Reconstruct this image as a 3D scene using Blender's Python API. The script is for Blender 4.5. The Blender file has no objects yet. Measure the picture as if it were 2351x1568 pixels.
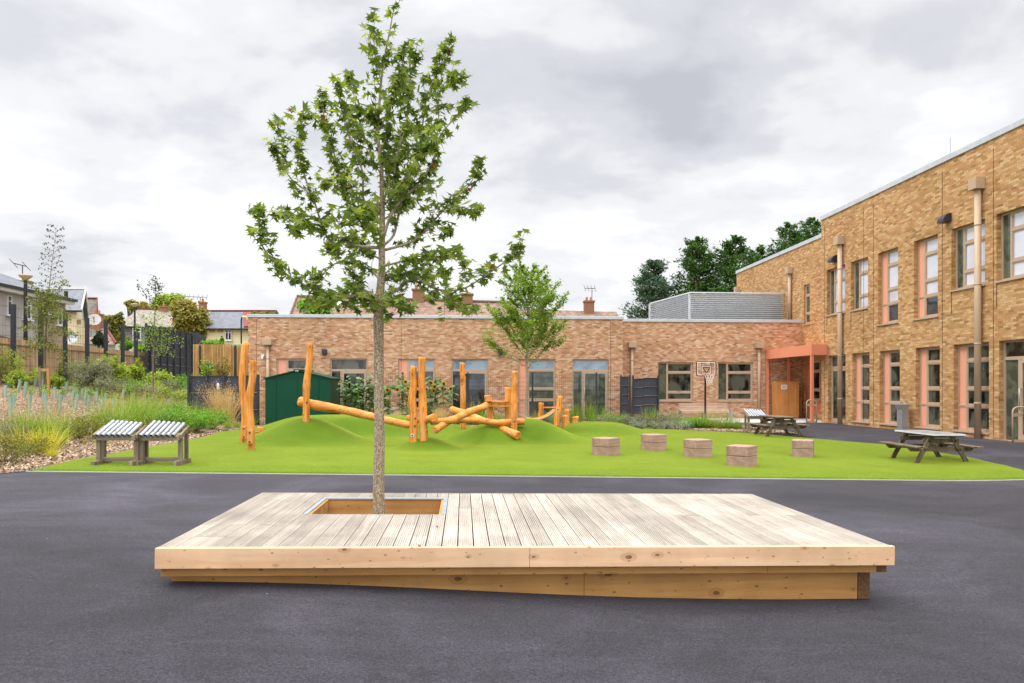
import bpy, math, random
import numpy as np
from mathutils import Vector, Matrix
random.seed(7); rng = np.random.default_rng(7)
C = bpy.context.scene.collection
V = Vector
# ---------------------------------------------------------------- survey of the place
F = 1567.0; CX = 1175.5; HY = 888.0; EYE = 1.65
PSI = math.atan(95/F); cs, sn = math.cos(PSI), math.sin(PSI)
def ray(px, py):
    r = (px-CX)/F; u = (HY-py)/F
    return (r*cs+sn, -r*sn+cs, u)
def P(px, py, Z): d = ray(px, py); return V((d[0]*Z, d[1]*Z, EYE+d[2]*Z))
def PX(px, py, X): d = ray(px, py); t = X/d[0]; return V((X, d[1]*t, EYE+d[2]*t))
def PY(px, py, Y): d = ray(px, py); t = Y/d[1]; return V((d[0]*t, Y, EYE+d[2]*t))
def PZ(px, py, z): d = ray(px, py); t = (z-EYE)/d[2]; return V((d[0]*t, d[1]*t, z))
def reg(k, ox, oy): return lambda x, y: (ox+k*x, oy+k*y)
R1 = reg(.25504, 0, 483.0); R2 = reg(.25504, 0, 749.5); R3 = reg(.25504, 533.0, 749.5); R4 = reg(.25504, 999.3, 749.5)
R5 = reg(.32696, 1582.3, 749.5); R6 = reg(.3824, 1582.3, 233.2); RT = reg(.47816, 549.6, 0); R8 = reg(.16996, 1748.8, 749.5)
R9 = reg(.15587, 1499.0, 816.1); RB = reg(.28338, 566.3, 649.6)
def sm(a, b, x):
    t = min(1, max(0, (x-a)/(b-a))); return t*t*(3-2*t)
def H(x, y):                                   # lie of the land
    near = .02-0.12*math.tanh(x/2.0)-0.010*x
    w = sm(7, 12, y); s = near*(1-w)-0.018*max(-20, min(16, x))*w
    s *= 1-sm(15, 27, y)
    if x > 9: s *= 1-sm(9, 15.5, x)
    l = min(12, -8.5-x)
    if l > 0: s += 0.16*l*l/(l+0.8)*sm(10.5, 14.5, y)
    return s
def G(px, py):
    d = ray(px, py); f = lambda t: EYE+d[2]*t-H(d[0]*t, d[1]*t); a = 3.0
    while f(a+.4) > 0 and a < 70: a += .4
    b = a+.4
    for i in range(14):
        m = (a+b)/2
        if f(m) > 0: a = m
        else: b = m
    return V((d[0]*a, d[1]*a, EYE+d[2]*a))
def Zof(p): return p.x*sn+p.y*cs               # distance in front of the camera
# ---------------------------------------------------------------- object helpers
def tag(o, label=None, cat=None, group=None, kind=None):
    if label: o['label'] = label
    if cat: o['category'] = cat
    if group: o['group'] = group
    if kind: o['kind'] = kind
    return o
def thing(name, label, cat, loc=(0, 0, 0), rz=0, group=None):
    o = bpy.data.objects.new(name, None); C.objects.link(o)
    o.empty_display_size = .2; o.location = loc; o.rotation_euler = (0, 0, rz)
    return tag(o, label, cat, group)
def wloc(o):
    p = V((0, 0, 0))
    while o: p = p+o.location; o = o.parent
    return p
class MB:
    def __init__(s): s.v = []; s.f = []; s.uv = []; s.m = []; s.hasuv = False
    def quad(s, pts, uv=None, m=0):
        b = len(s.v); s.v += [tuple(p) for p in pts]; s.f.append(tuple(range(b, b+len(pts)))); s.m.append(m)
        if uv: s.hasuv = True
        s.uv += list(uv) if uv else [(0, 0)]*len(pts)
        return s
    def box(s, c, size, M=None, m=0):
        hx, hy, hz = size[0]/2, size[1]/2, size[2]/2
        b = len(s.v); c = V(c)
        for dx in (-hx, hx):
            for dy in (-hy, hy):
                for dz in (-hz, hz):
                    p = V((dx, dy, dz))
                    if M: p = M @ p
                    s.v.append(tuple(c+p))
        for q in ((0, 1, 3, 2), (4, 6, 7, 5), (0, 4, 5, 1), (2, 3, 7, 6), (0, 2, 6, 4), (1, 5, 7, 3)):
            s.f.append(tuple(b+i for i in q)); s.uv += [(0, 0)]*4; s.m.append(m)
        return s
    def box2(s, a, b, m=0):
        a = V(a); b = V(b); return s.box((a+b)/2, [abs(b[i]-a[i]) for i in range(3)], m=m)
    def beam(s, p0, p1, w, h, up=(0, 0, 1), m=0):
        p0 = V(p0); p1 = V(p1); d = (p1-p0); L = d.length; d.normalize()
        up = V(up); x = d.cross(up)
        if x.length < 1e-4: x = V((1, 0, 0))
        x.normalize(); z = x.cross(d)
        M = Matrix((x, d, z)).transposed()
        return s.box((p0+p1)/2, (w, L, h), M, m)
    def tube(s, pts, rad, n=8, cap=True, m=0, jitter=0):
        pts = [V(p) for p in pts]
        if not hasattr(rad, '__len__'): rad = [rad]*len(pts)
        b = len(s.v); ref = None; K = len(pts)
        for i, p in enumerate(pts):
            d = (pts[min(i+1, K-1)]-pts[max(i-1, 0)])
            if d.length < 1e-9: d = V((0, 0, 1))
            d.normalize()
            if ref is None:
                ref = V((1, 0, 0)) if abs(d.x) < .8 else V((0, 1, 0))
            x = (ref-d*ref.dot(d)); x.normalize(); ref = x; y = d.cross(x)
            for k in range(n):
                a = 2*math.pi*k/n; r = rad[i]*(1+jitter*(random.random()-.5))
                s.v.append(tuple(p+x*(r*math.cos(a))+y*(r*math.sin(a))))
        for i in range(K-1):
            for k in range(n):
                k2 = (k+1) % n
                s.f.append((b+i*n+k, b+i*n+k2, b+(i+1)*n+k2, b+(i+1)*n+k)); s.uv += [(0, 0)]*4; s.m.append(m)
        if cap:
            s.f.append(tuple(b+k for k in range(n))[::-1]); s.uv += [(0, 0)]*n; s.m.append(m)
            s.f.append(tuple(b+(K-1)*n+k for k in range(n))); s.uv += [(0, 0)]*n; s.m.append(m)
        return s
    def tri(s, *pts): return s.quad(pts)
    def build(s, name, mat, parent=None, smooth=False, bevel=0, local=False):
        me = bpy.data.meshes.new(name)
        off = V((0, 0, 0)) if (local or parent is None) else wloc(parent)
        vs = s.v if off.length == 0 else [(a-off.x, b-off.y, c-off.z) for a, b, c in s.v]
        me.from_pydata(vs, [], s.f); me.update()
        mats = mat if isinstance(mat, (list, tuple)) else [mat]
        for mm in mats: me.materials.append(mm)
        if len(mats) > 1: me.polygons.foreach_set('material_index', s.m)
        if s.hasuv:
            l = me.uv_layers.new(name='UVMap'); l.data.foreach_set('uv', [c for q in s.uv for c in q])
        if smooth: me.polygons.foreach_set('use_smooth', [True]*len(me.polygons))
        o = bpy.data.objects.new(name, me); C.objects.link(o); o.parent = parent
        if bevel:
            md = o.modifiers.new('bev', 'BEVEL'); md.width = bevel; md.segments = 2; md.limit_method = 'ANGLE'
        return o
def npmesh(name, verts, faces, mat, parent=None, smooth=False, rel=True):
    me = bpy.data.meshes.new(name)
    verts = np.asarray(verts, float)
    if parent is not None and rel: verts = verts-np.array(wloc(parent))
    me.from_pydata(verts.tolist(), [], faces if isinstance(faces, list) else faces.tolist()); me.update()
    me.materials.append(mat)
    if smooth: me.polygons.foreach_set('use_smooth', [True]*len(me.polygons))
    o = bpy.data.objects.new(name, me); C.objects.link(o); o.parent = parent
    return o
def copy_tree(o, parent=None):
    c = o.copy(); C.objects.link(c); c.parent = parent
    for ch in list(o.children): copy_tree(ch, c)
    return c
ORD = 'first second third fourth fifth sixth seventh eighth ninth tenth eleventh twelfth thirteenth fourteenth fifteenth sixteenth'.split()
# ---------------------------------------------------------------- materials
def lin(c): return tuple(((x/255+.055)/1.055)**2.4 if x > 10 else x/255/12.92 for x in c)+(1,)
class NT:
    def __init__(s, name):
        s.mat = bpy.data.materials.new(name); s.mat.use_nodes = True; s.t = s.mat.node_tree
        s.n = s.t.nodes; s.b = s.n['Principled BSDF']; s.out = s.n['Material Output']
    def N(s, t, **k):
        n = s.n.new(t)
        for a, b in k.items():
            if hasattr(n, a) and a not in ('location',): setattr(n, a, b)
        return n
    def L(s, a, b): s.t.links.new(a, b)
    def math(s, op, a, b=None, c=None):
        n = s.N('ShaderNodeMath', operation=op)
        for i, v in enumerate((a, b, c)):
            if v is None: continue
            if isinstance(v, (int, float)): n.inputs[i].default_value = v
            else: s.L(v, n.inputs[i])
        return n.outputs[0]
    def ramp(s, fac, stops, interp='LINEAR'):
        n = s.N('ShaderNodeValToRGB'); cr = n.color_ramp; cr.interpolation = interp
        while len(cr.elements) < len(stops): cr.elements.new(.5)
        for e, (p, c) in zip(cr.elements, stops):
            e.position = p; e.color = tuple(c)+((1,) if len(c) == 3 else ())
        s.L(fac, n.inputs[0]); return n.outputs[0]
    def mix(s, fac, a, b, mode='MIX'):
        n = s.N('ShaderNodeMix', data_type='RGBA', blend_type=mode)
        for i, v in ((0, fac), (6, a), (7, b)):
            if isinstance(v, (int, float)): n.inputs[i].default_value = v
            elif isinstance(v, tuple): n.inputs[i].default_value = v if len(v) == 4 else v+(1,)
            else: s.L(v, n.inputs[i])
        return n.outputs[2]
    def coord(s, scale=(1, 1, 1), kind='Object'):
        tc = s.N('ShaderNodeTexCoord'); mp = s.N('ShaderNodeMapping'); mp.inputs['Scale'].default_value = scale
        s.L(tc.outputs[kind], mp.inputs[0]); return mp.outputs[0]
    def noise(s, vec, scale, detail=4, rough=.6, dist=0):
        n = s.N('ShaderNodeTexNoise'); n.inputs['Scale'].default_value = scale; n.inputs['Detail'].default_value = detail
        n.inputs['Roughness'].default_value = rough; n.inputs['Distortion'].default_value = dist
        if vec is not None: s.L(vec, n.inputs['Vector'])
        return n.outputs[0]
    def bump(s, h, strength=.3, dist=.01):
        n = s.N('ShaderNodeBump'); n.inputs['Strength'].default_value = strength; n.inputs['Distance'].default_value = dist
        s.L(h, n.inputs['Height']); s.L(n.outputs[0], s.b.inputs['Normal'])
    def base(s, c): (s.L(c, s.b.inputs['Base Color']) if not isinstance(c, tuple) else setattr(s.b.inputs['Base Color'], 'default_value', c))
    def set(s, **k):
        for a, v in k.items(): s.b.inputs[a.replace('_', ' ')].default_value = v
def simple(name, a, b=None, scale=4, stretch=(1, 1, 1), rough=.7, metal=0, bump=0, bscale=None, bdist=.004, detail=5, dist=0, spec=.5, lo=.3, hi=.7):
    """two-tone noise material; a, b as display 0-255 albedo colours"""
    t = NT(name); v = t.coord(stretch)
    n = t.noise(v, scale, detail, .6, dist)
    t.base(t.ramp(n, [(lo, lin(a)), (hi, lin(b or a))]))
    t.set(Roughness=rough, Metallic=metal); t.b.inputs['Specular IOR Level'].default_value = spec
    if bump: t.bump(t.noise(v, bscale or scale*4, 4), bump, bdist)
    return t.mat
def leafmat(name, cols, rough=.55, trans=.35, spec=.3):
    t = NT(name); g = t.N('ShaderNodeNewGeometry')
    k = len(cols); col = t.ramp(g.outputs['Random Per Island'], [(i/max(1, k-1), lin(c)) for i, c in enumerate(cols)])
    t.base(col); t.set(Roughness=rough); t.b.inputs['Specular IOR Level'].default_value = spec
    tr = t.N('ShaderNodeBsdfTranslucent'); t.L(t.mix(1.0, col, (1.15, 1.1, .6, 1), 'MULTIPLY'), tr.inputs[0])
    mx = t.N('ShaderNodeMixShader'); mx.inputs[0].default_value = trans
    t.L(t.b.outputs[0], mx.inputs[1]); t.L(tr.outputs[0], mx.inputs[2]); t.L(mx.outputs[0], t.out.inputs[0])
    return t.mat
def brickmat(name, stops, mortar):
    t = NT(name); tc = t.N('ShaderNodeTexCoord'); sp = t.N('ShaderNodeSeparateXYZ'); t.L(tc.outputs['UV'], sp.inputs[0])
    u, v = sp.outputs[0], sp.outputs[1]
    vr = t.math('DIVIDE', v, .075); row = t.math('FLOOR', vr)
    par = t.math('MULTIPLY', t.math('MODULO', t.math('ABSOLUTE', row), 2), .5)
    jit = t.N('ShaderNodeTexWhiteNoise', noise_dimensions='1D'); t.L(row, jit.inputs['W'])
    ur = t.math('ADD', t.math('ADD', t.math('DIVIDE', u, .205), par), t.math('MULTIPLY', jit.outputs[0], .22)); col = t.math('FLOOR', ur)
    cx = t.N('ShaderNodeCombineXYZ'); t.L(col, cx.inputs[0]); t.L(row, cx.inputs[1])
    wn = t.N('ShaderNodeTexWhiteNoise', noise_dimensions='2D'); t.L(cx.outputs[0], wn.inputs['Vector'])
    mean = tuple(sum(s[1][i] for s in stops[2:])/len(stops[2:]) for i in range(3))+(1,)
    c = t.mix(.3, t.ramp(wn.outputs[0], stops), mean); c = t.mix(1, c, (.9, .915, .95, 1), 'MULTIPLY')
    cl = t.noise(tc.outputs['UV'], .35, 3); fine = t.noise(tc.outputs['UV'], 28, 3, .7)
    c = t.mix(1, c, t.ramp(cl, [(.3, (.88, .86, .84)), (.7, (1.08, 1.07, 1.05))]), 'MULTIPLY')
    c = t.mix(1, c, t.ramp(fine, [(.25, (.72, .7, .68)), (.75, (1.25, 1.22, 1.2))]), 'MULTIPLY')
    fu = t.math('FRACT', ur); fv = t.math('FRACT', vr)
    mu = t.math('MAXIMUM', t.math('LESS_THAN', fu, .05), t.math('LESS_THAN', fv, .15))
    c = t.mix(t.math('MULTIPLY', mu, .8), c, lin(mortar))
    t.base(c); t.set(Roughness=.9); t.b.inputs['Specular IOR Level'].default_value = .2
    t.bump(t.math('ADD', t.math('MULTIPLY', t.math('SUBTRACT', 1, mu), 1.0), t.math('MULTIPLY', fine, .6)), .6, .006)
    return t.mat
def glassmat(name, a, b, rough=.03, ior=1.6, sc=(1, 1, 1), scale=1.3):
    t = NT(name); v = t.coord(sc); n = t.noise(v, scale, 3, .5, .3)
    t.base(t.ramp(n, [(.42, lin(a)), (.56, lin(b))])); t.set(Roughness=rough, IOR=ior)
    n2 = t.noise(v, .8, 1); t.bump(n2, .08, .02)
    return t.mat
def woodmat(name, a, b, axis='y', grain=14, rough=.75, knots=False, dark=(90, 60, 35), bump=.25, rand=.15, spec=.3, crack=False):
    t = NT(name)
    st = {'x': (.06, 1, 1), 'y': (1, .06, 1), 'z': (1, 1, .06)}[axis]
    v = t.coord(st); n = t.noise(v, grain, 6, .65, .6)
    c = t.ramp(n, [(.3, lin(a)), (.7, lin(b))])
    broad = t.noise(t.coord((1, 1, 1)), 1.7, 4)
    c = t.mix(1, c, t.ramp(broad, [(.3, (.82, .8, .78)), (.7, (1.12, 1.1, 1.08))]), 'MULTIPLY')
    if knots:
        ks = {'x': (.55, 1, 1), 'y': (1, .55, 1), 'z': (1, 1, .55)}[axis]
        kv0 = t.coord(ks); s3 = t.N('ShaderNodeSeparateXYZ'); t.L(kv0, s3.inputs[0]); c2 = t.N('ShaderNodeCombineXYZ'); t.L(s3.outputs[0], c2.inputs[0]); t.L(s3.outputs[2], c2.inputs[1]); kv = c2.outputs[0]
        vo = t.N('ShaderNodeTexVoronoi', voronoi_dimensions='2D'); vo.inputs['Scale'].default_value = knots; t.L(kv, vo.inputs['Vector'])
        v9 = t.N('ShaderNodeTexVoronoi', voronoi_dimensions='2D'); v9.inputs['Scale'].default_value = knots*2.3; t.L(kv, v9.inputs['Vector'])
        s9 = t.N('ShaderNodeSeparateColor'); t.L(v9.outputs['Color'], s9.inputs[0])
        c = t.mix(t.math('MULTIPLY', t.math('LESS_THAN', v9.outputs['Distance'], t.math('MULTIPLY', t.math('POWER', s9.outputs[0], 3.0), .13)), .6), c, lin(dark))
        d = t.math('ADD', vo.outputs['Distance'], t.math('MULTIPLY', t.noise(kv, 30, 2), .05))
        sz = t.N('ShaderNodeSeparateColor'); t.L(vo.outputs['Color'], sz.inputs[0])
        lim = t.math('MULTIPLY', t.math('POWER', sz.outputs[0], 5.0), .14)
        k = t.math('LESS_THAN', d, t.math('ADD', lim, .004))
        ring = t.math('LESS_THAN', d, t.math('ADD', t.math('MULTIPLY', lim, 1.9), .05))
        c = t.mix(t.math('MULTIPLY', ring, .22), c, lin(dark)); c = t.mix(t.math('MULTIPLY', k, .72), c, lin(dark))
    if crack:
        cn = t.noise(t.coord({'x': (.03, 1, 1), 'z': (1, 1, .03)}[axis]), 26, 3, .5, .4); c = t.mix(t.math('MULTIPLY', t.math('LESS_THAN', cn, .41), .5), c, lin(dark)); pale = t.noise(t.coord({'x': (.2, 1, 1), 'z': (1, 1, .2)}[axis]), 5, 4); c = t.mix(t.math('MULTIPLY', t.math('GREATER_THAN', pale, .57), .2), c, lin((236, 196, 140)))
    g = t.N('ShaderNodeNewGeometry')
    c = t.mix(1, c, t.ramp(g.outputs['Random Per Island'], [(0, (1-rand,)*3), (1, (1+rand*.6,)*3)]), 'MULTIPLY')
    t.base(c); t.set(Roughness=rough); t.b.inputs['Specular IOR Level'].default_value = spec
    t.bump(n, bump, .004); return t.mat
M = {}
ST_BACK = [(0, lin((128, 94, 64))), (.05, lin((150, 112, 76))), (.12, lin((176, 132, 92))), (.25, lin((190, 148, 108))), (.42, lin((206, 166, 126))), (.58, lin((220, 188, 152))), (.7, lin((232, 208, 184))), (.8, lin((208, 164, 132))), (.9, lin((200, 146, 116))), (1, lin((186, 112, 86)))]
ST_RIGHT = [(0, lin((128, 96, 56))), (.05, lin((150, 114, 68))), (.13, lin((172, 132, 82))), (.3, lin((186, 146, 94))), (.48, lin((200, 160, 108))), (.64, lin((212, 176, 126))), (.76, lin((226, 196, 154))), (.86, lin((198, 154, 110))), (.94, lin((188, 136, 98))), (1, lin((178, 112, 76)))]
M['brick_back'] = brickmat('brick_back', ST_BACK, (178, 144, 112))
M['brick_right'] = brickmat('brick_right', ST_RIGHT, (164, 128, 84))  # yellower than the back brick: the warm colour cast is put in here
M['coping'] = simple('coping', (176, 182, 188), (196, 200, 205), 3, rough=.5)
M['frame'] = simple('frame_bronze', (176, 152, 128), (184, 160, 136), 3, rough=.45)
M['pipe'] = simple('pipe_taupe', (178, 152, 124), (186, 160, 132), 2, rough=.5)
M['salmon'] = simple('salmon_panel', (228, 156, 128), (232, 162, 134), 2, rough=.5)
M['orange'] = simple('orange_steel', (214, 132, 100), (218, 138, 106), 2, rough=.45)
M['glass_dark'] = glassmat('glass_dark', (12, 16, 14), (82, 84, 72), ior=1.55, scale=2.2, sc=(1, 1, .6))
M['glass_back'] = glassmat('glass_back', (20, 26, 30), (54, 66, 74), ior=1.75, scale=1.6)
M['glass_sky'] = glassmat('glass_sky', (196, 200, 212), (208, 210, 222), ior=1.9)  # sky reflection put into the pale base colour
M['glass_green'] = glassmat('glass_green', (58, 66, 56), (88, 94, 78), ior=1.6, scale=3)
M['dark_metal'] = simple('dark_metal', (36, 40, 48), (44, 48, 56), 5, rough=.45)
M['black'] = simple('black_plastic', (16, 16, 18), (26, 26, 28), 5, rough=.4)
M['anthracite'] = simple('anthracite_panel', (34, 38, 50), (52, 56, 70), 6, (1, 1, 6), rough=.5, bump=.1)
M['steel'] = simple('galvanised_steel', (160, 164, 168), (178, 181, 184), 2, rough=.4, metal=.6)
M['louvre'] = simple('louvre_metal', (196, 202, 206), (214, 218, 222), 3, rough=.4)
M['white'] = simple('white_plastic', (220, 220, 220), (232, 232, 232), 3, rough=.5)
M['green_shed'] = simple('green_shed', (2, 62, 42), (4, 68, 47), 1.2, rough=.5, bump=.02, spec=.22)
M['green_roof'] = simple('green_roof', (60, 130, 104), (70, 140, 112), 2)
M['robinia'] = woodmat('robinia', (200, 118, 44), (236, 164, 82), 'z', 13, .65, knots=2.6, dark=(130, 66, 24), bump=.8, spec=.2, crack=True)
M['robinia_x'] = woodmat('robinia_log', (196, 118, 50), (234, 164, 86), 'x', 13, .65, knots=2.6, dark=(130, 66, 24), bump=.8, spec=.2, crack=True)
M['robinia_end'] = woodmat('robinia_end', (204, 130, 60), (224, 158, 88), 'z', 20, .6)
M['deck'] = woodmat('deck_board', (166, 158, 147), (196, 189, 180), 'y', 22, .85, rand=.17, spec=.15)
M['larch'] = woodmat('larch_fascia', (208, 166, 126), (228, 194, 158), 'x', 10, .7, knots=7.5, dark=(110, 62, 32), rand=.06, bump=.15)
M['larch_dark'] = woodmat('larch_shaded', (168, 120, 64), (202, 154, 94), 'x', 9, .75, knots=6, dark=(86, 50, 26), rand=.1)  # stained larch, with the shade below the deck and in the pit painted in
M['larch_end'] = simple('larch_end_grain', (84, 58, 34), (120, 86, 52), 40, rough=.9)
M['trim'] = simple('pit_trim', (132, 142, 148), (150, 160, 166), 6, rough=.5)
M['glass_over'] = glassmat('glass_over', (104, 128, 148), (134, 156, 174), ior=1.8, scale=1.2)  # reflected blue sky put into the base colour of the overlights
M['picnic_wood'] = woodmat('picnic_wood', (62, 52, 40), (136, 120, 98), 'z', 12, .85, bump=.4, rand=.25)
M['cube'] = woodmat('weathered_cube', (148, 118, 102), (184, 154, 138), 'x', 12, .8, bump=.2, rand=.06)
M['grey_wood'] = woodmat('grey_wood', (112, 100, 86), (172, 158, 140), 'x', 14, .85, bump=.4)
M['grey_wood_y'] = woodmat('grey_wood_leg', (94, 82, 68), (164, 148, 128), 'z', 12, .85, bump=.4, rand=.2)
M['bench_wood'] = woodmat('bench_wood', (176, 152, 132), (204, 180, 160), 'x', 14, .8)
M['cupboard'] = woodmat('cupboard_veneer', (200, 134, 74), (212, 150, 90), 'z', 8, .5, rand=.02, bump=.05)
M['slatfence'] = woodmat('slat_fence', (168, 136, 104), (214, 184, 148), 'z', 10, .85, rand=.3)
M['slatfence2'] = woodmat('slat_fence_yellow', (164, 124, 72), (206, 166, 108), 'z', 10, .85, rand=.3)
M['bark'] = simple('tree_bark', (92, 80, 62), (190, 174, 146), 75, (1, 1, .8), .95, bump=1, bscale=90, bdist=.008, detail=10, lo=.34, hi=.68)
M['bark_lime'] = simple('tree_limb', (128, 114, 96), (178, 166, 148), 30, (1, 1, .6), .9, bump=.4)
M['bark2'] = simple('tree_bark_dark', (84, 74, 58), (128, 116, 92), 16, (1, 1, .3), .95, bump=.5)
M['bark_birch'] = simple('birch_bark', (150, 146, 136), (200, 196, 186), 16, (1, 1, 2), .9, bump=.3)
M['leaf_sweetgum'] = leafmat('leaf_sweetgum', [(60, 84, 28), (86, 112, 36), (108, 132, 46), (126, 148, 58), (98, 120, 44), (148, 166, 78), (166, 180, 100)], trans=.55)
M['leaf_red'] = leafmat('leaf_turning', [(140, 66, 40), (140, 90, 40)])
M['leaf_maple'] = leafmat('leaf_maple', [(98, 128, 36), (124, 156, 50), (152, 180, 76), (108, 140, 42)], trans=.5)
M['leaf_birch'] = leafmat('leaf_birch', [(84, 100, 38), (110, 124, 44), (140, 146, 58), (66, 84, 34)])
M['leaf_dark'] = leafmat('leaf_dark', [(24, 46, 20), (36, 64, 24), (50, 78, 30)], trans=.25)
M['leaf_conifer'] = leafmat('leaf_conifer', [(34, 58, 24), (50, 82, 32), (70, 108, 40), (92, 130, 54)], trans=.4)
M['leaf_cedar'] = leafmat('leaf_cedar', [(52, 76, 60), (72, 98, 76), (92, 118, 92)], trans=.3)
M['leaf_autumn'] = leafmat('leaf_autumn', [(120, 116, 44), (150, 140, 56), (170, 150, 70), (108, 122, 44), (140, 110, 60)])
M['leaf_lime'] = leafmat('leaf_lime', [(110, 136, 36), (150, 170, 54), (176, 190, 70), (124, 150, 40)])
M['leaf_bright'] = leafmat('leaf_bright', [(84, 132, 30), (112, 162, 40), (142, 184, 58), (70, 110, 28)])
M['leaf_grey'] = leafmat('leaf_grey', [(110, 116, 86), (134, 138, 104), (150, 150, 122), (94, 104, 70)])
M['leaf_silver'] = leafmat('leaf_silver', [(140, 152, 132), (166, 174, 156), (120, 134, 112)], trans=.15)
M['leaf_sun'] = leafmat('leaf_sunflower', [(70, 100, 52), (96, 128, 72), (124, 148, 98), (56, 84, 40)])
M['leaf_olive'] = leafmat('leaf_olive', [(70, 84, 26), (98, 106, 32), (130, 132, 44), (156, 146, 54)])
M['purple'] = leafmat('flower_purple', [(104, 82, 150), (130, 104, 170)])
M['yellow'] = leafmat('flower_yellow', [(240, 170, 20), (236, 190, 40)], trans=.3)
M['seed'] = simple('seed_head', (50, 34, 22), (74, 50, 30), 40)
M['blade_green'] = leafmat('blade_green', [(84, 120, 30), (118, 152, 44), (150, 176, 62), (100, 138, 40)])
M['blade_yellow'] = leafmat('blade_yellow', [(150, 164, 44), (190, 190, 60), (214, 190, 80), (128, 152, 40)])
M['blade_straw'] = leafmat('blade_straw', [(190, 156, 104), (212, 180, 128), (224, 196, 148), (170, 140, 88)], trans=.3)
M['blade_mauve'] = leafmat('blade_mauve', [(150, 124, 108), (170, 140, 120), (120, 130, 66)])
M['guard'] = simple('tree_guard_plastic', (128, 156, 140), (152, 178, 160), 3, rough=.4)
M['cane'] = woodmat('cane', (170, 120, 76), (196, 146, 98), 'z', 10, .8)
M['render_grey'] = simple('render_grey', (158, 152, 150), (176, 170, 168), 1.5, rough=.9, bump=.1)
M['render_brown'] = simple('render_brown', (150, 130, 116), (166, 146, 130), 1.5, rough=.9)
M['render_cream'] = simple('render_cream', (226, 210, 168), (236, 220, 182), .8, rough=.9)
M['render_white'] = simple('render_white', (208, 208, 206), (222, 222, 220), .8, rough=.9)
def tilemat(name, a, b, row=.25, colw=.3, strength=.8):
    t = NT(name); tc = t.N('ShaderNodeTexCoord'); sp = t.N('ShaderNodeSeparateXYZ'); t.L(tc.outputs['UV'], sp.inputs[0])
    r = t.math('FLOOR', t.math('DIVIDE', sp.outputs[1], row)); c = t.math('FLOOR', t.math('ADD', t.math('DIVIDE', sp.outputs[0], colw), t.math('MULTIPLY', t.math('MODULO', t.math('ABSOLUTE', r), 2), .5)))
    cx = t.N('ShaderNodeCombineXYZ'); t.L(r, cx.inputs[0]); t.L(c, cx.inputs[1])
    wn = t.N('ShaderNodeTexWhiteNoise', noise_dimensions='2D'); t.L(cx.outputs[0], wn.inputs['Vector'])
    col = t.ramp(wn.outputs[0], [(0, lin(a)), (1, lin(b))])
    fv = t.math('FRACT', t.math('DIVIDE', sp.outputs[1], row)); edge = t.math('LESS_THAN', fv, .2)
    col = t.mix(t.math('MULTIPLY', edge, .45), col, (.03, .025, .02, 1))
    t.base(col); t.set(Roughness=.85); t.bump(fv, strength, .03); return t.mat
M['tile_brown'] = tilemat('tile_brown', (124, 98, 84), (156, 124, 106))
M['tile_slate'] = tilemat('tile_slate', (104, 106, 114), (124, 126, 134), .2)
M['tile_stone'] = tilemat('tile_stone', (128, 120, 108), (158, 150, 136), .28)
M['tile_red'] = tilemat('tile_red', (120, 54, 46), (146, 70, 58))
M['tile_grey'] = tilemat('tile_grey', (86, 80, 76), (112, 104, 98))
M['chimney'] = simple('chimney_brick', (120, 84, 62), (156, 112, 84), 20, rough=.9)
M['pot'] = simple('chimney_pot', (170, 100, 72), (184, 114, 84), 3)
M['turned_soil'] = simple('soil', (60, 46, 34), (86, 68, 50), 20, rough=1, bump=.8)
M['concrete'] = simple('concrete_paving', (176, 172, 166), (196, 192, 186), 3, rough=.9, bump=.2)
M['net'] = simple('net_cord', (220, 216, 210), (230, 226, 220), 3)
M['hoop'] = simple('hoop_red', (210, 60, 36), (220, 70, 44), 3)
M['paper'] = simple('paper', (226, 226, 230), (234, 234, 238), 3)
M['ink'] = simple('ink', (90, 92, 100), (110, 112, 120), 3)
M['blue'] = simple('blue_plastic', (30, 70, 140), (40, 84, 156), 3)
# asphalt
t = NT('asphalt'); v = t.coord(); big = t.noise(v, .35, 5, .62, .8); mid = t.noise(t.coord((1, 3.2, 1)), .9, 5, .6, 1.2); fine = t.noise(v, 80, 4, .9); f2 = t.noise(v, 45, 4, .7)
c = t.ramp(big, [(.32, lin((33, 31, 37))), (.5, lin((44, 42, 49))), (.68, lin((60, 57, 66)))])
c = t.mix(.75, c, t.ramp(mid, [(.3, (.76, .76, .77)), (.68, (1.26, 1.26, 1.25))]), 'MULTIPLY')
c = t.mix(1, c, t.ramp(fine, [(.34, (.2, .2, .2)), (.5, (1, 1, 1)), (.66, (2.3, 2.26, 2.2))]), 'MULTIPLY')
c = t.mix(1, c, t.ramp(f2, [(.32, (.6, .6, .6)), (.68, (1.4, 1.4, 1.4))]), 'MULTIPLY')
vo = t.N('ShaderNodeTexVoronoi'); vo.inputs['Scale'].default_value = 2.6; t.L(v, vo.inputs['Vector'])
c = t.mix(t.math('LESS_THAN', vo.outputs['Distance'], .014), c, lin((170, 160, 150)))
scf = t.noise(t.coord((.5, 2.6, 1)), 2.3, 6, .72, 1.5); c = t.mix(t.math('MULTIPLY', t.math('GREATER_THAN', scf, .62), .05), c, lin((120, 117, 124))); stn = t.noise(t.coord((1, 1.4, 1)), 1.1, 6, .75, .8); c = t.mix(t.math('MULTIPLY', t.math('LESS_THAN', stn, .4), .22), c, lin((26, 24, 28)))
sx = t.N('ShaderNodeSeparateXYZ'); t.L(v, sx.inputs[0]); wob = t.math('MULTIPLY', t.noise(v, 3, 3), .06)
patch = t.math('MULTIPLY', t.math('LESS_THAN', t.math('ADD', sx.outputs[0], wob), -2.6), t.math('GREATER_THAN', t.math('ADD', sx.outputs[1], wob), 7.9))
c = t.mix(t.math('MULTIPLY', patch, .5), c, t.mix(1, c, (1.5, 1.5, 1.5, 1), 'MULTIPLY'))
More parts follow.
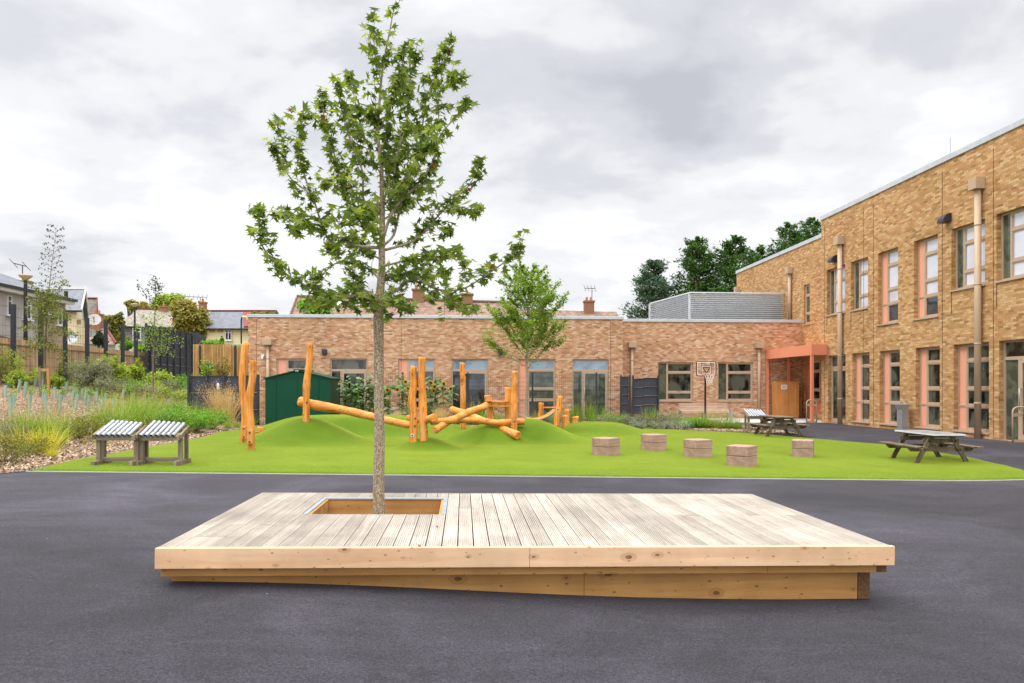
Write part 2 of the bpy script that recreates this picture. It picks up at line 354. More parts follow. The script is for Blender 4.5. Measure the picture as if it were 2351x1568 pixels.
seam = t.math('LESS_THAN', t.math('ABSOLUTE', t.math('SUBTRACT', t.math('ADD', sx.outputs[1], wob), 10.3)), .012)
c = t.mix(t.math('MULTIPLY', seam, .5), c, lin((40, 38, 42)))
t.base(c); t.set(Roughness=.88, Sheen_Weight=.05, Sheen_Roughness=.5); t.b.inputs['Specular IOR Level'].default_value = .25; t.bump(t.math('ADD', fine, f2), .6, .006); M['asphalt'] = t.mat
# turf
t = NT('artificial_turf'); v = t.coord(); a = t.noise(v, .8, 4, .6, .4); b = t.noise(t.coord((.8, 1.5, 1)), 15, 5, .8); f = t.noise(t.coord((1, .7, 1)), 110, 3, .8)
c = t.ramp(a, [(.3, lin((66, 92, 6))), (.7, lin((80, 106, 12)))])
c = t.mix(1, c, t.ramp(b, [(.3, (.86, .88, .8)), (.5, (1, 1, 1)), (.75, (1.12, 1.1, 1.15))]), 'MULTIPLY')
c = t.mix(1, c, t.ramp(f, [(.3, (.7, .74, .6)), (.7, (1.25, 1.2, 1.3))]), 'MULTIPLY')
t.base(c); t.set(Roughness=.8, Sheen_Weight=1.0, Sheen_Roughness=.3); t.L(t.mix(1, t.mix(1, t.ramp(f, [(.3, (.56, .76, .05)), (.7, (.92, .98, .2))]), t.ramp(b, [(.36, (.74, .78, .62)), (.64, (1.18, 1.14, 1.25))]), 'MULTIPLY'), t.ramp(a, [(.3, (.9, .92, .8)), (.7, (1.06, 1.04, 1.1))]), 'MULTIPLY'), t.b.inputs['Sheen Tint']); t.b.inputs['Specular IOR Level'].default_value = .1; t.bump(t.math('ADD', f, b), .6, .012); M['turf'] = t.mat
# bark mulch
t = NT('bark_mulch'); v = t.coord()
vo = t.N('ShaderNodeTexVoronoi'); vo.inputs['Scale'].default_value = 32; t.L(t.coord((1, 1.7, 1)), vo.inputs['Vector'])
sc = t.N('ShaderNodeSeparateColor'); t.L(vo.outputs['Color'], sc.inputs[0])
c = t.ramp(sc.outputs[0], [(0, lin((72, 56, 44))), (.3, lin((120, 98, 80))), (.65, lin((158, 134, 112))), (1, lin((198, 176, 152)))])
c = t.mix(1, c, t.ramp(t.noise(v, 1.2, 4), [(.3, (.8, .8, .8)), (.7, (1.15, 1.13, 1.1))]), 'MULTIPLY')
t.base(c); t.set(Roughness=1); t.b.inputs['Specular IOR Level'].default_value = .1; t.bump(sc.outputs[1], 1, .04); M['mulch'] = t.mat
# far ground
M['ground'] = simple('ground_soil', (96, 100, 64), (120, 116, 84), .6, rough=1)
t = NT('sweetgum_bark'); v = t.coord((1, 1, .7)); n1 = t.noise(v, 75, 10, .65); n2 = t.noise(t.coord((1, 1, .25)), 22, 5, .6)
c = t.mix(1, t.ramp(n1, [(.36, lin((96, 84, 66))), (.52, lin((158, 142, 118))), (.66, lin((214, 200, 174)))]), t.ramp(n2, [(.3, (.72, .7, .68)), (.7, (1.15, 1.14, 1.12))]), 'MULTIPLY')
c = t.mix(t.math('MULTIPLY', t.math('GREATER_THAN', t.noise(t.coord(), 11, 6, .75), .6), .5), c, lin((176, 150, 62)))
t.base(c); t.set(Roughness=.95); t.bump(t.math('ADD', n1, n2), 1, .012); M['bark'] = t.mat
# ---------------------------------------------------------------- setting: ground, turf, mulch
def sheet(name, x0, x1, y0, y1, nx, ny, zf, mat, kind='structure'):
    xs = np.linspace(x0, x1, nx+1); ys = np.linspace(y0, y1, ny+1)
    vs = [(x, y, zf(x, y)) for y in ys for x in xs]
    fs = [(j*(nx+1)+i, j*(nx+1)+i+1, (j+1)*(nx+1)+i+1, (j+1)*(nx+1)+i) for j in range(ny) for i in range(nx)]
    o = npmesh(name, vs, fs, mat, None, True); o['kind'] = kind; return o
# ground to the horizon, with the playground's own lie in the middle
xs = [-1500, -600, -250, -120, -70, -50, -40]+[x*.5 for x in range(-70, 50)]+[30, 45, 80, 200, 600, 1500]
ys = [-600, -200, -60, -20, -8, -4]+[y*.5 for y in range(-4, 90)]+[52, 70, 110, 200, 500, 1200, 3000]
vs = [(x, y, H(x, y)-.03) for y in ys for x in xs]; nx = len(xs)
fs = [(j*nx+i, j*nx+i+1, (j+1)*nx+i+1, (j+1)*nx+i) for j in range(len(ys)-1) for i in range(nx-1)]
o = npmesh('ground', vs, fs, M['ground'], None, True); o['kind'] = 'structure'
# playground asphalt
sheet('asphalt', -16, 16.28, -6, 34.9, 110, 140, lambda x, y: H(x, y)-(.0 if y < 60 else 0), M['asphalt'])
MOUNDS = []
def mound(px, py, Z, rx, ry, flat=.0):
    p = P(px, py, Z); MOUNDS.append((p.x, p.y, p.z-H(p.x, p.y), rx, ry, flat))
mound(704, 961, 19.6, 2.25, 2.2)
mound(812, 955.5, 24.2, 4.4, 3.0, .35)
mound(983, 1007, 18.0, 1.15, 1.25)
mound(1125, 975, 20.6, 1.9, 1.7)
mound(1212, 962.5, 21.2, 2.2, 2.0)
mound(1370, 971, 24.8, 2.3, 2.4, .2)
mound(1010, 975, 25.5, 3.0, 2.2)
mound(560, 990, 23.2, 1.9, 2.2)
def mz(x, y):
    acc = 0
    for cx, cy, h, rx, ry, fl in MOUNDS:
        r = math.hypot((x-cx)/rx, (y-cy)/ry)
        if r < 1:
            r = max(0, (r-fl)/(1-fl)) if fl else r
            k = h*(.5+.5*math.cos(math.pi*r))**1.05
            acc = (acc**2.6+k**2.6)**(1/2.6)
    return acc
TL = [(12.66, -7.84), (14.2, -8.08), (16.5, -8.0), (18.8, -8.11), (22.6, -8.38), (26.7, -8.86), (27.6, -8.0)]
TR = [(12.66, 10.9), (13.84, 11.76), (16.2, 12.35), (19.4, 12.32), (22.5, 10.8), (23.8, 10.2), (24.4, 9.3), (25.05, 8.4), (27.6, 6.5)]
def lerp(tab, y):
    for (a, xa), (b, xb) in zip(tab, tab[1:]):
        if y <= b: return xa+(xb-xa)*max(0, (y-a))/(b-a)
    return tab[-1][1]
NY, NX = 190, 230; vs = []
for j in range(NY+1):
    y = 12.66+(27.6-12.66)*j/NY; xl, xr = lerp(TL, y), lerp(TR, y)
    for i in range(NX+1):
        x = xl+(xr-xl)*i/NX
        yy = y+(.018*math.sin(x*1.3)+.012*math.sin(x*4.1) if j == 0 else 0)
        xx = x+(.03*math.sin(y*3.1)+.02*math.sin(y*7) if i in (0, NX) else 0)
        vs.append((xx, yy, H(x, y)+mz(x, y)+(.006 if j == 0 or i in (0, NX) else .03)))
fs = [(j*(NX+1)+i, j*(NX+1)+i+1, (j+1)*(NX+1)+i+1, (j+1)*(NX+1)+i) for j in range(NY) for i in range(NX)]
o = npmesh('lawn', vs, fs, M['turf'], None, True); o['kind'] = 'structure'; o['label'] = 'bright green artificial turf with rounded mounds'
def TH(x, y):
    return H(x, y)+(mz(x, y)+.03 if (12.66 < y < 27.6 and lerp(TL, y) < x < lerp(TR, y)) else 0)
# turf pile: short upright fibres on the nearest and steepest turf, so its edge and outline read as fibre
def fibres():
    n = 26000; ys_ = 12.63+rng.random(n)**1.5*1.1; vv = []; ff = []
    for k in range(n):
        y = ys_[k]; xl, xr = lerp(TL, y), lerp(TR, y); x = xl+(xr-xl)*rng.random(); z = TH(x, max(y, 12.68))-.012
        a = rng.random()*6.283; h = .016+.014*rng.random(); w = .003; lx, ly = (rng.random()-.5)*.02, (rng.random()-.5)*.02
        b = len(vv); ca, sa = math.cos(a)*w, math.sin(a)*w
        vv += [(x-ca, y-sa, z), (x+ca, y+sa, z), (x+lx, y+ly, z+h)]; ff.append((b, b+1, b+2))
    return vv, ff
M['fibre'] = leafmat('turf_fibre', [(96, 128, 18), (116, 148, 30), (134, 162, 46), (104, 136, 22)], trans=.25, spec=.15)
vv, ff = fibres(); o = npmesh('grass', vv, ff, M['fibre']); o['kind'] = 'stuff'; o['label'] = 'short bright green fibres of the artificial turf'
# thin pale edging along the front of the turf
mb = MB()
for i in range(60):
    x0, x1 = -7.9+i*.315, -7.9+(i+1)*.315
    mb.beam((x0, 12.63, H(x0, 12.63)+.004), (x1, 12.63, H(x1, 12.63)+.004), .02, .02)
o = mb.build('turf_edging_kerb', M['concrete']); o['kind'] = 'structure'
# mulch bank on the left
YL = [(9.0, -7.9), (11.0, -7.6), (12.66, -7.8)]+TL[1:-1]+[(33.9, -9.3)]
NY, NX = 120, 90; vs = []
for j in range(NY+1):
    y = 9.6+(33.9-9.6)*j/NY
    xr = lerp(YL, y) if y > 12.66 else -7.85-(12.66-y)*.75
    for i in range(NX+1):
        x = -21.5+(xr+21.5)*i/NX
        vs.append((x, y, H(x, y)+(.012 if i == NX else .03+.02*math.sin(x*7.3+y*3)*math.sin(y*5.1))))
fs = [(j*(NX+1)+i, j*(NX+1)+i+1, (j+1)*(NX+1)+i+1, (j+1)*(NX+1)+i) for j in range(NY) for i in range(NX)]
o = npmesh('mulch_path', vs, fs, M['mulch'], None, True); o['kind'] = 'structure'; o.name = 'mulch_ground'
# mulch bed behind and beside the turf on the right
mb = MB()
BED = [(27.5, -8.8, 11.9), (34.0, -10.5, 11.9)]
def strip(poly, z, name, mat, sub=1):
    mb = MB(); mb.quad([(x, y, z(x, y)) for x, y in poly]); o = mb.build(name, mat); o['kind'] = 'structure'; return o
NX = 120; NYb = 50; vs = []
for j in range(NYb+1):
    for i in range(NX+1):
        x = -9.2+(11.6+9.2)*i/NX
        yf = 27.3 if x < 6.3 else (27.3-(x-6.3)/2.1*2.4 if x < 8.4 else (24.9-(x-8.4)*.48))
        y = yf+(32.4-yf)*j/NYb
        vs.append((x, y, H(x, y)+.025+.012*math.sin(x*7)*math.sin(y*9)))
fs = [(j*(NX+1)+i, j*(NX+1)+i+1, (j+1)*(NX+1)+i+1, (j+1)*(NX+1)+i) for j in range(NYb) for i in range(NX)]
o = npmesh('mulch_bed_ground', vs, fs, M['mulch'], None, True); o['kind'] = 'structure'
# loose chips over both beds so the mulch has a broken surface
vv = []; ff = []
for k in range(26000):
    if k % 4: y = 11.5+rng.random()**1.6*15; x = (lerp(YL, y) if y > 12.66 else -7.85-(12.66-y)*.75)-.05-rng.random()**1.3*9
    else: x = 6+rng.random()*5.4; yf = 27.3-(x-6.3)/2.1*2.4 if x < 8.4 else 24.9-(x-8.4)*.48; y = yf+rng.random()**1.5*3
    z = H(x, y)+.035+rng.random()*.03; a = rng.random()*6.283; L = .014+.022*rng.random(); w = .006+.008*rng.random()
    ca, sa = math.cos(a), math.sin(a); t1, t2 = (rng.random()-.5)*.04, (rng.random()-.5)*.03; b = len(vv)
    vv += [(x-ca*L-sa*w, y-sa*L+ca*w, z-t1), (x+ca*L-sa*w, y+sa*L+ca*w, z+t1), (x+ca*L+sa*w, y+sa*L-ca*w, z+t1+t2), (x-ca*L+sa*w, y-sa*L-ca*w, z-t1+t2)]; ff.append((b, b+1, b+2, b+3))
M['chip'] = leafmat('bark_chip', [(90, 68, 52), (140, 114, 92), (174, 150, 126), (200, 180, 158), (120, 94, 74)], trans=0, rough=.95, spec=.1)
o = npmesh('gravel', vv, ff, M['chip']); o.name = 'bark_chips'; o['kind'] = 'stuff'; o['label'] = 'loose bark chips scattered over the planting beds'
# pale concrete apron by the entrance
strip([(11.7, 30.6), (16.25, 30.3), (17.45, 30.9), (17.45, 35.1), (11.7, 35.1)], lambda x, y: H(x, y)+.012, 'concrete_pavement', M['concrete'])
# ================================================================ THE SCHOOL BUILDINGS
def wall(mb, o, U, N, L, z0, z1, ops, d=.2, u_off=0):
    """brick face along U from o, height z0..z1, with openings (u0,u1,za,zb) and reveals d deep"""
    o = V(o); U = V(U); N = V(N)
    us = sorted({0, L}|{a for q in ops for a in q[:2] if 0 < a < L}); zs = sorted({z0, z1}|{a for q in ops for a in q[2:] if z0 < a < z1})
    pt = lambda u, z, dd=0: o+U*u-N*dd+V((0, 0, z))
    for i in range(len(us)-1):
        for j in range(len(zs)-1):
            um, zm = (us[i]+us[i+1])/2, (zs[j]+zs[j+1])/2
            if any(q[0] < um < q[1] and q[2] < zm < q[3] for q in ops): continue
            a, b, c_, e = us[i], us[i+1], zs[j], zs[j+1]
            mb.quad([pt(a, c_), pt(b, c_), pt(b, e), pt(a, e)], [(a+u_off, c_), (b+u_off, c_), (b+u_off, e), (a+u_off, e)])
    for a, b, c_, e in ops:
        a = max(a, 0); b = min(b, L); k = u_off
        mb.quad([pt(a, c_), pt(a, c_, d), pt(a, e, d), pt(a, e)], [(a+k, c_), (a+k+d, c_), (a+k+d, e), (a+k, e)])
        mb.quad([pt(b, c_, d), pt(b, c_), pt(b, e), pt(b, e, d)], [(b+k-d, c_), (b+k, c_), (b+k, e), (b+k-d, e)])
        mb.quad([pt(a, e), pt(a, e, d), pt(b, e, d), pt(b, e)], [(a+k, e), (a+k, e+d), (b+k, e+d), (b+k, e)])
        mb.quad([pt(a, c_), pt(b, c_), pt(b, c_, d), pt(a, c_, d)], [(a+k, c_), (b+k, c_), (b+k, c_-d), (a+k, c_-d)])
def window(parent, o, U, N, u0, u1, z0, z1, d, kind, rows, panel=None, side=None, glass='glass_dark', glass_low=None, glass_top=None, sill=True, name='window', side_glass='glass_green'):
    """frame in the reveal; rows = transom heights; panel = width of a salmon panel at the left; side = width of a fixed light at the left"""
    o = V(o); U = V(U); N = V(N)
    A = lambda u, z, dd: o+U*u-N*dd+V((0, 0, z))
    def bx(mb, a, b, c_, e, da, db):
        ctr = A((a+b)/2, (c_+e)/2, (da+db)/2); Mx = Matrix((U, N, V((0, 0, 1)))).transposed()
        mb.box(ctr, (abs(b-a), abs(db-da), abs(e-c_)), Mx)
    t = .065; f = MB(); fd0, fd1 = d-.07, d+.01
    bx(f, u0, u0+t, z0, z1, fd0, fd1); bx(f, u1-t, u1, z0, z1, fd0, fd1); bx(f, u0+t, u1-t, z1-t, z1, fd0, fd1); bx(f, u0+t, u1-t, z0, z0+t, fd0, fd1)
    ul = u0+t; ur = u1-t
    if panel: bx(f, ul+panel, ul+panel+t, z0+t, z1-t, fd0, fd1); ul2 = ul+panel+t
    elif side: bx(f, ul+side, ul+side+t, z0+t, z1-t, fd0, fd1); ul2 = ul+side+t
    else: ul2 = ul
    levels = [z0+t]+list(rows)+[z1-t]
    for z in rows:
        bx(f, ul2, ur, z-.045, z+.045, fd0-.004, fd1)
        if panel and z == rows[0]: bx(f, ul, ul2-t, z-.03, z+.03, fd0, fd1)
    # casement beads round every light
    for j in range(len(levels)-1):
        za = levels[j]+(.045 if j else 0); zb = levels[j+1]-(.045 if j < len(levels)-2 else 0)
        for (a, b, c_, e) in ((ul2, ul2+.035, za, zb), (ur-.035, ur, za, zb), (ul2+.035, ur-.035, za, za+.035), (ul2+.035, ur-.035, zb-.035, zb)):
            bx(f, a, b, c_, e, fd0+.012, fd1-.005)
    fo = f.build(name, M['frame'], parent)
    for j in range(len(levels)-1):
        za = levels[j]+(.045 if j else 0); zb = levels[j+1]-(.045 if j < len(levels)-2 else 0)
        g = MB(); bx(g, ul2+.03, ur-.03, za+.03, zb-.03, d-.03, d-.015)
        g.build('pane', M[glass_low if (glass_low and j == 0) else glass_top if (glass_top and j == len(levels)-2) else glass], fo)
    if side:
        g = MB(); bx(g, ul, ul+side, z0+t, z1-t, d-.03, d-.015); g.build('pane', M[side_glass], fo)
    if panel:
        g = MB(); z = rows[0]
        bx(g, ul, ul+panel, z0+t, z-.03, d-.045, d-.02); bx(g, ul, ul+panel, z+.03, z1-t, d-.045, d-.02)
        g.build('panel', M['salmon'], fo)
    if sill:
        g = MB(); bx(g, u0-.03, u1+.03, z0-.055, z0-.003, -.05, d-.02); g.build('sill', M['frame'], fo)
    if kind == 'handle':
        g = MB(); bx(g, (ul2+ur)/2-.06, (ul2+ur)/2+.06, levels[1]+.06, levels[1]+.08, fd0-.03, fd0); g.build('handle', M['steel'], fo)
    return fo
def doorset(parent, o, U, N, u0, u1, z0, z1, d, split, glass='glass_dark', tz=2.52, low=None, name='door', over=None):
    """glazed door beside a fixed light, with an overlight above"""
    o = V(o); U = V(U); N = V(N)
    A = lambda u, z, dd: o+U*u-N*dd+V((0, 0, z)); Mx = Matrix((U, N, V((0, 0, 1)))).transposed()
    def bx(mb, a, b, c_, e, da, db): mb.box(A((a+b)/2, (c_+e)/2, (da+db)/2), (abs(b-a), abs(db-da), abs(e-c_)), Mx)
    t = .065; f = MB(); a0, a1 = d-.07, d+.01
    bx(f, u0, u0+t, z0, z1, a0, a1); bx(f, u1-t, u1, z0, z1, a0, a1); bx(f, u0+t, u1-t, z1-t, z1, a0, a1); bx(f, u0+t, u1-t, tz-.05, tz+.05, a0, a1)
    if split: bx(f, u0+t+split, u0+2*t+split, z0, tz-.05, a0, a1)
    ul = u0+t+(split+t if split else 0); ur = u1-t
    fo = f.build('door_frame', M['frame'], parent)
    g = MB(); bx(g, u0+t, u1-t, tz+.05, z1-t, d-.03, d-.015); g.build('pane', M[over or glass], fo)
    if split: g = MB(); bx(g, u0+t, u0+t+split, z0+.02, tz-.05, d-.03, d-.015); g.build('pane', M[low or glass], fo)
    l = MB(); s = .1; b0, b1 = d-.085, d-.02
    bx(l, ul+.01, ul+.01+s, z0+.02, tz-.06, b0, b1); bx(l, ur-.01-s, ur-.01, z0+.02, tz-.06, b0, b1); bx(l, ul+.01+s, ur-.01-s, tz-.06-s, tz-.06, b0, b1); bx(l, ul+.01+s, ur-.01-s, z0+.02, z0+.2, b0, b1)
    do = l.build(name, M['frame'], parent)
    g = MB(); bx(g, ul+.01+s, ur-.01-s, z0+.2, tz-.06-s, d-.06, d-.045); g.build('pane', M[low or glass], do)
    h = MB(); hx = ul+.07
    h.tube([A(hx, .95, b0), A(hx, .95, b0-.06), A(hx, 1.6, b0-.06), A(hx, 1.6, b0)], .016, 8); h.build('handle', M['steel'], do, True)
def pipe(parent, o, U, N, u, z0, z1, r=.085, hop=(.34, .3, .34), off=.1):
    o = V(o); U = V(U); N = V(N); c = o+U*u+N*off; Mx = Matrix((U, N, V((0, 0, 1)))).transposed()
    mb = MB(); mb.tube([c+V((0, 0, z0)), c+V((0, 0, z1))], r, 14)
    for z in np.arange(z0+1.1, z1-.5, 1.9): mb.tube([c+V((0, 0, z)), c+V((0, 0, z+.05))], r+.007, 14)
    po = mb.build('drainpipe', M['pipe'], parent, False)
    for p in po.data.polygons: p.use_smooth = len(p.vertices) == 4
    g = MB(); g.box(c+N*(hop[1]/2-off+.002)+V((0, 0, z1+hop[2]/2)), hop, Mx); g.build('hopper', M['pipe'], po, bevel=.01)
# ---- back range, two planes
YA, YB, YC = 34.0, 35.15, 35.15
xL = PY(570, 720, YA).x; xM = PY(1430, 727, YA).x; XR2 = 17.5; TOPZ = 5.2
bw = thing('school_wing', 'long single storey brick school wing with salmon panels, running across behind the play mounds', 'school building', ((xL+XR2)/2, 34, 0))
U = (1, 0, 0); N = (0, -1, 0)
uA = lambda px: PY(px, 888, YA).x-xL
uB = lambda px: PY(px, 888, YB).x-xM
HEAD = 3.04
opsA = []; W = [('w', 635, 722), ('d', 758, 843.8), ('w', 914, 998.8), ('d', 1036.6, 1121), ('w', 1190.5, 1275.6), ('d', 1314, 1397.8)]
for k, a, b in W: opsA.append((uA(a), uA(b), .02 if k == 'd' else .08, HEAD))
mb = MB(); wall(mb, (xL, YA, 0), U, N, xM-xL, -.4, TOPZ-.16, opsA, .14); 
mb.quad([(xL, YA, -.4), (xL, YA+9, -.4), (xL, YA+9, TOPZ-.16), (xL, YA, TOPZ-.16)], [(0, -.4), (9, -.4), (9, TOPZ-.16), (0, TOPZ-.16)])
mb.quad([(xM, YA, -.4), (xM, YB, -.4), (xM, YB, TOPZ-.16), (xM, YA, TOPZ-.16)], [(.3, -.4), (1.45, -.4), (1.45, TOPZ-.16), (.3, TOPZ-.16)])
mb.build('wall', M['brick_back'], bw)
opsB = [(uB(1509.6), uB(1591), .92, 2.94), (uB(1647.9), uB(1729), .92, 2.94)]
mb = MB(); wall(mb, (xM, YB, 0), U, N, XR2-xM, -.4, TOPZ-.16, opsB, .14, 31.3); mb.build('wall', M['brick_back'], bw)
for i, (k, a, b) in enumerate(W):
    u0, u1 = uA(a), uA(b)
    gl = 'glass_dark' if i < 2 else 'glass_back'
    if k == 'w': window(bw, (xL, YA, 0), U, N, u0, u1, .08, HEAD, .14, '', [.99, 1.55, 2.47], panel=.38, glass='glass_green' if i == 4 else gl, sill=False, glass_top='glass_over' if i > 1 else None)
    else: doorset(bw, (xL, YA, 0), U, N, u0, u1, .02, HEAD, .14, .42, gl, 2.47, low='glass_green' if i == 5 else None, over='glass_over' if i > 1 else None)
for a, b, c_, e in opsB: window(bw, (xM, YB, 0), U, N, a, b, c_, e, .14, 'handle', [1.36, 2.4], side=.42, glass='glass_dark')
# movement joints and coping
mb = MB()
for px in (589, 921, 1402): mb.box((PY(px, 888, YA).x, YA+.001, 2.4), (.014, .012, 5.1))
mb.build('movement_joint', M['seed'], bw)
mb = MB(); mb.box2((xL-.05, YA-.05, TOPZ-.16), (xM+.05, YA+.35, TOPZ)); mb.box2((xM+.05, YB-.05, TOPZ-.16), (XR2, YB+.35, TOPZ-.003)); mb.box2((xL-.05, YA+.35, TOPZ-.16), (xL+.3, YA+9, TOPZ-.003))
mb.build('coping', M['coping'], bw, bevel=.012)
mb = MB(); mb.box2((xL+.3, YA+.35, TOPZ-.5), (xM, YA+9, TOPZ-.3)); mb.box2((xM+.001, YB+.35, TOPZ-.5), (XR2, YA+9, TOPZ-.301)); mb.build('roof', M['tile_grey'], bw)
for px, o, uf in ((616, (xL, YA, 0), uA), (1450, (xM, YB, 0), uB), (1741, (xM, YB, 0), uB)): pipe(bw, o, U, N, uf(px), 0, 3.68, .08, (.42, .3, .32))
for px in (746, 1149):
    c = PY(px, 808, YA); mb = MB(); mb.box(c+V((0, -.1, 0)), (.24, .2, .26)); l = mb.build('wall_lamp', M['dark_metal'], bw, bevel=.02)
c = PY(605, 819, YA); mb = MB(); mb.box(c+V((0, -.08, .06)), (.12, .16, .1)); mb.tube([c+V((0, -.16, .06)), c+V((0, -.2, -.1))], [.03, .055], 10); mb.build('security_camera', M['white'], bw)
mb = MB(); c = PY(1212, 952, YA)
# roof plant screen of louvres on the back range
p0 = P(1494, 700, 40.5); 
ys = 37.2; xa = PY(1585, 700, ys).x; xb = PY(1823, 700, ys).x; zt = PY(1585, 673.5, ys).z; zb = TOPZ-.1
xc = xa-(1585-1494)/1567*45*.55; yc_ = ys+5.0; q = PY(1493, 710, yc_); xc = q.x
ls = thing('plant_screen', 'pale metal louvre screen round the plant on the flat roof, before the dark conifers', 'louvre screen', ((xa+xb)/2, ys, TOPZ))
mb = MB(); n = 15
for k in range(n):
    z = zb+(zt-zb)*(k+.5)/n; s = (zt-zb)/n
    mb.beam((xa, ys, z), (xb, ys, z), .02, s*.62, up=(0, -.55, .83)); mb.beam((xa, ys, z), (xc, yc_, z), .02, s*.62, up=(-.5, -.2, .83))
mb.build('louvre_blades', M['louvre'], ls)
mb = MB(); mb.beam((xa, ys+.1, zb), (xa, ys+.1, zt+.02), .12, .12)
for x in (xb,): mb.beam((x, ys+.1, zb), (x, ys+.1, zt+.02), .1, .1)
mb.beam((xc, yc_+.1, zb), (xc, yc_+.1, zt+.02), .12, .12); mb.build('post', M['louvre'], ls)
mb = MB(); mb.beam((xa-.06, ys-.03, zt+.04), (xb+.06, ys-.03, zt+.04), .1, .07); mb.beam((xa, ys, zt+.04), (xc, yc_, zt+.04), .1, .072); mb.build('top_rail', M['louvre'], ls)
mb = MB(); mb.quad([(xa, ys+.35, zb), (xb, ys+.35, zb), (xb, ys+.35, zt), (xa, ys+.35, zt)]); mb.quad([(xa+.1, ys+.3, zb), (xc+.3, yc_, zb), (xc+.3, yc_, zt), (xa+.1, ys+.3, zt)]); mb.build('backing', simple('louvre_backing', (110, 114, 116), (122, 126, 128)), ls)
# ---- right range: main plane X=16.3, far plane X=17.5
XM_, XF = 16.3, 17.5; YM0 = PX(1886, 888, XM_).y; YM1 = 10.5
ZT1 = PX(1883, 498, XM_).z; ZT2 = PX(1883, 538, XF).z; YF0 = PX(1691, 617, XF).y
rw = thing('school_block', 'tall two storey brick school block with deep windows and downpipes, along the right side', 'school building', (XM_+2, 22, 0))
U2 = (0, -1, 0); N2 = (-1, 0, 0)
uR = lambda px: YM0-PX(px, 888, XM_).y
uF = lambda px: YF0-PX(px, 888, XF).y
def r5(x): return R5(x, 0)[0]
def r6(x): return R6(x, 0)[0]
ups = [(r6(826), r6(937), 0), (r6(970), r6(1074), 0), (r6(1133), r6(1254), 1), (r6(1348), r6(1493), 1), (r6(1574), r6(1776), 0), (r6(1845), 2385, 0)]
lows = [(r5(975), r5(1098), 'd'), (r5(1145), r5(1266), 'w'), (r5(1338), r5(1479), 'w'), (r5(1590), r5(1760), 'w'), (r5(1857), r5(2105), 'w'), (r5(2175), 2480, 'd')]
ZU1 = 7.0
ops = [(uR(a), uR(b), 4.14 if t_ else 4.92, ZU1) for a, b, t_ in ups]+[(uR(a), uR(b), .02 if k == 'd' else .2, 3.07) for a, b, k in lows]
mb = MB(); wall(mb, (XM_, YM0, 0), U2, N2, YM0-YM1, -.4, ZT1-.2, ops, .22)
mb.quad([(XM_, YM0, -.4), (XF, YM0, -.4), (XF, YM0, ZT1-.2), (XM_, YM0, ZT1-.2)], [(0, -.4), (1.2, -.4), (1.2, ZT1-.2), (0, ZT1-.2)])
mb.build('wall', M['brick_right'], rw)
for i, (a, b, t_) in enumerate(ups):
    rows = ([4.92] if t_ else [])+[5.48, 6.43]
    if t_: window(rw, (XM_, YM0, 0), U2, N2, uR(a), uR(b), 4.14, ZU1, .22, '', rows, panel=.3, glass='glass_sky', glass_low='glass_back')  # bottom pane dark by colour, standing in for the mirrored roof
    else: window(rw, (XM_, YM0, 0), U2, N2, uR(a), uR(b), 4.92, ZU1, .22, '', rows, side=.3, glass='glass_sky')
for a, b, k in lows:
    if k == 'w': window(rw, (XM_, YM0, 0), U2, N2, uR(a), uR(b), .2, 3.07, .22, '', [1.02, 1.59, 2.52], panel=.3, glass='glass_dark')
    else: doorset(rw, (XM_, YM0, 0), U2, N2, uR(a), uR(b), .02, 3.07, .22, .5 if a > 2200 else 0, 'glass_dark', 2.52, low='glass_green' if a > 2200 else None)
# dark strips paint in the shadow grooves of recesses beneath the short upper windows
mb = MB()
for i in (0, 1, 4, 5):
    a, b, _ = ups[i]; mb.box((XM_-.001, YM0-uR(a)-.012, 4.5), (.012, .024, .75))
for px in (1706+277, 2282-98+97, r6(1107), r6(1520), r6(782)+12): mb.box((XM_-.001, YM0-uR(px), 4.6), (.01, .014, 9))
mb.build('movement_joint', M['seed'], rw)
# far plane with the entrance panel and slit window
fo_ = (uF(R6(688, 0)[0]), uF(R6(724, 0)[0]), 4.93, 7.0)
mb = MB(); wall(mb, (XF, YF0, 0), U2, N2, YF0-YM0, -.4, ZT2-.2, [fo_, (uF(1846), uF(1884.5), .32, 2.98)], .16)
mb.quad([(XF, YF0, -.4), (XF+9, YF0, -.4), (XF+9, YF0, ZT2-.2), (XF, YF0, ZT2-.2)], [(0, -.4), (9, -.4), (9, ZT2-.2), (0, ZT2-.2)])
mb.build('wall', M['brick_right'], rw)
window(rw, (XF, YF0, 0), U2, N2, *fo_, .16, '', [5.48, 6.43], glass='glass_green')
mb = MB(); a, b = uF(1846), uF(1884.5); y0, y1 = YF0-a, YF0-b
ua, ub = uF(1862), uF(1881)
for (p, q_, z0, z1) in ((a, ua, .32, 2.98), (ub, b, .32, 2.98), (ua, ub, .32, .96)): mb.box2((XF+.1, YF0-p, z0), (XF+.15, YF0-q_, z1))
mb.build('panel', M['orange'], rw)
window(rw, (XF, YF0, 0), U2, N2, ua, ub, .96, 2.98, .12, '', [1.5, 2.45], glass='glass_dark')
mb = MB(); mb.box2((XM_-.05, YM0+.05, ZT1-.2), (XM_+.35, YM1, ZT1)); mb.box2((XF-.05, YF0+.05, ZT2-.2), (XF+.35, YM0+.05, ZT2-.003)); mb.box2((XM_+.35, YM0+.05, ZT1-.2), (XM_+9, YM0-.25, ZT1-.003))
mb.build('coping', M['coping'], rw, bevel=.012)
mb = MB(); mb.box2((XM_+.35, YM0-.25, ZT1-.6), (XM_+12, YM1, ZT1-.4)); mb.box2((XF+.35, YF0-.2, ZT2-.6), (XF+12, YM0+.02, ZT2-.4)); mb.build('roof', M['tile_grey'], rw)
pipe(rw, (XM_, YM0, 0), U2, N2, uR(1934.5), 0, PX(1938, 558, XM_-.15).z, .1, (.34, .32, .38), .12)
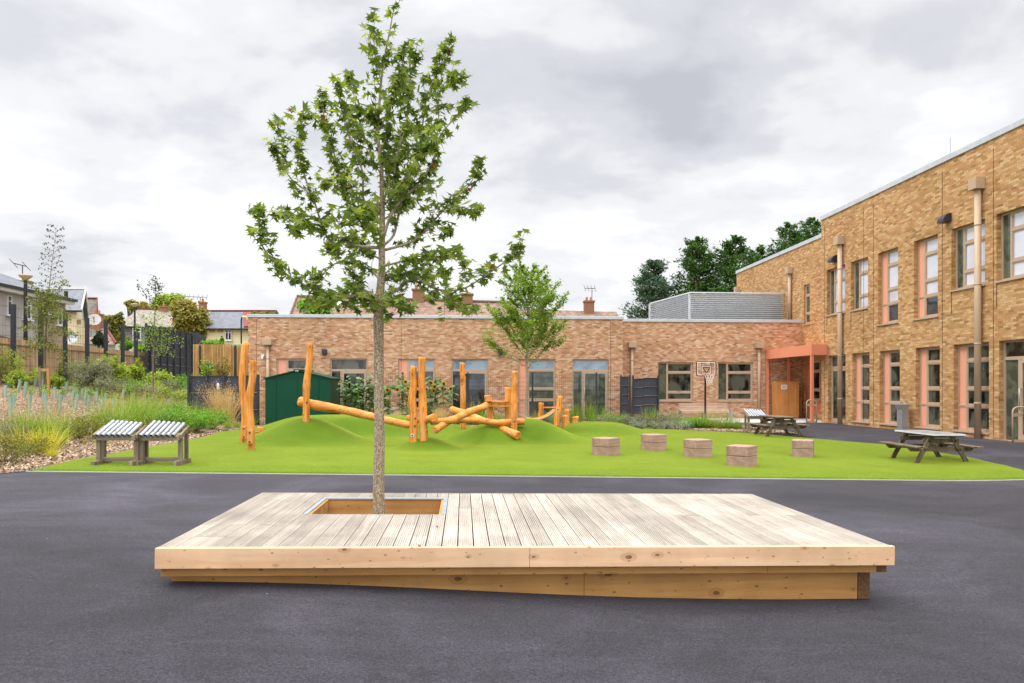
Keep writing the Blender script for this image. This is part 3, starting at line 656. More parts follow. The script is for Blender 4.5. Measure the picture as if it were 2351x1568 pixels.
pipe(rw, (XM_, YM0, 0), U2, N2, uR(2253), 0, PX(2257, 430, XM_-.15).z, .1, (.34, .32, .38), .12)
pipe(rw, (XF, YF0, 0), U2, N2, uF(1817), TOPZ-.1, PX(1819, 628, XF).z, .09, (.34, .3, .38), .1)
pipe(rw, (XF, YF0, 0), U2, N2, uF(1697), TOPZ-.1, PX(1697, 672, XF).z, .09, (.34, .3, .38), .1)
for zx, zy in ((880, 945), (1556, 702)):
    px, py = R6(zx, zy); c = PX(px, py, XM_); mb = MB(); n = 8; prof = [(0, .16)]+[(-.3*math.sin(k/n*math.pi/2), .16-.3+.3*math.cos(k/n*math.pi/2)) for k in range(1, n+1)]+[(0, -.14)]
    for sy in (-.16, .16): mb.quad([c+V((x, sy, z)) for x, z in prof])
    for k in range(len(prof)-1): mb.quad([c+V((prof[k][0], -.16, prof[k][1])), c+V((prof[k][0], .16, prof[k][1])), c+V((prof[k+1][0], .16, prof[k+1][1])), c+V((prof[k+1][0], -.16, prof[k+1][1]))])
    mb.build('wall_lamp', M['dark_metal'], rw)
mb = MB()
for px, py in ((R6(1535, 0)[0], 0),):
    c = PX(px, 400, XM_+.2); mb.tube([V((XM_+.4, c.y, ZT1-.1)), V((XM_+.4, c.y, ZT1+.75))], .012, 6)
mb.build('lightning_rod', M['steel'], rw)
# ---- orange entrance canopy
XC = 15.5; yc0 = PX(1863, 888, XC).y; yc1 = YB-.03; zb_ = PX(1863, 814.9, XC).z; zt_ = PX(1863, 790.4, XC).z
cn = thing('entrance_canopy', 'flat orange steel canopy on slim posts in the corner of the brick buildings', 'canopy', (XC+.9, (yc0+yc1)/2, 0))
mb = MB(); mb.box2((XC, yc0, zb_), (XC+.06, yc1, zt_)); mb.box2((XC+.06, yc0, zb_+.002), (XM_-.03, yc0+.06, zt_)); mb.build('fascia', M['orange'], cn)
mb = MB(); mb.box2((XC+.06, yc0+.06, zb_+.12), (XF-.03, yc1, zt_-.03)); mb.build('roof', M['orange'], cn)
for x, y in ((XC+.07, yc0+.09), (XC+.07, yc1-.12), (XM_+.35, yc1-.25)):
    mb = MB(); mb.box2((x-.06, y-.06, 0), (x+.06, y+.06, zb_+.12)); mb.build('post', M['orange'], cn)
# ---- cupboard
c0 = PY(*R8(195, 1235), 34.35); c1 = PY(*R8(505, 1235), 34.35); zt = 1.9
cb = thing('storage_cupboard', 'tall two-door orange veneer cupboard with a paper notice, under the canopy', 'cupboard', ((c0.x+c1.x)/2, 34.4, 0))
mb = MB(); mb.box2((c0.x, 34.37, .03), (c1.x, 34.85, zt)); mb.box2((c0.x-.01, 34.34, zt), (c1.x+.01, 34.86, zt+.03)); mb.build('carcass', M['cupboard'], cb)
xm = PY(*R8(362, 800), 34.35).x
for a, b, hx in ((c0.x+.008, xm-.004, xm-.06), (xm+.004, c1.x-.008, xm+.06)):
    mb = MB(); mb.box2((a, 34.345, .06), (b, 34.368, zt-.01)); d = mb.build('door', M['cupboard'], cb, bevel=.003)
    mb = MB(); mb.tube([(hx, 34.34, 1.28), (hx, 34.31, 1.3), (hx, 34.31, 1.38), (hx, 34.34, 1.4)], .012, 6); mb.build('handle', M['steel'], d)
a = PY(*R8(262, 788), 34.34); b = PY(*R8(343, 848), 34.34)
pn = thing('paper_notice', 'white paper notice with lines of print taped to the left cupboard door', 'notice', (a.x, 34.34, a.z))
mb = MB(); mb.box2((a.x, 34.338, b.z), (b.x, 34.342, a.z)); mb.build('sheet', M['paper'], pn)
mb = MB()
for k, (w0, w1) in enumerate(((.32, .68), (.12, .9), (.2, .8), (.14, .86))):
    z = a.z-(a.z-b.z)*(.22+.17*k); mb.box2((a.x+(b.x-a.x)*w0, 34.336, z-.008), (a.x+(b.x-a.x)*w1, 34.3375, z+.008))
mb.build('print', M['ink'], pn)
ball = G(*R8(594, 1237)); mb = MB(); 
bm = MB(); bm.tube([ball+V((0, 0, z)) for z in (0.0, .02, .05, .08, .1)], [.02, .045, .055, .045, .02], 12); b_ = bm.build('ball', M['blue'], None, True); tag(b_, 'small blue ball on the pale paving beside the cupboard', 'ball')
# ---- door guard hoops
def hoop(name, label, pxa, pxb, pyb, X=None):
    a = G(pxa, pyb); b = G(pxb, pyb); c = (a+b)/2; w = .5; hh = 1.05; 
    h = thing(name, label, 'guard rail', c, 0, 'steel hoops guarding the doors')
    d = (b-a); d.z = 0; d.normalize(); w = (b-a).length/2
    mb = MB(); pts = [c-d*w]+[c-d*w+V((0, 0, hh-.15))]+[c+d*(-w+.15-.15*math.cos(t_))+V((0, 0, hh-.15+.15*math.sin(t_))) for t_ in np.linspace(.3, math.pi/2, 5)]
    pts2 = [c+d*(w-.15+.15*math.sin(t_))+V((0, 0, hh-.15+.15*math.cos(t_))) for t_ in np.linspace(0, 1.27, 5)]+[c+d*w+V((0, 0, hh-.15)), c+d*w]
    mb.tube(pts+pts2, .024, 10); mb.build('tube', M['pipe'], h, True)
    mb = MB(); mb.beam(c-d*w+V((0, 0, .82)), c+d*w+V((0, 0, .82)), .012, .1); mb.build('plate', M['pipe'], h); mb = MB(); mb.beam(c-d*w+V((0, 0, .05)), c+d*w+V((0, 0, .05)), .012, .08); mb.build('plate', M['pipe'], h)
    mb = MB(); mb.tube([c+V((0, -.012, .82)), c+V((0, -.02, .82))], .03, 10); mb.build('bolt', M['black'], h)
hoop('door_guard', 'slim metal hoop standing in front of the canopy post', 1852, 1874.5, 971)
hoop('door_guard', 'large metal hoop guarding the glazed door at the right edge of the photo', 2325, 2375, 1016)
# ---- drinking fountain
g = G(*R5(1500, 732)); fx, fy = 15.98, PX(2073, 988, 16.0).y
ft = thing('drinking_fountain', 'brushed steel drinking fountain pedestal standing against the brick wall', 'drinking fountain', (fx, fy, 0))
mb = MB(); mb.v = [(fx+x*w, fy+y*w2, z) for z, w, w2 in ((0, .12, .15), (.8, .12, .15), (.98, .17, .21)) for x, y in ((-1, -1), (1, -1), (1, 1), (-1, 1))]
for k in range(2):
    for i in range(4): mb.f.append((k*4+i, k*4+(i+1) % 4, k*4+4+(i+1) % 4, k*4+4+i)); mb.uv += [(0, 0)]*4; mb.m.append(0)
mb.build('pedestal', M['steel'], ft, bevel=.008)
mb = MB(); mb.box2((fx-.17, fy-.21, .985), (fx+.17, fy+.21, 1.0)); mb.build('basin', M['steel'], ft)
for s in (-.1, .1):
    mb = MB(); mb.tube([(fx+.08, fy+s, .99), (fx+.08, fy+s, 1.1), (fx, fy+s, 1.13), (fx-.03, fy+s, 1.1)], .014, 8); mb.build('spout', M['steel'], ft, True)
# ================================================================ THE DECK WITH THE TREE PIT
def on_ray(px, py, z): return PZ(px, py, z)
fl, fr, bl = on_ray(355, 1260, .44), on_ray(2055, 1255, .36), on_ray(600, 1130.5, .44)
ex = (fr-fl); DW = ex.length; ex.normalize(); ey = (bl-fl); DD = ey.length; ey = ey-ex*ey.dot(ex); ey.normalize(); ez = ex.cross(ey)
DMx = Matrix((ex, ey, ez)).transposed()
DK = lambda x, y, z=0: fl+ex*x+ey*y+ez*z
def inv(p): q = p-fl; return (q.dot(ex), q.dot(ey))
def deck_hit(px, py):
    d = V(ray(px, py)); o_ = V((0, 0, EYE)); t_ = (fl-o_).dot(ez)/d.dot(ez); return inv(o_+d*t_)
h0 = deck_hit(692, 1180); h1 = deck_hit(1030, 1180); h2 = deck_hit(1022, 1141.5)
HX0, HX1, HY0, HY1 = h0[0], h1[0], h0[1], h2[1]
pit_ = (DW-.004)/46; HX0 = .002+pit_*round((HX0-.002)/pit_)+.001; HX1 = .002+pit_*round((HX1-.002)/pit_)-.006
dk = thing('timber_deck', 'wide low platform of pale grooved decking boards with a square tree pit', 'deck', DK(DW/2, DD/2, -.4))
def dbox(mb, x0, x1, y0, y1, z0, z1): mb.box(DK((x0+x1)/2, (y0+y1)/2, (z0+z1)/2), (x1-x0, y1-y0, z1-z0), DMx)
n = 46; pitch = (DW-.004)/n; bwid = pitch-.0095
def board(mb, x0, y0, y1, zz):
    g = 6; prof = [(0, -.026), (0, -.003), (.003, 0)]; gw = (bwid-.012)/g
    for k in range(g):
        a = .006+gw*k; prof += [(a+gw*.16, 0), (a+gw*.3, -.008), (a+gw*.66, -.008), (a+gw*.8, 0)]
    prof += [(bwid-.003, 0), (bwid, -.003), (bwid, -.026)]
    b = len(mb.v); K = len(prof)
    for y in (y0, y1): mb.v += [tuple(DK(x0+x, y, z+zz)) for x, z in prof]
    for k in range(K):
        k2 = (k+1) % K; mb.f.append((b+k, b+k2, b+K+k2, b+K+k)); mb.uv += [(0, 0)]*4; mb.m.append(0)
    mb.f.append(tuple(range(b, b+K))); mb.uv += [(0, 0)]*K; mb.m.append(0)
    mb.f.append(tuple(range(b+K, b+2*K))[::-1]); mb.uv += [(0, 0)]*K; mb.m.append(0)
mb = MB(); fas = .045
for i in range(n):
    x0 = .002+i*pitch; segs = [(fas+.003, DD)]
    if x0+bwid > HX0+.01 and x0 < HX1-.01: segs = [(fas+.003, HY0), (HY1, DD)]
    out = []
    for a, b in segs:
        cuts = []
        if i < 20:
            for c_ in (.42, .9, 1.75): 
                if a+.1 < c_ < b-.1 and (i % 2 == 0 or c_ == .42): cuts.append(c_)
        elif i < 34: cuts = [.42] if a < .42 and random.random() < .6 else []
        else: cuts = [1.35] if random.random() < .5 else []
        q = [a]+cuts+[b]
        out += list(zip(q, q[1:]))
    for a, b in out: board(mb, x0, a+.0015, b-.0015, random.uniform(-.0012, .0012))
mb.build('decking_boards', M['deck'], dk)
mb = MB()
for i in range(n):
    for y in (.12, .47, .85, 1.3, 1.8, 2.3, DD-.06):
        for s in (.25, .75):
            x = .002+i*pitch+bwid*s
            if HX0-.1 < x < HX1+.05 and HY0-.05 < y < HY1+.05: continue
            c_ = DK(x, y+random.uniform(-.006, .006), .0006); mb.quad([c_+ex*(.005*math.cos(a))+ey*(.005*math.sin(a)) for a in np.linspace(0, 5.2, 6)])
mb.build('screws', M['seed'], dk)
jx = deck_hit(1217, 1258)[0]; f_ = .152
for a, b in ((0, jx-.001), (jx+.001, DW)):
    mb = MB(); dbox(mb, a, b, 0, fas, -f_, .003); mb.build('fascia', M['larch'], dk, bevel=.004)
mb = MB(); dbox(mb, -.0, .045, fas+.001, DD, -f_, -.028); dbox(mb, DW-.045, DW, fas+.001, DD, -f_, -.028); dbox(mb, .046, DW-.046, DD-.045, DD-.001, -f_, -.028); mb.build('fascia', M['larch'], dk)
j2 = deck_hit(1778, 1300)[0]
for a, b in ((.015, 4.75), (4.752, DW-.11)):
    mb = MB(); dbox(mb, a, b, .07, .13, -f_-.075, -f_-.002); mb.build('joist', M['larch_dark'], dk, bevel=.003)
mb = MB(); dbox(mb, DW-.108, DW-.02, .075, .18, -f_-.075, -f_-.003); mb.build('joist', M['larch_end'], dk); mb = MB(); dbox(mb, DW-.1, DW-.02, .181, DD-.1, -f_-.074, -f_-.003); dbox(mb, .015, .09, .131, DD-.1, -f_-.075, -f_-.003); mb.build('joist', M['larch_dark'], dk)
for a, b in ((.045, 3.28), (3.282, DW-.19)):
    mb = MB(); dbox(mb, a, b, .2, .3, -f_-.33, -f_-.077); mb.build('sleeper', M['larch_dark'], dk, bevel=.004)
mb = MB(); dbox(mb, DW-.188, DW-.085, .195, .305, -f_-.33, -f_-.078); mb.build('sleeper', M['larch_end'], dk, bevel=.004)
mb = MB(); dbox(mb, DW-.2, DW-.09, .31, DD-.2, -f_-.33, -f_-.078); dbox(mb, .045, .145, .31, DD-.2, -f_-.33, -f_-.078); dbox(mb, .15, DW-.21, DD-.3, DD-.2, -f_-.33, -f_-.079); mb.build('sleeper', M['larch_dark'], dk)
# pit lining and the pale metal trim round the pit
mb = MB(); w = .07
dbox(mb, HX0, HX1, HY1-w, HY1, -.3, -.014); dbox(mb, HX0, HX0+w, HY0, HY1-w, -.3, -.014); dbox(mb, HX1-w, HX1, HY0, HY1-w, -.3, -.014); dbox(mb, HX0, HX1, HY0+.0, HY0+.02, -.3, -.03)
mb.build('pit_lining', M['larch_dark'], dk)  # shade inside the pit comes from the darker larch colour
mb = MB(); w = .045
dbox(mb, HX0, HX1, HY1-.085, HY1-.001, -.013, -.002); dbox(mb, HX0, HX0+w, HY0+.02, HY1-.086, -.013, -.0025); dbox(mb, HX1-w, HX1, HY0+.02, HY1-.086, -.013, -.0025)
mb.build('pit_trim', M['trim'], dk)
tp = MB(); tp.quad([DK(HX0, HY0, -.32), DK(HX1, HY0, -.32), DK(HX1, HY1, -.32), DK(HX0, HY1, -.32)]); o = tp.build('soil_ground', M['turned_soil']); o['kind'] = 'structure'
# ================================================================ TREES
def star_leaf(vv, ff, c, nrm, tip, s):
    """five-lobed star leaf around c"""
    n_ = V(nrm).normalized(); t_ = V(tip); t_ = (t_-n_*t_.dot(n_))
    if t_.length < 1e-3: t_ = V((0, 0, -1)).cross(n_)
    t_.normalize(); b_ = n_.cross(t_); base = len(vv)
    lob = [(0, 1.0), (.19, .42), (.33*3.14/2*.98+.35, .9), (1.15, .38), (1.75, .8), (2.25, .32), (3.14, .22)]
    pts = [(r, a) for a, r in lob]+[(r, -a) for a, r in lob[-2:0:-1]]
    vv.append(tuple(V(c)-n_*s*.08))
    for r, a in pts: vv.append(tuple(V(c)+t_*(r*s*math.cos(a))+b_*(r*s*math.sin(a))+n_*s*.10*(r-.5)*random.uniform(-1, 1)))
    K = len(pts)
    for k in range(K): ff.append((base, base+1+k, base+1+(k+1) % K))
def simple_leaf(vv, ff, c, nrm, tip, s, w=.5):
    n_ = V(nrm).normalized(); t_ = V(tip); t_ = t_-n_*t_.dot(n_)
    if t_.length < 1e-3: t_ = V((.3, .5, -1)).cross(n_)
    t_.normalize(); b_ = n_.cross(t_); b = len(vv); c = V(c)
    vv += [tuple(c-t_*s*.5), tuple(c+b_*s*w*.5), tuple(c+t_*s*.5+n_*s*.1*random.uniform(-1, 1)), tuple(c-b_*s*w*.5)]; ff.append((b, b+1, b+2, b+3))
def rv(): return V((random.gauss(0, 1), random.gauss(0, 1), random.gauss(0, 1)))
def spline(pts, n=5):
    out = []; K = len(pts)
    for i in range(K-1):
        p0, p1, p2, p3 = pts[max(i-1, 0)], pts[i], pts[i+1], pts[min(i+2, K-1)]
        for k in range(n):
            t_ = k/n; out.append(.5*((2*p1)+(p2-p0)*t_+(2*p0-5*p1+4*p2-p3)*t_*t_+(3*p1-p0-3*p2+p3)*t_**3))
    out.append(pts[-1]); return out
# main sweetgum
ZT = 7.16; base = P(870, 1180, ZT); tz0 = base.z-.32
T = lambda x, y, dz=0: P(*RT(x, y), ZT+dz)
trunk_pts = [P(870, 1184, ZT)-V((0, 0, .32)), P(870, 1178, ZT), P(869.5, 1100, ZT), P(871, 1000, ZT), P(870, 900, ZT), P(870, 800, ZT), T(668, 1540), T(674, 1420), T(684, 1300), T(684, 1180), T(686, 1050), T(684, 900), T(680, 780), T(664, 640), T(672, 500), T(682, 380), T(700, 260), T(722, 150), T(738, 60), T(752, 2)]
rads = [.078, .064, .058, .054, .053, .05, .054, .046, .037, .034, .03, .024, .02, .016, .0135, .011, .009, .007, .005, .002]
sg = thing('sweetgum_tree', 'young sweetgum with star-shaped green leaves rising out of the square pit in the deck', 'tree', P(870, 1184, ZT)-V((0, 0, .32)))
wood = MB(); wood.tube(spline(trunk_pts, 3), np.interp(np.linspace(0, 19, 58), range(20), rads), 14, jitter=.06)
limbs = MB(); 
BR = [ # traced limbs: (points, depth drift, base radius)
 ([(655, 1455), (600, 1425), (500, 1418), (420, 1432), (360, 1450)], -.5, .016), ([(640, 1500), (655, 1440), (560, 1378), (440, 1415), (270, 1345), (190, 1280), (110, 1180), (95, 1060), (88, 975)], .3, .022),
 ([(672, 1340), (620, 1290), (530, 1258), (450, 1270), (380, 1330), (330, 1310)], .55, .016), ([(690, 1190), (560, 1180), (490, 1140), (430, 1150), (390, 1060), (345, 940), (250, 860), (190, 760), (165, 680)], -.35, .02),
 ([(400, 1080), (330, 1075), (265, 1095)], -.5, .008), ([(350, 1040), (280, 1040), (215, 1025), (165, 1020)], -.4, .008), ([(345, 940), (300, 800), (280, 690), (300, 600), (302, 530)], -.1, .011), ([(230, 820), (215, 700), (190, 620), (178, 570)], -.3, .006),
 ([(680, 1060), (600, 1030), (545, 1010), (505, 900), (455, 740), (415, 600), (400, 500), (398, 425)], .5, .015), ([(682, 1000), (600, 970), (590, 820), (540, 700), (500, 560), (480, 470), (485, 370)], -.55, .014), ([(590, 820), (520, 600), (560, 520), (540, 420), (528, 345)], .25, .008),
 ([(668, 660), (610, 520), (560, 560), (575, 600)], .2, .006), ([(666, 600), (640, 500), (625, 440)], -.2, .006), ([(660, 1440), (760, 1390), (840, 1335), (950, 1390), (1060, 1390), (1140, 1350), (1250, 1275), (1310, 1230), (1352, 1170)], -.3, .02),
 ([(960, 1390), (1030, 1450), (1090, 1475), (1145, 1485)], -.45, .008), ([(690, 1145), (740, 1010), (850, 890), (930, 780), (965, 650), (1040, 560), (1085, 500), (1105, 460)], -.3, .018), ([(690, 1180), (740, 1130), (765, 1030), (800, 900), (850, 760), (880, 600), (900, 470), (950, 340), (1000, 240), (1015, 180)], .35, .017),
 ([(930, 780), (955, 600), (960, 450), (985, 400), (1050, 380), (1085, 350)], .1, .009), ([(700, 1200), (830, 1160), (900, 1100), (960, 1030), (1040, 950), (1110, 880), (1140, 800), (1155, 750)], .4, .016), ([(980, 1010), (1050, 1000), (1100, 1010), (1140, 1000)], .5, .007),
 ([(900, 1100), (950, 1130), (985, 1100), (1010, 1090)], .1, .006), ([(684, 960), (730, 960), (755, 750), (800, 600), (815, 400), (840, 280), (855, 205)], -.2, .012), ([(664, 640), (715, 540), (770, 380), (790, 290), (795, 232)], .15, .007), ([(682, 400), (650, 260), (648, 160), (645, 55)], -.1, .007),
 ([(700, 300), (740, 260), (770, 300), (785, 330)], .2, .005), ([(680, 1280), (760, 1260), (860, 1230), (940, 1240), (1020, 1200), (1060, 1190)], -.55, .014), ([(680, 1300), (740, 1330), (820, 1300), (900, 1310), (1000, 1300)], .6, .013), ([(675, 1420), (720, 1440), (800, 1460), (830, 1480)], -.5, .01),
 ([(675, 1500), (640, 1470), (600, 1400), (560, 1330), (540, 1220)], -.3, .013), ([(685, 1250), (600, 1200), (540, 1160), (470, 1180), (420, 1200)], .7, .012), ([(685, 1100), (640, 1000), (600, 1040), (560, 960), (480, 900), (400, 880)], .8, .012), ([(690, 1150), (640, 1080), (560, 1040), (500, 1020)], -.7, .01),
 ([(700, 1050), (800, 980), (880, 930), (950, 870)], .75, .01), ([(700, 980), (770, 900), (830, 800), (900, 700), (930, 620)], -.65, .01), ([(690, 860), (640, 760), (600, 650), (590, 610)], -.4, .008), ([(684, 900), (740, 800), (780, 680), (820, 600)], .5, .008), ([(690, 1000), (720, 800), (705, 640), (735, 480), (750, 400)], .3, .01),
 ([(690, 1350), (780, 1420), (740, 1500), (700, 1520)], -.2, .006), ([(670, 1400), (620, 1440), (560, 1460), (450, 1470), (330, 1440)], .2, .012), ([(1060, 1390), (1080, 1300), (1060, 1230)], 0, .006), ([(840, 1335), (900, 1400), (950, 1450)], .2, .007)]
lv, lf, rvv, rff = [], [], [], []
def add_leaves_at(p, dirv, dens=1.0, size=.076):
    k = 1 if random.random() < dens else 0
    for _ in range(k):
        off = rv(); off.normalize(); off = off*random.uniform(.02, .085)+V((0, 0, random.uniform(-.03, .02)))
        c_ = p+off; nrm = off.normalized()*.7+V((random.gauss(0, .45), random.gauss(0, .45)-.15, .55+random.gauss(0, .4)))
        tip = off+V((random.gauss(0, .03), random.gauss(0, .03), -.045))
        tgt = (rvv, rff) if random.random() < .006 else (lv, lf)
        star_leaf(tgt[0], tgt[1], c_, nrm, tip, size*random.uniform(.62, 1.15))
def limb(pts, r0, leaf_from=.2, dens=1.0, twigs=True, step=.0215):
    sp = spline(pts, 4); K = len(sp); rr = [r0*(1-.82*(i/(K-1))**.8) for i in range(K)]
    limbs.tube(sp, rr, 6, jitter=.1)
    L = [0]
    for a, b in zip(sp, sp[1:]): L.append(L[-1]+(b-a).length)
    tot = L[-1]; d = 0
    while d < tot:
        f = d/tot; i = max(j for j in range(K) if L[j] <= d); i = min(i, K-2); p = sp[i].lerp(sp[i+1], (d-L[i])/max(1e-6, L[i+1]-L[i])); dv = (sp[i+1]-sp[i]).normalized()
        if f > leaf_from or random.random() < .25: add_leaves_at(p, dv, dens*(.7+.8*f))
        if f > .9: add_leaves_at(p, dv, 1); add_leaves_at(p, dv, .9)
        if twigs and f > .1 and random.random() < step*(9.5 if f < .85 else 3.5):
            tl = random.uniform(.08, .3)*(1.2-.6*f); q = dv*.45+V((random.gauss(0, .65), random.gauss(0, .65), .35+random.gauss(0, .4))); q.normalize()
            tw = [p, p+q*tl*.5, p+q*tl+V((0, 0, tl*.15))]; limbs.tube(tw, [.0035, .0028, .0015], 4, cap=False)
            for s in np.arange(.15, 1.01, .15): add_leaves_at(p+q*tl*s, q, .9)
            add_leaves_at(tw[-1], q, 1); add_leaves_at(tw[-1], q, .7)
        d += step
for pts, dz, r0 in BR:
    K = len(pts); limb([T(x, y, dz*(i/(K-1))**.8) for i, (x, y) in enumerate(pts)], r0)
limb(trunk_pts[12:], .001, .0, .5, False, .045)
wood.build('trunk', M['bark'], sg, True); limbs.build('limbs', M['bark_lime'], sg, True)
npmesh('crown', lv, lf, M['leaf_sweetgum'], sg); npmesh('turning_leaves', rvv, rff, M['leaf_red'], sg)
print('sweetgum leaves', len(lf)//12)

def tree(name, label, basep, hgt, tr, crown, nleaf, lsize, lmat, bmat, group=None, nb=22, up=.8, lw=.55, seed=1, cl=.18, start=.25, bl=.5, spread=1.0, cat='tree'):
    """trunk with limbs; crown(f)-> radius at height fraction f; leaves gather along the limbs"""
    random.seed(seed); b = V(basep); t_ = thing(name, label, cat, b, 0, group)
    mb = MB(); tp = [b-V((0, 0, .1))]+[b+V((random.gauss(0, .012)*hgt*(k > 1), random.gauss(0, .012)*hgt*(k > 1), hgt*k/8)) for k in range(1, 9)]
    mb.tube(spline(tp, 2), [tr*(1-.93*(i/16)) for i in range(17)], 9, jitter=.08)
    vv, ff = [], []; segs = []
    for k in range(nb):
        f = start+(1-start)*((k+.5)/nb)**.9*.96; i = min(7, int(f*8)); p = tp[i].lerp(tp[i+1], f*8-i); R = crown(f)*spread*random.uniform(.75, 1.1)
        a = k*2.4+random.uniform(-.4, .4); q = V((math.cos(a), math.sin(a), 0)); e = p+q*R+V((0, 0, R*up*random.uniform(.7, 1.2)))
        mid = p.lerp(e, .5)+V((random.gauss(0, .05)*R, random.gauss(0, .05)*R, -.08*R)); sp = spline([p, mid, e], 4); mb.tube(sp, [tr*.36*(1-f*.5)*(1-.8*j/8) for j in range(9)], 5, cap=False); segs.append((sp, R))
        for w in range(4):
            s = random.uniform(.3, .9); p2 = sp[int(s*8)]; q2 = V((math.cos(a+random.uniform(-1.3, 1.3)), math.sin(a+random.uniform(-1.3, 1.3)), up*random.uniform(.2, 1.4))); L2 = R*random.uniform(.25, .5); e2 = p2+q2*L2; s2 = spline([p2, p2.lerp(e2, .5), e2], 3); mb.tube(s2, [tr*.14*(1-.7*j/6) for j in range(7)], 4, cap=False); segs.append((s2, L2))
    tot = sum(R for _, R in segs)
    for sp, R in segs:
        m = max(2, int(nleaf*R/tot)); K = len(sp)
        for _ in range(m):
            s = bl+(1-bl)*random.random()**.8; s = max(.05, s); i = min(K-2, int(s*(K-1))); p = sp[i].lerp(sp[i+1], s*(K-1)-i)+rv()*cl*R
            simple_leaf(vv, ff, p, V((random.gauss(0, .6), random.gauss(0, .6), 1)), rv()+V((0, 0, -.4)), lsize*random.uniform(.6, 1.25), lw)
    mb.build('trunk', bmat, t_, True); npmesh('crown', vv, ff, lmat, t_); return t_
def blobcrown(vv, ff, c, r, n, s, w=.6, squash=1, droop=0):
    """clumps of leaves spread through an uneven ellipsoid"""
    c = V(c); cl = []
    for k in range(max(8, n//28)):
        d = rv(); d.normalize(); cl.append(V((d.x*r[0], d.y*r[1], d.z*r[2]))*random.uniform(.35, 1.0))
    for k in range(n):
        q = random.choice(cl); rr = .2*random.uniform(.5, 1.3); p = c+q+V((random.gauss(0, rr*r[0]), random.gauss(0, rr*r[1]), random.gauss(0, rr*r[2]*squash)))
        simple_leaf(vv, ff, p, q.normalized()+rv()*.7+V((0, 0, .5)), rv()+V((0, 0, -droop)), s*random.uniform(.6, 1.3), w)
def bushtree(name, label, blobs, n, s, lmat, basep=None, tr=.15, bmat=None, group=None, w=.6, cat='tree', seed=3, droop=0):
    random.seed(seed); c0 = V(blobs[0][0]); b = V(basep) if basep is not None else V((c0.x, c0.y, H(c0.x, c0.y)))
    t_ = thing(name, label, cat, b, 0, group); vv, ff = [], []; tot = sum(r[0]*r[2] for _, r in blobs)
    for c, r in blobs: blobcrown(vv, ff, c, r, int(n*r[0]*r[2]/tot), s, w, droop=droop)
    npmesh('crown' if cat == 'tree' else 'foliage', vv, ff, lmat, t_); mb = MB()
    for c, r in blobs:
        c = V(c); top = c+V((0, 0, r[2]*.3)); m1 = b.lerp(top, .5)+V((random.gauss(0, .05), random.gauss(0, .05), 0)); mb.tube(spline([b, m1, top], 3), [tr*(1-.8*j/6) for j in range(7)], 6, cap=False)
        for _ in range(5 if tr > .02 else 2):
            d = rv(); e = c+V((d.x*r[0]*.5, d.y*r[1]*.5, abs(d.z)*r[2]*.5)); mb.tube([m1, m1.lerp(e, .5)+rv()*.05*r[0], e], [tr*.4, tr*.25, tr*.1], 4, cap=False)
    mb.build('trunk' if cat == 'tree' else 'stem', bmat or M['bark2'], t_, True); return t_
def conifer(label, px, ptop, Z, wpx, mat, seed, group, nb=120, pbase=735):
    """ragged evergreen: tiers of irregular limbs carrying upswept sprays"""
    random.seed(seed); top = P(px, ptop, Z); b = V((top.x, top.y, 0)); hgt = top.z; R0 = wpx/F*Z; t_ = thing('conifer_tree', label, 'tree', b, 0, group); vv, ff = [], []; mb = MB()
    mb.tube([b, b+V((.1, 0, hgt*.5)), b+V((0, 0, hgt*.97))], [.3, .18, .03], 7); zlo = P(px, pbase, Z).z-.5
    for k in range(nb):
        f = (k+.5)/nb; z = zlo+(hgt-zlo)*f**.9; R = R0*(1-f**2.6)**.75*random.uniform(.45, 1.15)+.12; a = random.random()*6.283; o_ = V((math.cos(a), math.sin(a), 0)); p = V((b.x, b.y, z-.15*R)); e = p+o_*R+V((0, 0, R*random.uniform(.05, .6))); m = p.lerp(e, .55)-V((0, 0, .1*R)); sp = spline([p, m, e], 4); mb.tube(sp, [.05*(1-.8*j/8) for j in range(9)], 4, cap=False)
        for q in range(int(26+60*R/R0)):
            s_ = .25+.75*random.random()**.7; i = min(7, int(s_*8)); c = sp[i].lerp(sp[i+1], s_*8-i)+V((random.gauss(0, .16*R), random.gauss(0, .16*R), random.gauss(.05, .12*R)))
            d = (o_+V((random.gauss(0, .5), random.gauss(0, .5), random.gauss(.45, .35)))).normalized(); simple_leaf(vv, ff, c, rv()+V((0, 0, .6)), d, random.uniform(.22, .5), random.uniform(.22, .4))
    mb.build('trunk', M['bark2'], t_, True); npmesh('crown', vv, ff, M[mat], t_)
# light green maple between the play frame and the brick wing
g0 = P(1208, 951, 28.6)
mt = tree('young_maple_tree', 'slender young maple with fine light green leaves against the back brick wing', (g0.x, g0.y, .15), 6.45, .085, lambda f: 1.85*(1-abs((f-.42)/.62)**1.7)**.6*(.55+.45*min(1, (1.02-f)*2.2)) if abs(f-.42) < .61 else .25, 18000, .1, M['leaf_maple'], M['bark_lime'], nb=42, up=1.05, seed=5, cl=.085, start=.33, bl=.2, lw=.75)
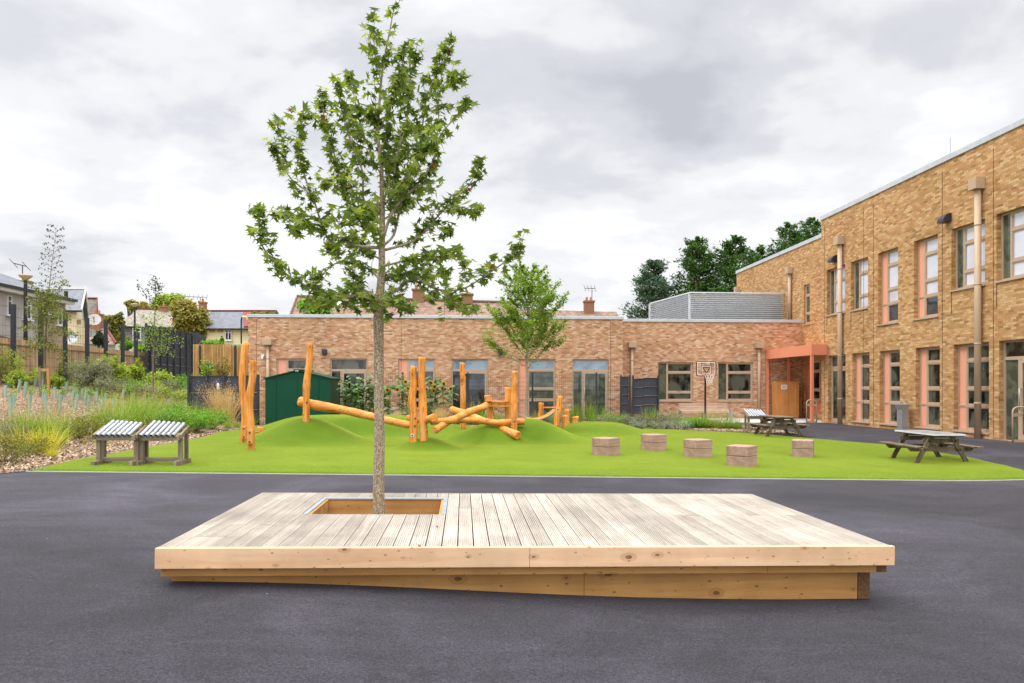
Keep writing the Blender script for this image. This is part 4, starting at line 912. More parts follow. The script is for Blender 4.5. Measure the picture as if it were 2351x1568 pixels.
# ================================================================ CLIMBING FRAME OF ROUND LOGS
def GT(px, py):
    d = V(ray(px, py)); o_ = V((0, 0, EYE)); t0 = 10
    while t0 < 40:
        p = o_+d*t0
        if p.z <= TH(p.x, p.y): return p
        t0 += .02
    return G(px, py)
def stick(parent, name, pts, rr, mat, n=16, seed=0, endmat=True, sag=True):
    random.seed(seed); sp = spline(pts, 6); K = len(sp); ri = list(np.interp(np.linspace(0, 1, K), np.linspace(0, 1, len(rr)), rr)); L = (pts[-1]-pts[0]).length
    w = [rv()*.005 for _ in range(5)]; rr = [r*1.06 for r in rr]
    q = [p+w[0]*math.sin(i/K*9)+w[1]*math.sin(i/K*17) for i, p in enumerate(sp)]; ri = [r*(1+.04*math.sin(i*.9+seed)+.03*math.sin(i*2.3)) for i, r in enumerate(ri)]
    # rounded rims
    d0 = (q[0]-q[1]).normalized(); d1 = (q[-1]-q[-2]).normalized()
    q = [q[0]+d0*.012]+q+[q[-1]+d1*.012]; ri = [ri[0]*.86]+ri+[ri[-1]*.86]
    mb = MB(); mb.tube(q, ri, n, jitter=.035); o = mb.build(name, mat, parent, False)
    for p in o.data.polygons: p.use_smooth = len(p.vertices) == 4
    return o
def px_r(px, Z): return px/2/F*Z
def bolt(parent, p, r=.022, mat='black'):
    mb = MB(); mb.tube([p+V((0, .02, 0)), p, p+V((0, -.012, 0)), p+V((0, -.016, 0))], [r, r, r*.8, r*.3], 12); mb.build('bolt', M[mat], parent, True)
A1 = GT(558.5, 1015); A2 = GT(576, 1032.6)
ap = thing('log_post_pair', 'two tall orange log posts side by side at the left end of the turf', 'play post', (A1+A2)/2)
ZA = Zof(A1); ZA2 = Zof(A2)
def up(px, py, Z): return P(px, py, Z)
po = stick(ap, 'post', [A1-V((0, 0, .1)), up(560, 950, ZA), up(557, 880, ZA), up(559, 830, ZA), up(563.5, 788, ZA)], [px_r(14, ZA), px_r(13, ZA), px_r(15, ZA), px_r(16, ZA), px_r(15.5, ZA)], M['robinia'], seed=1)
po = stick(ap, 'post', [A2-V((0, 0, .1)), up(574, 975, ZA2), up(573, 925, ZA2), up(578, 880, ZA2), up(581, 829, ZA2)], [px_r(17.5, ZA2), px_r(18, ZA2), px_r(18, ZA2), px_r(16, ZA2), px_r(15, ZA2)], M['robinia'], seed=2)
for (x0, y0, x1, y1, Z) in ((R3(90, 898)+R3(125, 1012)+(ZA-.14,)), (R3(135, 930)+R3(187, 1058)+(ZA2-.14,))):
    mb = MB(); a = P(x0, y0, Z); b = P(x1, y1, Z); mb.box2((a.x, a.y-.03, b.z), (b.x, a.y+.05, a.z)); mb.build('bracket', M['robinia'], ap, bevel=.012)
    for f in (.2, .85): bolt(ap, V(((a.x+b.x)/2, a.y-.035, a.z+(b.z-a.z)*f)))
Zp = 20.0; p0 = GT(*R3(268, 972)); stick(ap, 'peg', [P(*R3(266, 985), Zp), P(*R3(265, 910), Zp)], [px_r(17, Zp)]*2, M['robinia'], seed=3)
mb = MB(); mb.beam(P(*R3(190, 958), Zp-.3), P(*R3(262, 952), Zp), .06, .06); mb.build('rail', M['robinia_x'], ap)
Bp = GT(702, 966); ZB = Zof(Bp); C1 = GT(950.7, 1013.4); ZC = Zof(C1); C2 = GT(973.6, 1009.6); ZC2 = Zof(C2)
cf = thing('log_climbing_frame', 'orange log climbing frame with balance beams, crossed logs and a slatted bridge', 'climbing frame', (C1.x, C1.y, TH(C1.x, C1.y)))
stick(cf, 'post', [Bp-V((0, 0, .15)), P(*R3(668, 720), ZB), P(*R3(670, 520), ZB), P(*R3(692, 350), ZB), P(*R3(703, 150), ZB)], [px_r(16, ZB), px_r(15, ZB), px_r(16.5, ZB), px_r(14.5, ZB), px_r(14.5, ZB)], M['robinia'], seed=4)
stick(cf, 'post', [C1-V((0, 0, .15)), P(*R3(1632, 850), ZC), P(*R3(1622, 640), ZC), P(*R3(1632, 500), ZC), P(*R3(1635, 365), ZC)], [px_r(17.5, ZC), px_r(19, ZC), px_r(17, ZC), px_r(16, ZC), px_r(14, ZC)], M['robinia'], seed=5)
stick(cf, 'post', [C2-V((0, 0, .15)), P(*R3(1718, 850), ZC2), P(*R3(1714, 620), ZC2), P(*R3(1705, 450), ZC2), P(*R3(1711, 278), ZC2)], [px_r(19, ZC2), px_r(20, ZC2), px_r(18, ZC2), px_r(16, ZC2), px_r(16.5, ZC2)], M['robinia'], seed=6)
zb2 = ZB+.22
stick(cf, 'log', [P(*R3(607, 672), zb2), P(*R3(760, 712), zb2-.05), P(*R3(1000, 752), zb2-.1), P(*R3(1300, 822), (zb2+ZC)/2), P(*R3(1615, 893), ZC+.28)], [px_r(21, ZB), px_r(24, ZB), px_r(19, ZB), px_r(17, ZB), px_r(15.5, ZC)], M['robinia_x'], seed=7)
bolt(cf, P(*R3(670, 684), ZB-.1)); bolt(cf, P(*R3(1647, 827), ZC-.12)); bolt(cf, P(*R3(1645, 895), ZC-.12))
mb = MB(); c_ = P(*R3(1622, 980), ZC-.115); mb.tube([c_, c_+V((0, -.006, 0))], .045, 16); mb.build('badge', M['white'], cf)
mb = MB(); c_ = c_+V((0, -.007, 0)); mb.tube([c_, c_+V((0, -.002, 0))], .03, 16); mb.build('badge_mark', M['ink'], cf)
mb = MB(); k0 = P(*R3(592, 684), ZB-.05); mb.tube([k0, k0+V((.06, 0, .03)), k0+V((.1, .05, -.02))], [.018, .025, .015], 7); mb.tube([k0, k0+V((.01, 0, -.08))], [.015, .006], 6); mb.build('rope_knot', M['yellow'], cf)
ZL = ZC+.3
stick(cf, 'log', [P(*R3(1578, 820), ZL+.15), P(*R3(1700, 845), ZL-.05), P(*R3(1815, 825), ZL-.65)], [px_r(12, ZL), px_r(15, ZL), px_r(19, ZL)], M['robinia_x'], seed=8)
stick(cf, 'log', [P(*R3(1690, 900), ZL+.3), P(*R3(1720, 880), ZL+.2)], [px_r(12, ZL)]*2, M['robinia_x'], seed=18)
Ez = GT(1181.6, 989); ZE = Zof(Ez)
stick(cf, 'log', [P(*R3(1790, 858), ZC+.1), P(*R3(2000, 845), ZC+.1), P(*R4(150, 838), (ZC+ZE)/2), P(*R4(420, 850), ZE), P(*R4(560, 868), ZE), P(*R4(800, 857), ZE+.2)], [px_r(15, ZC), px_r(14, ZC), px_r(16, ZC), px_r(16, ZC), px_r(15, ZE), px_r(16, ZE)], M['robinia_x'], seed=9)
stick(cf, 'log', [P(*R3(1825, 933), ZC-.3), P(*R4(140, 845), ZC+.3), P(*R4(300, 775), ZC+.9), P(*R4(462, 712), ZC+1.5)], [px_r(17, ZC), px_r(16, ZC), px_r(17.5, ZC), px_r(16.5, ZC+1.2)], M['robinia_x'], seed=10)
stick(cf, 'log', [P(*R4(150, 750), ZE+1.6), P(*R4(350, 818), ZE+1.0), P(*R4(560, 905), ZE+.2), P(*R4(745, 985), ZE-.5)], [px_r(18, ZE+1.5), px_r(17, ZE+.8), px_r(18, ZE), px_r(19, ZE)], M['robinia_x'], seed=11)
bolt(cf, P(*R4(188, 778), ZE+1.35), .02, 'steel'); bolt(cf, P(*R4(662, 962), ZE-.5), .02, 'steel')
stick(cf, 'post', [Ez-V((0, 0, .15)), P(*R4(712, 800), ZE-.1), P(*R4(708, 620), ZE), P(*R4(714, 500), ZE), P(*R4(719, 405), ZE)], [px_r(13.5, ZE), px_r(14, ZE), px_r(14.5, ZE), px_r(14, ZE), px_r(13, ZE)], M['robinia'], seed=12); bolt(cf, P(*R4(716, 857), ZE-.22))
ZD = 24.6
stick(cf, 'post', [P(*R4(250, 930), ZD), P(*R4(248, 700), ZD), P(*R4(252, 520), ZD), P(*R4(243, 420), ZD), P(*R4(244, 328), ZD)], [px_r(11, ZD), px_r(13, ZD), px_r(13, ZD), px_r(12, ZD), px_r(12, ZD)], M['robinia'], seed=13)
ZG = 23.4
stick(cf, 'post', [P(*R4(655, 860), ZG), P(*R4(655, 700), ZG), P(*R4(657, 552), ZG)], [px_r(15.5, ZG)]*3, M['robinia'], seed=14)
stick(cf, 'post', [P(*R4(506, 850), ZG-.2), P(*R4(488, 720), ZG-.2), P(*R4(470, 622), ZG-.2)], [px_r(15, ZG)]*3, M['robinia'], seed=15)
a, b = P(*R4(455, 700), ZG-.42), P(*R4(668, 703), ZG-.42)
mb = MB(); mb.beam(a, b, .05, px_r(22, ZG)); mb.build('beam', M['robinia_x'], cf, bevel=.008); mb = MB(); mb.beam(a+V((.0, .9, 0)), b+V((0, .9, 0)), .05, px_r(20, ZG)); mb.build('beam', M['robinia_x'], cf, bevel=.008)
for zx in (508, 577, 632): bolt(cf, P(*R4(zx, 697), ZG-.46), .02)
mb = MB(); n_ = 11
for k in range(n_):
    q = a.lerp(b, (k+.5)/n_)+V((0, .45, px_r(12, ZG))); mb.box(q, ((b-a).length/n_*.86, 1.0, .03))
mb.build('platform', M['robinia_x'], cf)
# slatted suspension bridge, two spans
def bridge(A, B, sag, width, n_, name='bridge_slats'):
    mb = MB(); ch = MB(); q1, q2 = [], []
    wd = V((0, 1, 0))*width
    for k in range(n_+1):
        f = k/n_; p = A.lerp(B, f)-V((0, 0, sag*4*f*(1-f))); q1.append(p); q2.append(p+wd)
    for k in range(n_): 
        p = q1[k].lerp(q1[k+1], .5); d = (q1[k+1]-q1[k]); L = d.length; mb.beam(p, p+wd, L*.8, .035, up=(-d.z, 0, d.x))
    ch.tube(q1, .012, 5); ch.tube(q2, .012, 5); mb.build(name, M['robinia_x'], cf); ch.build('bridge_chain', M['steel'], cf)
Gp = GT(1278.5, 976.5); ZGp = 24.2
bridge(P(*R4(742, 782), ZG-.1), P(*R4(1088, 752), ZGp-.35), .27, .85, 22)
bridge(P(*R4(535, 735), ZG-.2), P(*R4(650, 770), ZG-.1), .05, .8, 8)
stick(cf, 'post', [P(*R4(1090, 900), ZGp-.5), P(*R4(1108, 760), ZGp-.5), P(*R4(1126, 630), ZGp-.5)], [px_r(14, ZGp), px_r(14, ZGp), px_r(12, ZGp)], M['robinia'], seed=16); bolt(cf, P(*R4(1102, 748), ZGp-.62), .02)
stick(cf, 'post', [P(*R4(945, 865), ZGp+.9), P(*R4(950, 780), ZGp+.9), P(*R4(956, 690), ZGp+.9)], [px_r(12, ZGp)]*3, M['robinia'], seed=17)
mb = MB(); mb.beam(P(*R4(975, 729), ZGp+.6), P(*R4(1095, 727), ZGp-.3), .05, .05); mb.build('handrail', M['robinia_x'], cf); mb = MB(); mb.beam(P(*R4(1100, 748), ZGp-.3), P(*R4(1158, 748), ZGp-.1), .1, .2); mb.build('beam', M['robinia_x'], cf)
for nm, lab, x0, x1, yt, yb, Z in (('log_stump', 'taller sawn orange log stump behind the leaning bridge post', 1165, 1207, 752, 885, 25.2), ('log_stump', 'short orange log stump standing just in front of the taller stump', 1138, 1190, 807, 888, 24.5), ('log_stump', 'small separate log stump at the right end of the climbing trail', 1232, 1292, 816, 885, 25.0)):
    xm_ = (x0+x1)/2; b_ = P(*R4(xm_, yb), Z); t_ = thing(nm, lab, 'log stump', (b_.x, b_.y, TH(b_.x, b_.y)), 0, 'log stumps beyond the climbing frame')
    stick(t_, 'log', [V((b_.x, b_.y, b_.z-.1)), P(*R4(xm_, yt), Z)], [px_r((x1-x0)*.255, Z)]*2, M['robinia'], seed=20)
    tp_ = P(*R4(xm_, yt), Z); mb = MB(); mb.tube([tp_+V((0, 0, .013)), tp_+V((0, 0, .02))], px_r((x1-x0)*.255, Z)*.84, 14); mb.build('sawn_end', M['robinia_end'], t_)
# ================================================================ TIMBER CUBE SEATS
def cube_seat(px, py, ang, s, h, label):
    g = GT(px, py); a = math.radians(ang); zz = h
    Ld = V((-math.cos(a)*cs+math.sin(a)*sn, math.cos(a)*sn+math.sin(a)*cs, 0)); Rd = V((math.sin(a)*cs+math.cos(a)*sn, -math.sin(a)*sn+math.cos(a)*cs, 0))
    c_ = g+(Ld+Rd)*s/2; base_z = min(g.z, TH(c_.x, c_.y)); rz = math.atan2(Rd.y, Rd.x)
    t_ = thing('timber_cube_seat', label, 'cube seat', (c_.x, c_.y, base_z), rz, 'weathered timber cube seats on the turf')
    for z0, z1 in ((-.04, h/2-.002), (h/2+.002, h)):
        mb = MB(); mb.box2((-s/2, -s/2, z0), (s/2, s/2, z1))
        mb.build('block', M['cube'], t_, bevel=.014, local=True)
cube_seat(1397, 1047.4, 43, .5, .42, 'timber cube seat nearest the log climbing frame')
cube_seat(1495, 1035.6, 67, .5, .42, 'farthest timber cube seat, set behind the row near the planting')
cube_seat(1598, 1052, 67, .5, .43, 'middle timber cube seat, right of the farthest one')
cube_seat(1717, 1073, 43, .5, .44, 'timber cube seat closest to the deck')
cube_seat(1867, 1051, 27, .5, .42, 'rightmost timber cube seat, between the two picnic tables')
# ================================================================ PICNIC TABLES
t = NT('game_board'); v = t.coord(); n1 = t.noise(v, 3, 2, .5); n2 = t.noise(v, 5, 2)
c = t.ramp(n1, [(.35, lin((92, 98, 88))), (.5, lin((126, 122, 120))), (.62, lin((112, 104, 112))), (.75, lin((76, 100, 70)))]); t.base(c); t.set(Roughness=.6); M['game_board'] = t.mat
def picnic(loc, rz, label, sc_=1, board=True):
    r = thing('picnic_table', label, 'picnic table', loc, rz, 'weathered picnic tables at the edge of the turf')
    Wt, Lt, ht, hs = .36, .78, .66, .37
    mb = MB()
    for k in range(5): x = -Wt+.072+k*.144; mb.box((x, 0, ht-.02), (.138, 2*Lt-.02, .035))
    tt = mb.build('tabletop', M['picnic_wood'], r, bevel=.004, local=True)
    if board:
        mb = MB(); mb.box((0, 0, ht+.005), (2*Wt, 2*Lt, .012)); mb.build('game_board', M['game_board'], tt, local=True)
        mb = MB()
        for s in (-1, 1): mb.box((s*(Wt+.002), 0, ht+.0), (.016, 2*Lt+.03, .034)); mb.box((0, s*(Lt+.002), ht+.0), (2*Wt-.014, .016, .034))
        mb.build('edge_trim', M['louvre'], tt, local=True)
    for s in (-1, 1):
        mb = MB(); mb.box((s*.59, 0, hs), (.12, 2*Lt, .035)); mb.box((s*.73, 0, hs), (.12, 2*Lt, .035)); mb.build('seat', M['picnic_wood'], r, bevel=.004, local=True)
    for y in (-.5, .5):
        for s in (-1, 1):
            mb = MB(); mb.beam((s*.22, y, ht-.04), (s*.6, y, -.03), .045, .1, up=(0, 1, 0)); 
            mb = MB(); p0, p1 = V((s*.24, y, ht-.04)), V((s*.6, y, -.03)); d = (p1-p0).normalized(); nx_ = V((0, 1, 0)); zx = d.cross(nx_)
            mb.box((p0+p1)/2, (.1, .045, (p1-p0).length), Matrix((zx, nx_, -d)).transposed()); mb.build('leg', M['picnic_wood'], r, bevel=.004, local=True)
            for z in (.5, .3):
                f = (ht-.04-z)/(ht-.01); p = p0.lerp(p1, f); b_ = MB(); b_.tube([p+V((0, -.03, 0)), p+V((0, -.045, 0))], [.026, .018], 10); b_.build('bolt', M['black'], r, True, local=True)
        o_ = -.047 if y > 0 else .047
        mb = MB(); v0 = [(-.8, hs-.02), (.8, hs-.02), (.7, hs-.12), (-.7, hs-.12)]
        b0 = len(mb.v)
        for yy in (y+o_-.022, y+o_+.022): mb.v += [(x, yy, z) for x, z in v0]
        for q in ((0, 1, 2, 3), (7, 6, 5, 4), (0, 4, 5, 1), (1, 5, 6, 2), (2, 6, 7, 3), (3, 7, 4, 0)): mb.f.append(q); mb.uv += [(0, 0)]*4; mb.m.append(0)
        mb.box((0, y+o_, .5), (.84, .044, .095)); mb.box((0, y+o_, ht-.06), (.66, .043, .05))
        mb.build('crossbeam', M['picnic_wood'], r, local=True)
    r.scale = (sc_,)*3; return r
g = G(2164.6, 1064.3); c_ = V((g.x, g.y+.5, 0)); c_.z = H(c_.x, c_.y)+.03; picnic(c_, math.radians(-3), 'near picnic table with a pale patterned top, on the right corner of the turf')
g = G(1801, 1004.2); c_ = V((g.x, g.y+.5, 0)); c_.z = H(c_.x, c_.y)+.03; picnic(c_, math.radians(-1), 'far picnic table on the corner of the turf, beside the chime frame and orange canopy', board=False)
# ================================================================ CHIME FRAMES (outdoor xylophones)
M['chime'] = simple('chime_tube', (150, 154, 160), (182, 186, 192), 4, rough=.35, metal=.35)
def chime(loc, rz, label, w=.8):
    r = thing('outdoor_chimes', label, 'outdoor xylophone', loc, rz, 'outdoor chime frames of metal tubes on grey timber stands')
    hf, hb = .55, .67; dep = .3
    for s in (-1, 1):
        x = s*(w/2-.045)
        mb = MB(); mb.box((x, -dep/2+.05, hf/2), (.075, .07, hf)); mb.build('leg', M['grey_wood_y'], r, bevel=.005, local=True)
        mb = MB(); mb.box((x+s*.02, dep/2-.02, hb/2-.02), (.06, .07, hb-.04)); mb.build('leg', M['grey_wood_y'], r, bevel=.005, local=True)
        mb = MB(); mb.box((x+s*.0, 0, .045), (.085, .62, .09)); mb.build('foot', M['grey_wood_y'], r, bevel=.006, local=True)
        mb = MB(); mb.beam((x+s*.04, -dep/2-.06, hf+.0), (x+s*.04, dep/2+.06, hb+.04), .045, .09); mb.build('side_rail', M['grey_wood_y'], r, bevel=.005, local=True)
    mb = MB(); mb.box((0, -dep/2-.005, hf-.03), (w-.05, .06, .08)); mb.build('rail', M['grey_wood'], r, bevel=.005, local=True)
    mb = MB(); mb.box((0, dep/2, hb-.02), (w-.05, .06, .08)); mb.build('rail', M['grey_wood'], r, bevel=.005, local=True)
    mb = MB(); mb.box((0, 0, .1), (w-.14, .06, .08)); mb.build('stretcher', M['grey_wood'], r, bevel=.005, local=True)
    for k in range(7):
        x = -w/2+.08+k*(w-.19)/6.2; p0 = V((x, -dep/2-.1, hf+.025)); d = V((.0, dep, hb-hf)); d.normalize(); L = .66-.018*k
        mb = MB(); a, b = p0, p0+d*L; R_ = .035; n_ = 14
        mb.tube([a, b], R_, n_, cap=False); mb.tube([a, a+d*.1], R_*.82, n_, cap=False)
        bb = len(mb.v)
        o = mb.build('tube', M['chime'], r, True, local=True)
        c2 = MB(); c2.tube([a+d*.05, a+d*.06], R_*.84, n_); c2.tube([b-d*.02, b-d*.01], R_*.9, n_); c2.build('bore', M['black'], o, local=True)
        bt = MB()
        for f in (.2, .8): q = a.lerp(b, f)+V((0, 0, R_)); bt.tube([q-V((0, 0, .004)), q+V((0, 0, .008))], .011, 8)
        bt.build('peg', M['black'], o, local=True)
    return r
g1 = G(269, 1070); g2 = G(369, 1070)
chime((g1.x, g1.y+.12, TH(g1.x, g1.y)-.01), 0, 'left one of the two timber chime frames with seven grey tubes, on the turf corner', .79)
chime((g2.x+.0, g2.y+.12, TH(g2.x, g2.y)-.01), 0, 'right one of the paired timber chime frames, touching its neighbour on the turf corner', .82)
g3 = G(1742, 992); chime((g3.x, g3.y+.2, H(g3.x, g3.y)), 0, 'single timber chime frame behind the far picnic table', .78)
# ================================================================ SHED
SY = 29.0; f0 = PY(*R3(298, 870), SY); f1 = PY(*R3(880, 460), SY); ap_ = PY(*R3(590, 385), SY); e0 = PY(*R3(298, 450), SY); sdp = PY(*R3(975, 465), SY+2.1)
x0, x1, ze, za = f0.x, f1.x, e0.z-.01, ap_.z; xa_ = ap_.x; D_ = 2.1; bz = -.1
sh = thing('garden_shed', 'dark green metal shed with a shallow gable roof in front of the brick wing', 'shed', ((x0+x1)/2, SY+1, 0))
ze2 = ze-.05; mb = MB()
for y in (SY, SY+D_): mb.quad([(x0, y, bz), (x1, y, bz), (x1, y, ze2), (xa_, y, za-.1), (x0, y, ze2)])
mb.quad([(x0, SY, bz), (x0, SY+D_, bz), (x0, SY+D_, ze2), (x0, SY, ze2)]); mb.quad([(x1, SY, bz), (x1, SY+D_, bz), (x1, SY+D_, ze2), (x1, SY, ze2)]); mb.build('wall', M['green_shed'], sh)
mb = MB()
for a, b in (((x0-.06, ze2-.02), (xa_, za-.04)), ((x1+.06, ze2-.02), (xa_, za-.04))): mb.beam((( a[0]+b[0])/2, SY-.06, (a[1]+b[1])/2), ((a[0]+b[0])/2, SY+D_+.06, (a[1]+b[1])/2), math.hypot(b[0]-a[0], b[1]-a[1])+.02, .035, up=(-(b[1]-a[1])*(1 if b[0] > a[0] else -1), 0, abs(b[0]-a[0])))
mb.box((xa_, SY+D_/2, za-.02), (.36, D_+.16, .04)); mb.build('roof', M['green_shed'], sh)
mb = MB()
for f in (.17, .83): mb.box((x0+(x1-x0)*f, SY-.006, (bz+ze2)/2), (.02, .014, ze2-bz-.02))
mb.box(((x0+x1)/2, SY-.008, ze2-.0), (x1-x0-.02, .016, .03)); mb.build('frame', M['green_shed'], sh)
xmid = x0+(x1-x0)*.495
for a, b in ((x0+(x1-x0)*.18, xmid-.005), (xmid+.005, x0+(x1-x0)*.82)):
    mb = MB(); mb.box2((a, SY-.014, bz+.05), (b, SY-.001, ze2-.03)); d_ = mb.build('door', M['green_shed'], sh, bevel=.004)
mb = MB(); mb.box((xmid-.06, SY-.03, .9), (.025, .03, .14)); mb.build('handle', M['black'], d_)
mb = MB(); mb.box((xa_-.02, SY-.07, za-.07), (.14, .01, .03)); mb.build('vent', M['white'], sh)
mb = MB()
for r_ in range(4):
    for c2 in range(2):
        for k in range(2): mb.box((x1+.004, SY+.5+c2*.12+k*.04, ze2-.12-r_*.09), (.01, .025, .03))
mb.build('vent', M['black'], sh)
# ================================================================ FENCES IN THE MIDDLE
def mesh_panel(parent, A, B, z0, z1, mat, dx=.1, dz=.2, wv=.006, wh=.009, zb0=None):
    A = V(A); B = V(B); L = (B-A).length; d = (B-A)/L; mb = MB(); za = zb0 or (lambda f: z0)
    n_ = int(L/dx); nrm = V((-d.y, d.x, 0))
    def ribbon(p, q, w, ax): mb.quad([p-ax*w/2, q-ax*w/2, q+ax*w/2, p+ax*w/2])
    for k in range(n_+1):
        p = A+d*(k*dx); ribbon(V((p.x, p.y, z0)), V((p.x, p.y, z1)), wv, d)
    k = 0; z = z0+.05
    while z < z1:
        ribbon(V((A.x, A.y, z)), V((B.x, B.y, z)), wh, V((0, 0, 1))); z += dz
    return mb.build('mesh_panel', mat, parent)
FY = 31.6; fz = PY(925, 857.5, FY).z
fa, fb = PY(590, 888, FY).x, PY(1426, 888, FY).x
fn = thing('mesh_fence', 'dark wire mesh fence on slim posts, running in front of the back brick wing', 'fence', ((fa+fb)/2, FY, 0))
mesh_panel(fn, (fa, FY, 0), (fb, FY, 0), .02, fz, M['dark_metal'])
for px in (779, 925, 1074, 1222.5, 1369):
    x = PY(px, 888, FY).x; mb = MB(); mb.box2((x-.035, FY-.05, -.1), (x+.035, FY+.02, fz+.06)); mb.build('post', M['dark_metal'], fn)
# dark board gates right of the fence
ga = PY(*R4(1668, 445), FY-.1); gb = PY(*R4(2005, 455), FY-.1)
gt = thing('board_gate', 'dark overlapping board screen with a gate post, right of the wire mesh fence', 'gate', ((ga.x+gb.x)/2, FY-.1, 0))
def boards(parent, xa, xb, y, z0, z1, n_, step, mat, name='boards'):
    mb = MB(); h = (z1-z0)/n_
    for k in range(n_):
        z = z0+h*k+step; mb.box(((xa+xb)/2, y+.02, z+h/2), (xb-xa, .03, h*.97), Matrix.Rotation(-.06, 3, 'X'))
        mb.box(((xa+xb)/2, y-.004, z+h-.02), (xb-xa, .03, .025))
    return mb.build(name, mat, parent)
xg = [ga.x]+[PY(*R4(z, 500), FY-.1).x for z in (1740, 1785, 1870)]+[gb.x]
boards(gt, xg[0], xg[1], FY-.1, .0, ga.z-.03, 5, 0, M['anthracite']); boards(gt, xg[2], xg[3], FY-.12, 0, ga.z-.04, 5, -.08, M['anthracite']); boards(gt, xg[3]+.01, xg[4], FY-.1, 0, gb.z, 5, -.03, M['anthracite'])
for k, x in enumerate((xg[0], xg[1]+.04, xg[2]-.04, xg[4])):
    mb = MB(); mb.box2((x-.035, FY-.2, -.1), (x+.035, FY-.12, ga.z+.03)); mb.build('post', M['dark_metal'], gt)
# low dark screens at the left end
la = PY(*R2(1705, 440), 29.5); lb = PY(*R2(2330, 436), 29.5)
ld = thing('board_screen', 'low dark board screen between the planted bank and the green shed', 'screen', ((la.x+lb.x)/2, 29.5, 0))
xs_ = [PY(*R2(z, 440), 29.5).x for z in (1705, 1865, 2020, 2180, 2330)]
for k in range(4): boards(ld, xs_[k]+.03, xs_[k+1]-.03, 29.5, -.05, la.z-.02+.03*(k % 2), 3, 0, M['anthracite'])
for x in xs_: mb = MB(); mb.box2((x-.04, 29.38, -.1), (x+.04, 29.47, la.z+.04)); mb.build('post', M['dark_metal'], ld)
c_ = PY(*R2(1962, 540), 29.3); tgm = MB(); tgm.tube([c_+V((0, 0, -.14)), c_+V((.02, 0, -.08)), c_+V((0, 0, .1)), c_+V((.01, 0, .14))], [.02, .06, .05, .02], 8); wb = thing('water_bottle', 'pale bottle hanging by a blue cord from the low dark screen', 'bottle', c_); tgm.build('body', M['louvre'], wb, True)
mb = MB(); mb.tube([c_+V((.01, 0, .14)), c_+V((.05, .02, .34))], .012, 5); mb.build('cord', M['blue'], wb)
# ================================================================ BENCH, BASKETBALL HOOP
BY = 32.6; a = PY(*R9(385, 700), BY); b = PY(*R9(1105, 830), BY)
bn = thing('slatted_bench', 'long pale slatted timber bench on steel legs below the back windows', 'bench', ((a.x+b.x)/2, BY, 0))
mb = MB()
for k in range(4): z = a.z-.06-k*.115; mb.box(((a.x+b.x)/2, BY+.1-.02*k, z), (b.x-a.x, .03, .095))
mb.build('backrest', M['bench_wood'], bn, bevel=.004); mb = MB()
for k in range(4): mb.box(((a.x+b.x)/2, BY-.05-k*.11, b.z+.08-.004*k), (b.x-a.x, .095, .04))
mb.box(((a.x+b.x)/2, BY-.44, b.z+.03), (b.x-a.x, .03, .13)); mb.build('seat', M['bench_wood'], bn, bevel=.004)
for x in (a.x+.05, (a.x+b.x)/2, b.x+.03):
    mb = MB(); mb.box2((x-.03, BY+.13, -.1), (x+.03, BY+.17, a.z-.02)); mb.box2((x-.03, BY-.42, -.1), (x+.03, BY-.38, b.z+.02)); mb.box2((x-.03, BY-.38, b.z-.04), (x+.03, BY+.13, b.z+.02)); mb.build('leg', M['steel'], bn)
bz_ = G(*R9(1128, 912)); mb = MB(); x = PY(*R9(1128, 850), 31.5); mb.box2((x.x-.02, 31.45, 0), (x.x+.13, 31.5, PY(*R9(1128, 800), 31.5).z)); o = mb.build('metal_post', M['steel']); tag(o, 'short bright metal upright at the right end of the slatted bench', 'post')
HZ = 30.0; Q = lambda zx, zy, dz=0: P(*R9(zx, zy), HZ+dz)
bh = thing('basketball_hoop', 'freestanding basketball hoop with a clear board on a black pole', 'basketball hoop', Q(772, 930))
def rrect(x0, y0, x1, y1, r, dz):
    pts = []
    for cx_, cy_, a0 in ((x1-r, y0+r, -90), (x1-r, y1-r, 0), (x0+r, y1-r, 90), (x0+r, y0+r, 180)):
        for k in range(5): t_ = math.radians(a0+90*k/4); pts.append(Q(cx_+r*math.cos(t_), cy_+r*math.sin(t_), dz))
    return pts+[pts[0]]
bd = MB(); bd.tube(rrect(644, 90, 928, 300, 18, 0), .022, 6, cap=False); bd.tube(rrect(718, 152, 858, 268, 4, .01), .013, 6, cap=False)
bo = bd.build('backboard_frame', M['black'], bh)
mb = MB(); mb.tube(rrect(656, 102, 916, 288, 14, -.03), .013, 6, cap=False); mb.tube(rrect(724, 160, 852, 262, 4, -.02), .011, 6, cap=False); mb.build('white_border', M['white'], bo)
mb = MB(); 
for p, q in (((738, 180), (790, 265)), ((836, 180), (790, 265)), ((735, 175), (840, 175)), ((722, 95), (722, 155)), ((852, 95), (852, 155))): mb.beam(Q(*p, .05), Q(*q, .05), .02, .03)
mb.build('bracket', M['black'], bh)
t = NT('clear_board'); t.set(Roughness=.05); t.b.inputs['Transmission Weight'].default_value = 1; t.b.inputs['IOR'].default_value = 1.05; t.base((.96, .97, .98, 1)); M['clear'] = t.mat
mb = MB(); mb.quad([Q(650, 96, .005), Q(922, 96, .005), Q(922, 295, .005), Q(650, 295, .005)]); mb.build('backboard', M['clear'], bh)
mb = MB(); mb.tube([Q(772, 935, .12), Q(772, 270, .12)], .045, 10); mb.build('pole', M['black'], bh)
rc = Q(832, 271, -.28); R_ = .225; mb = MB(); mb.tube([rc+V((R_*math.cos(a), R_*math.sin(a), 0)) for a in np.linspace(0, 2*math.pi, 21)], .011, 6, cap=False); mb.beam(rc+V((-.05, .2, 0)), rc+V((-.05, .33, 0)), .16, .03); mb.build('rim', M['hoop'], bh)
mb = MB(); K = 10; rings = [(R_, 0), (.19, -.12), (.14, -.24), (.12, -.36), (.125, -.42)]
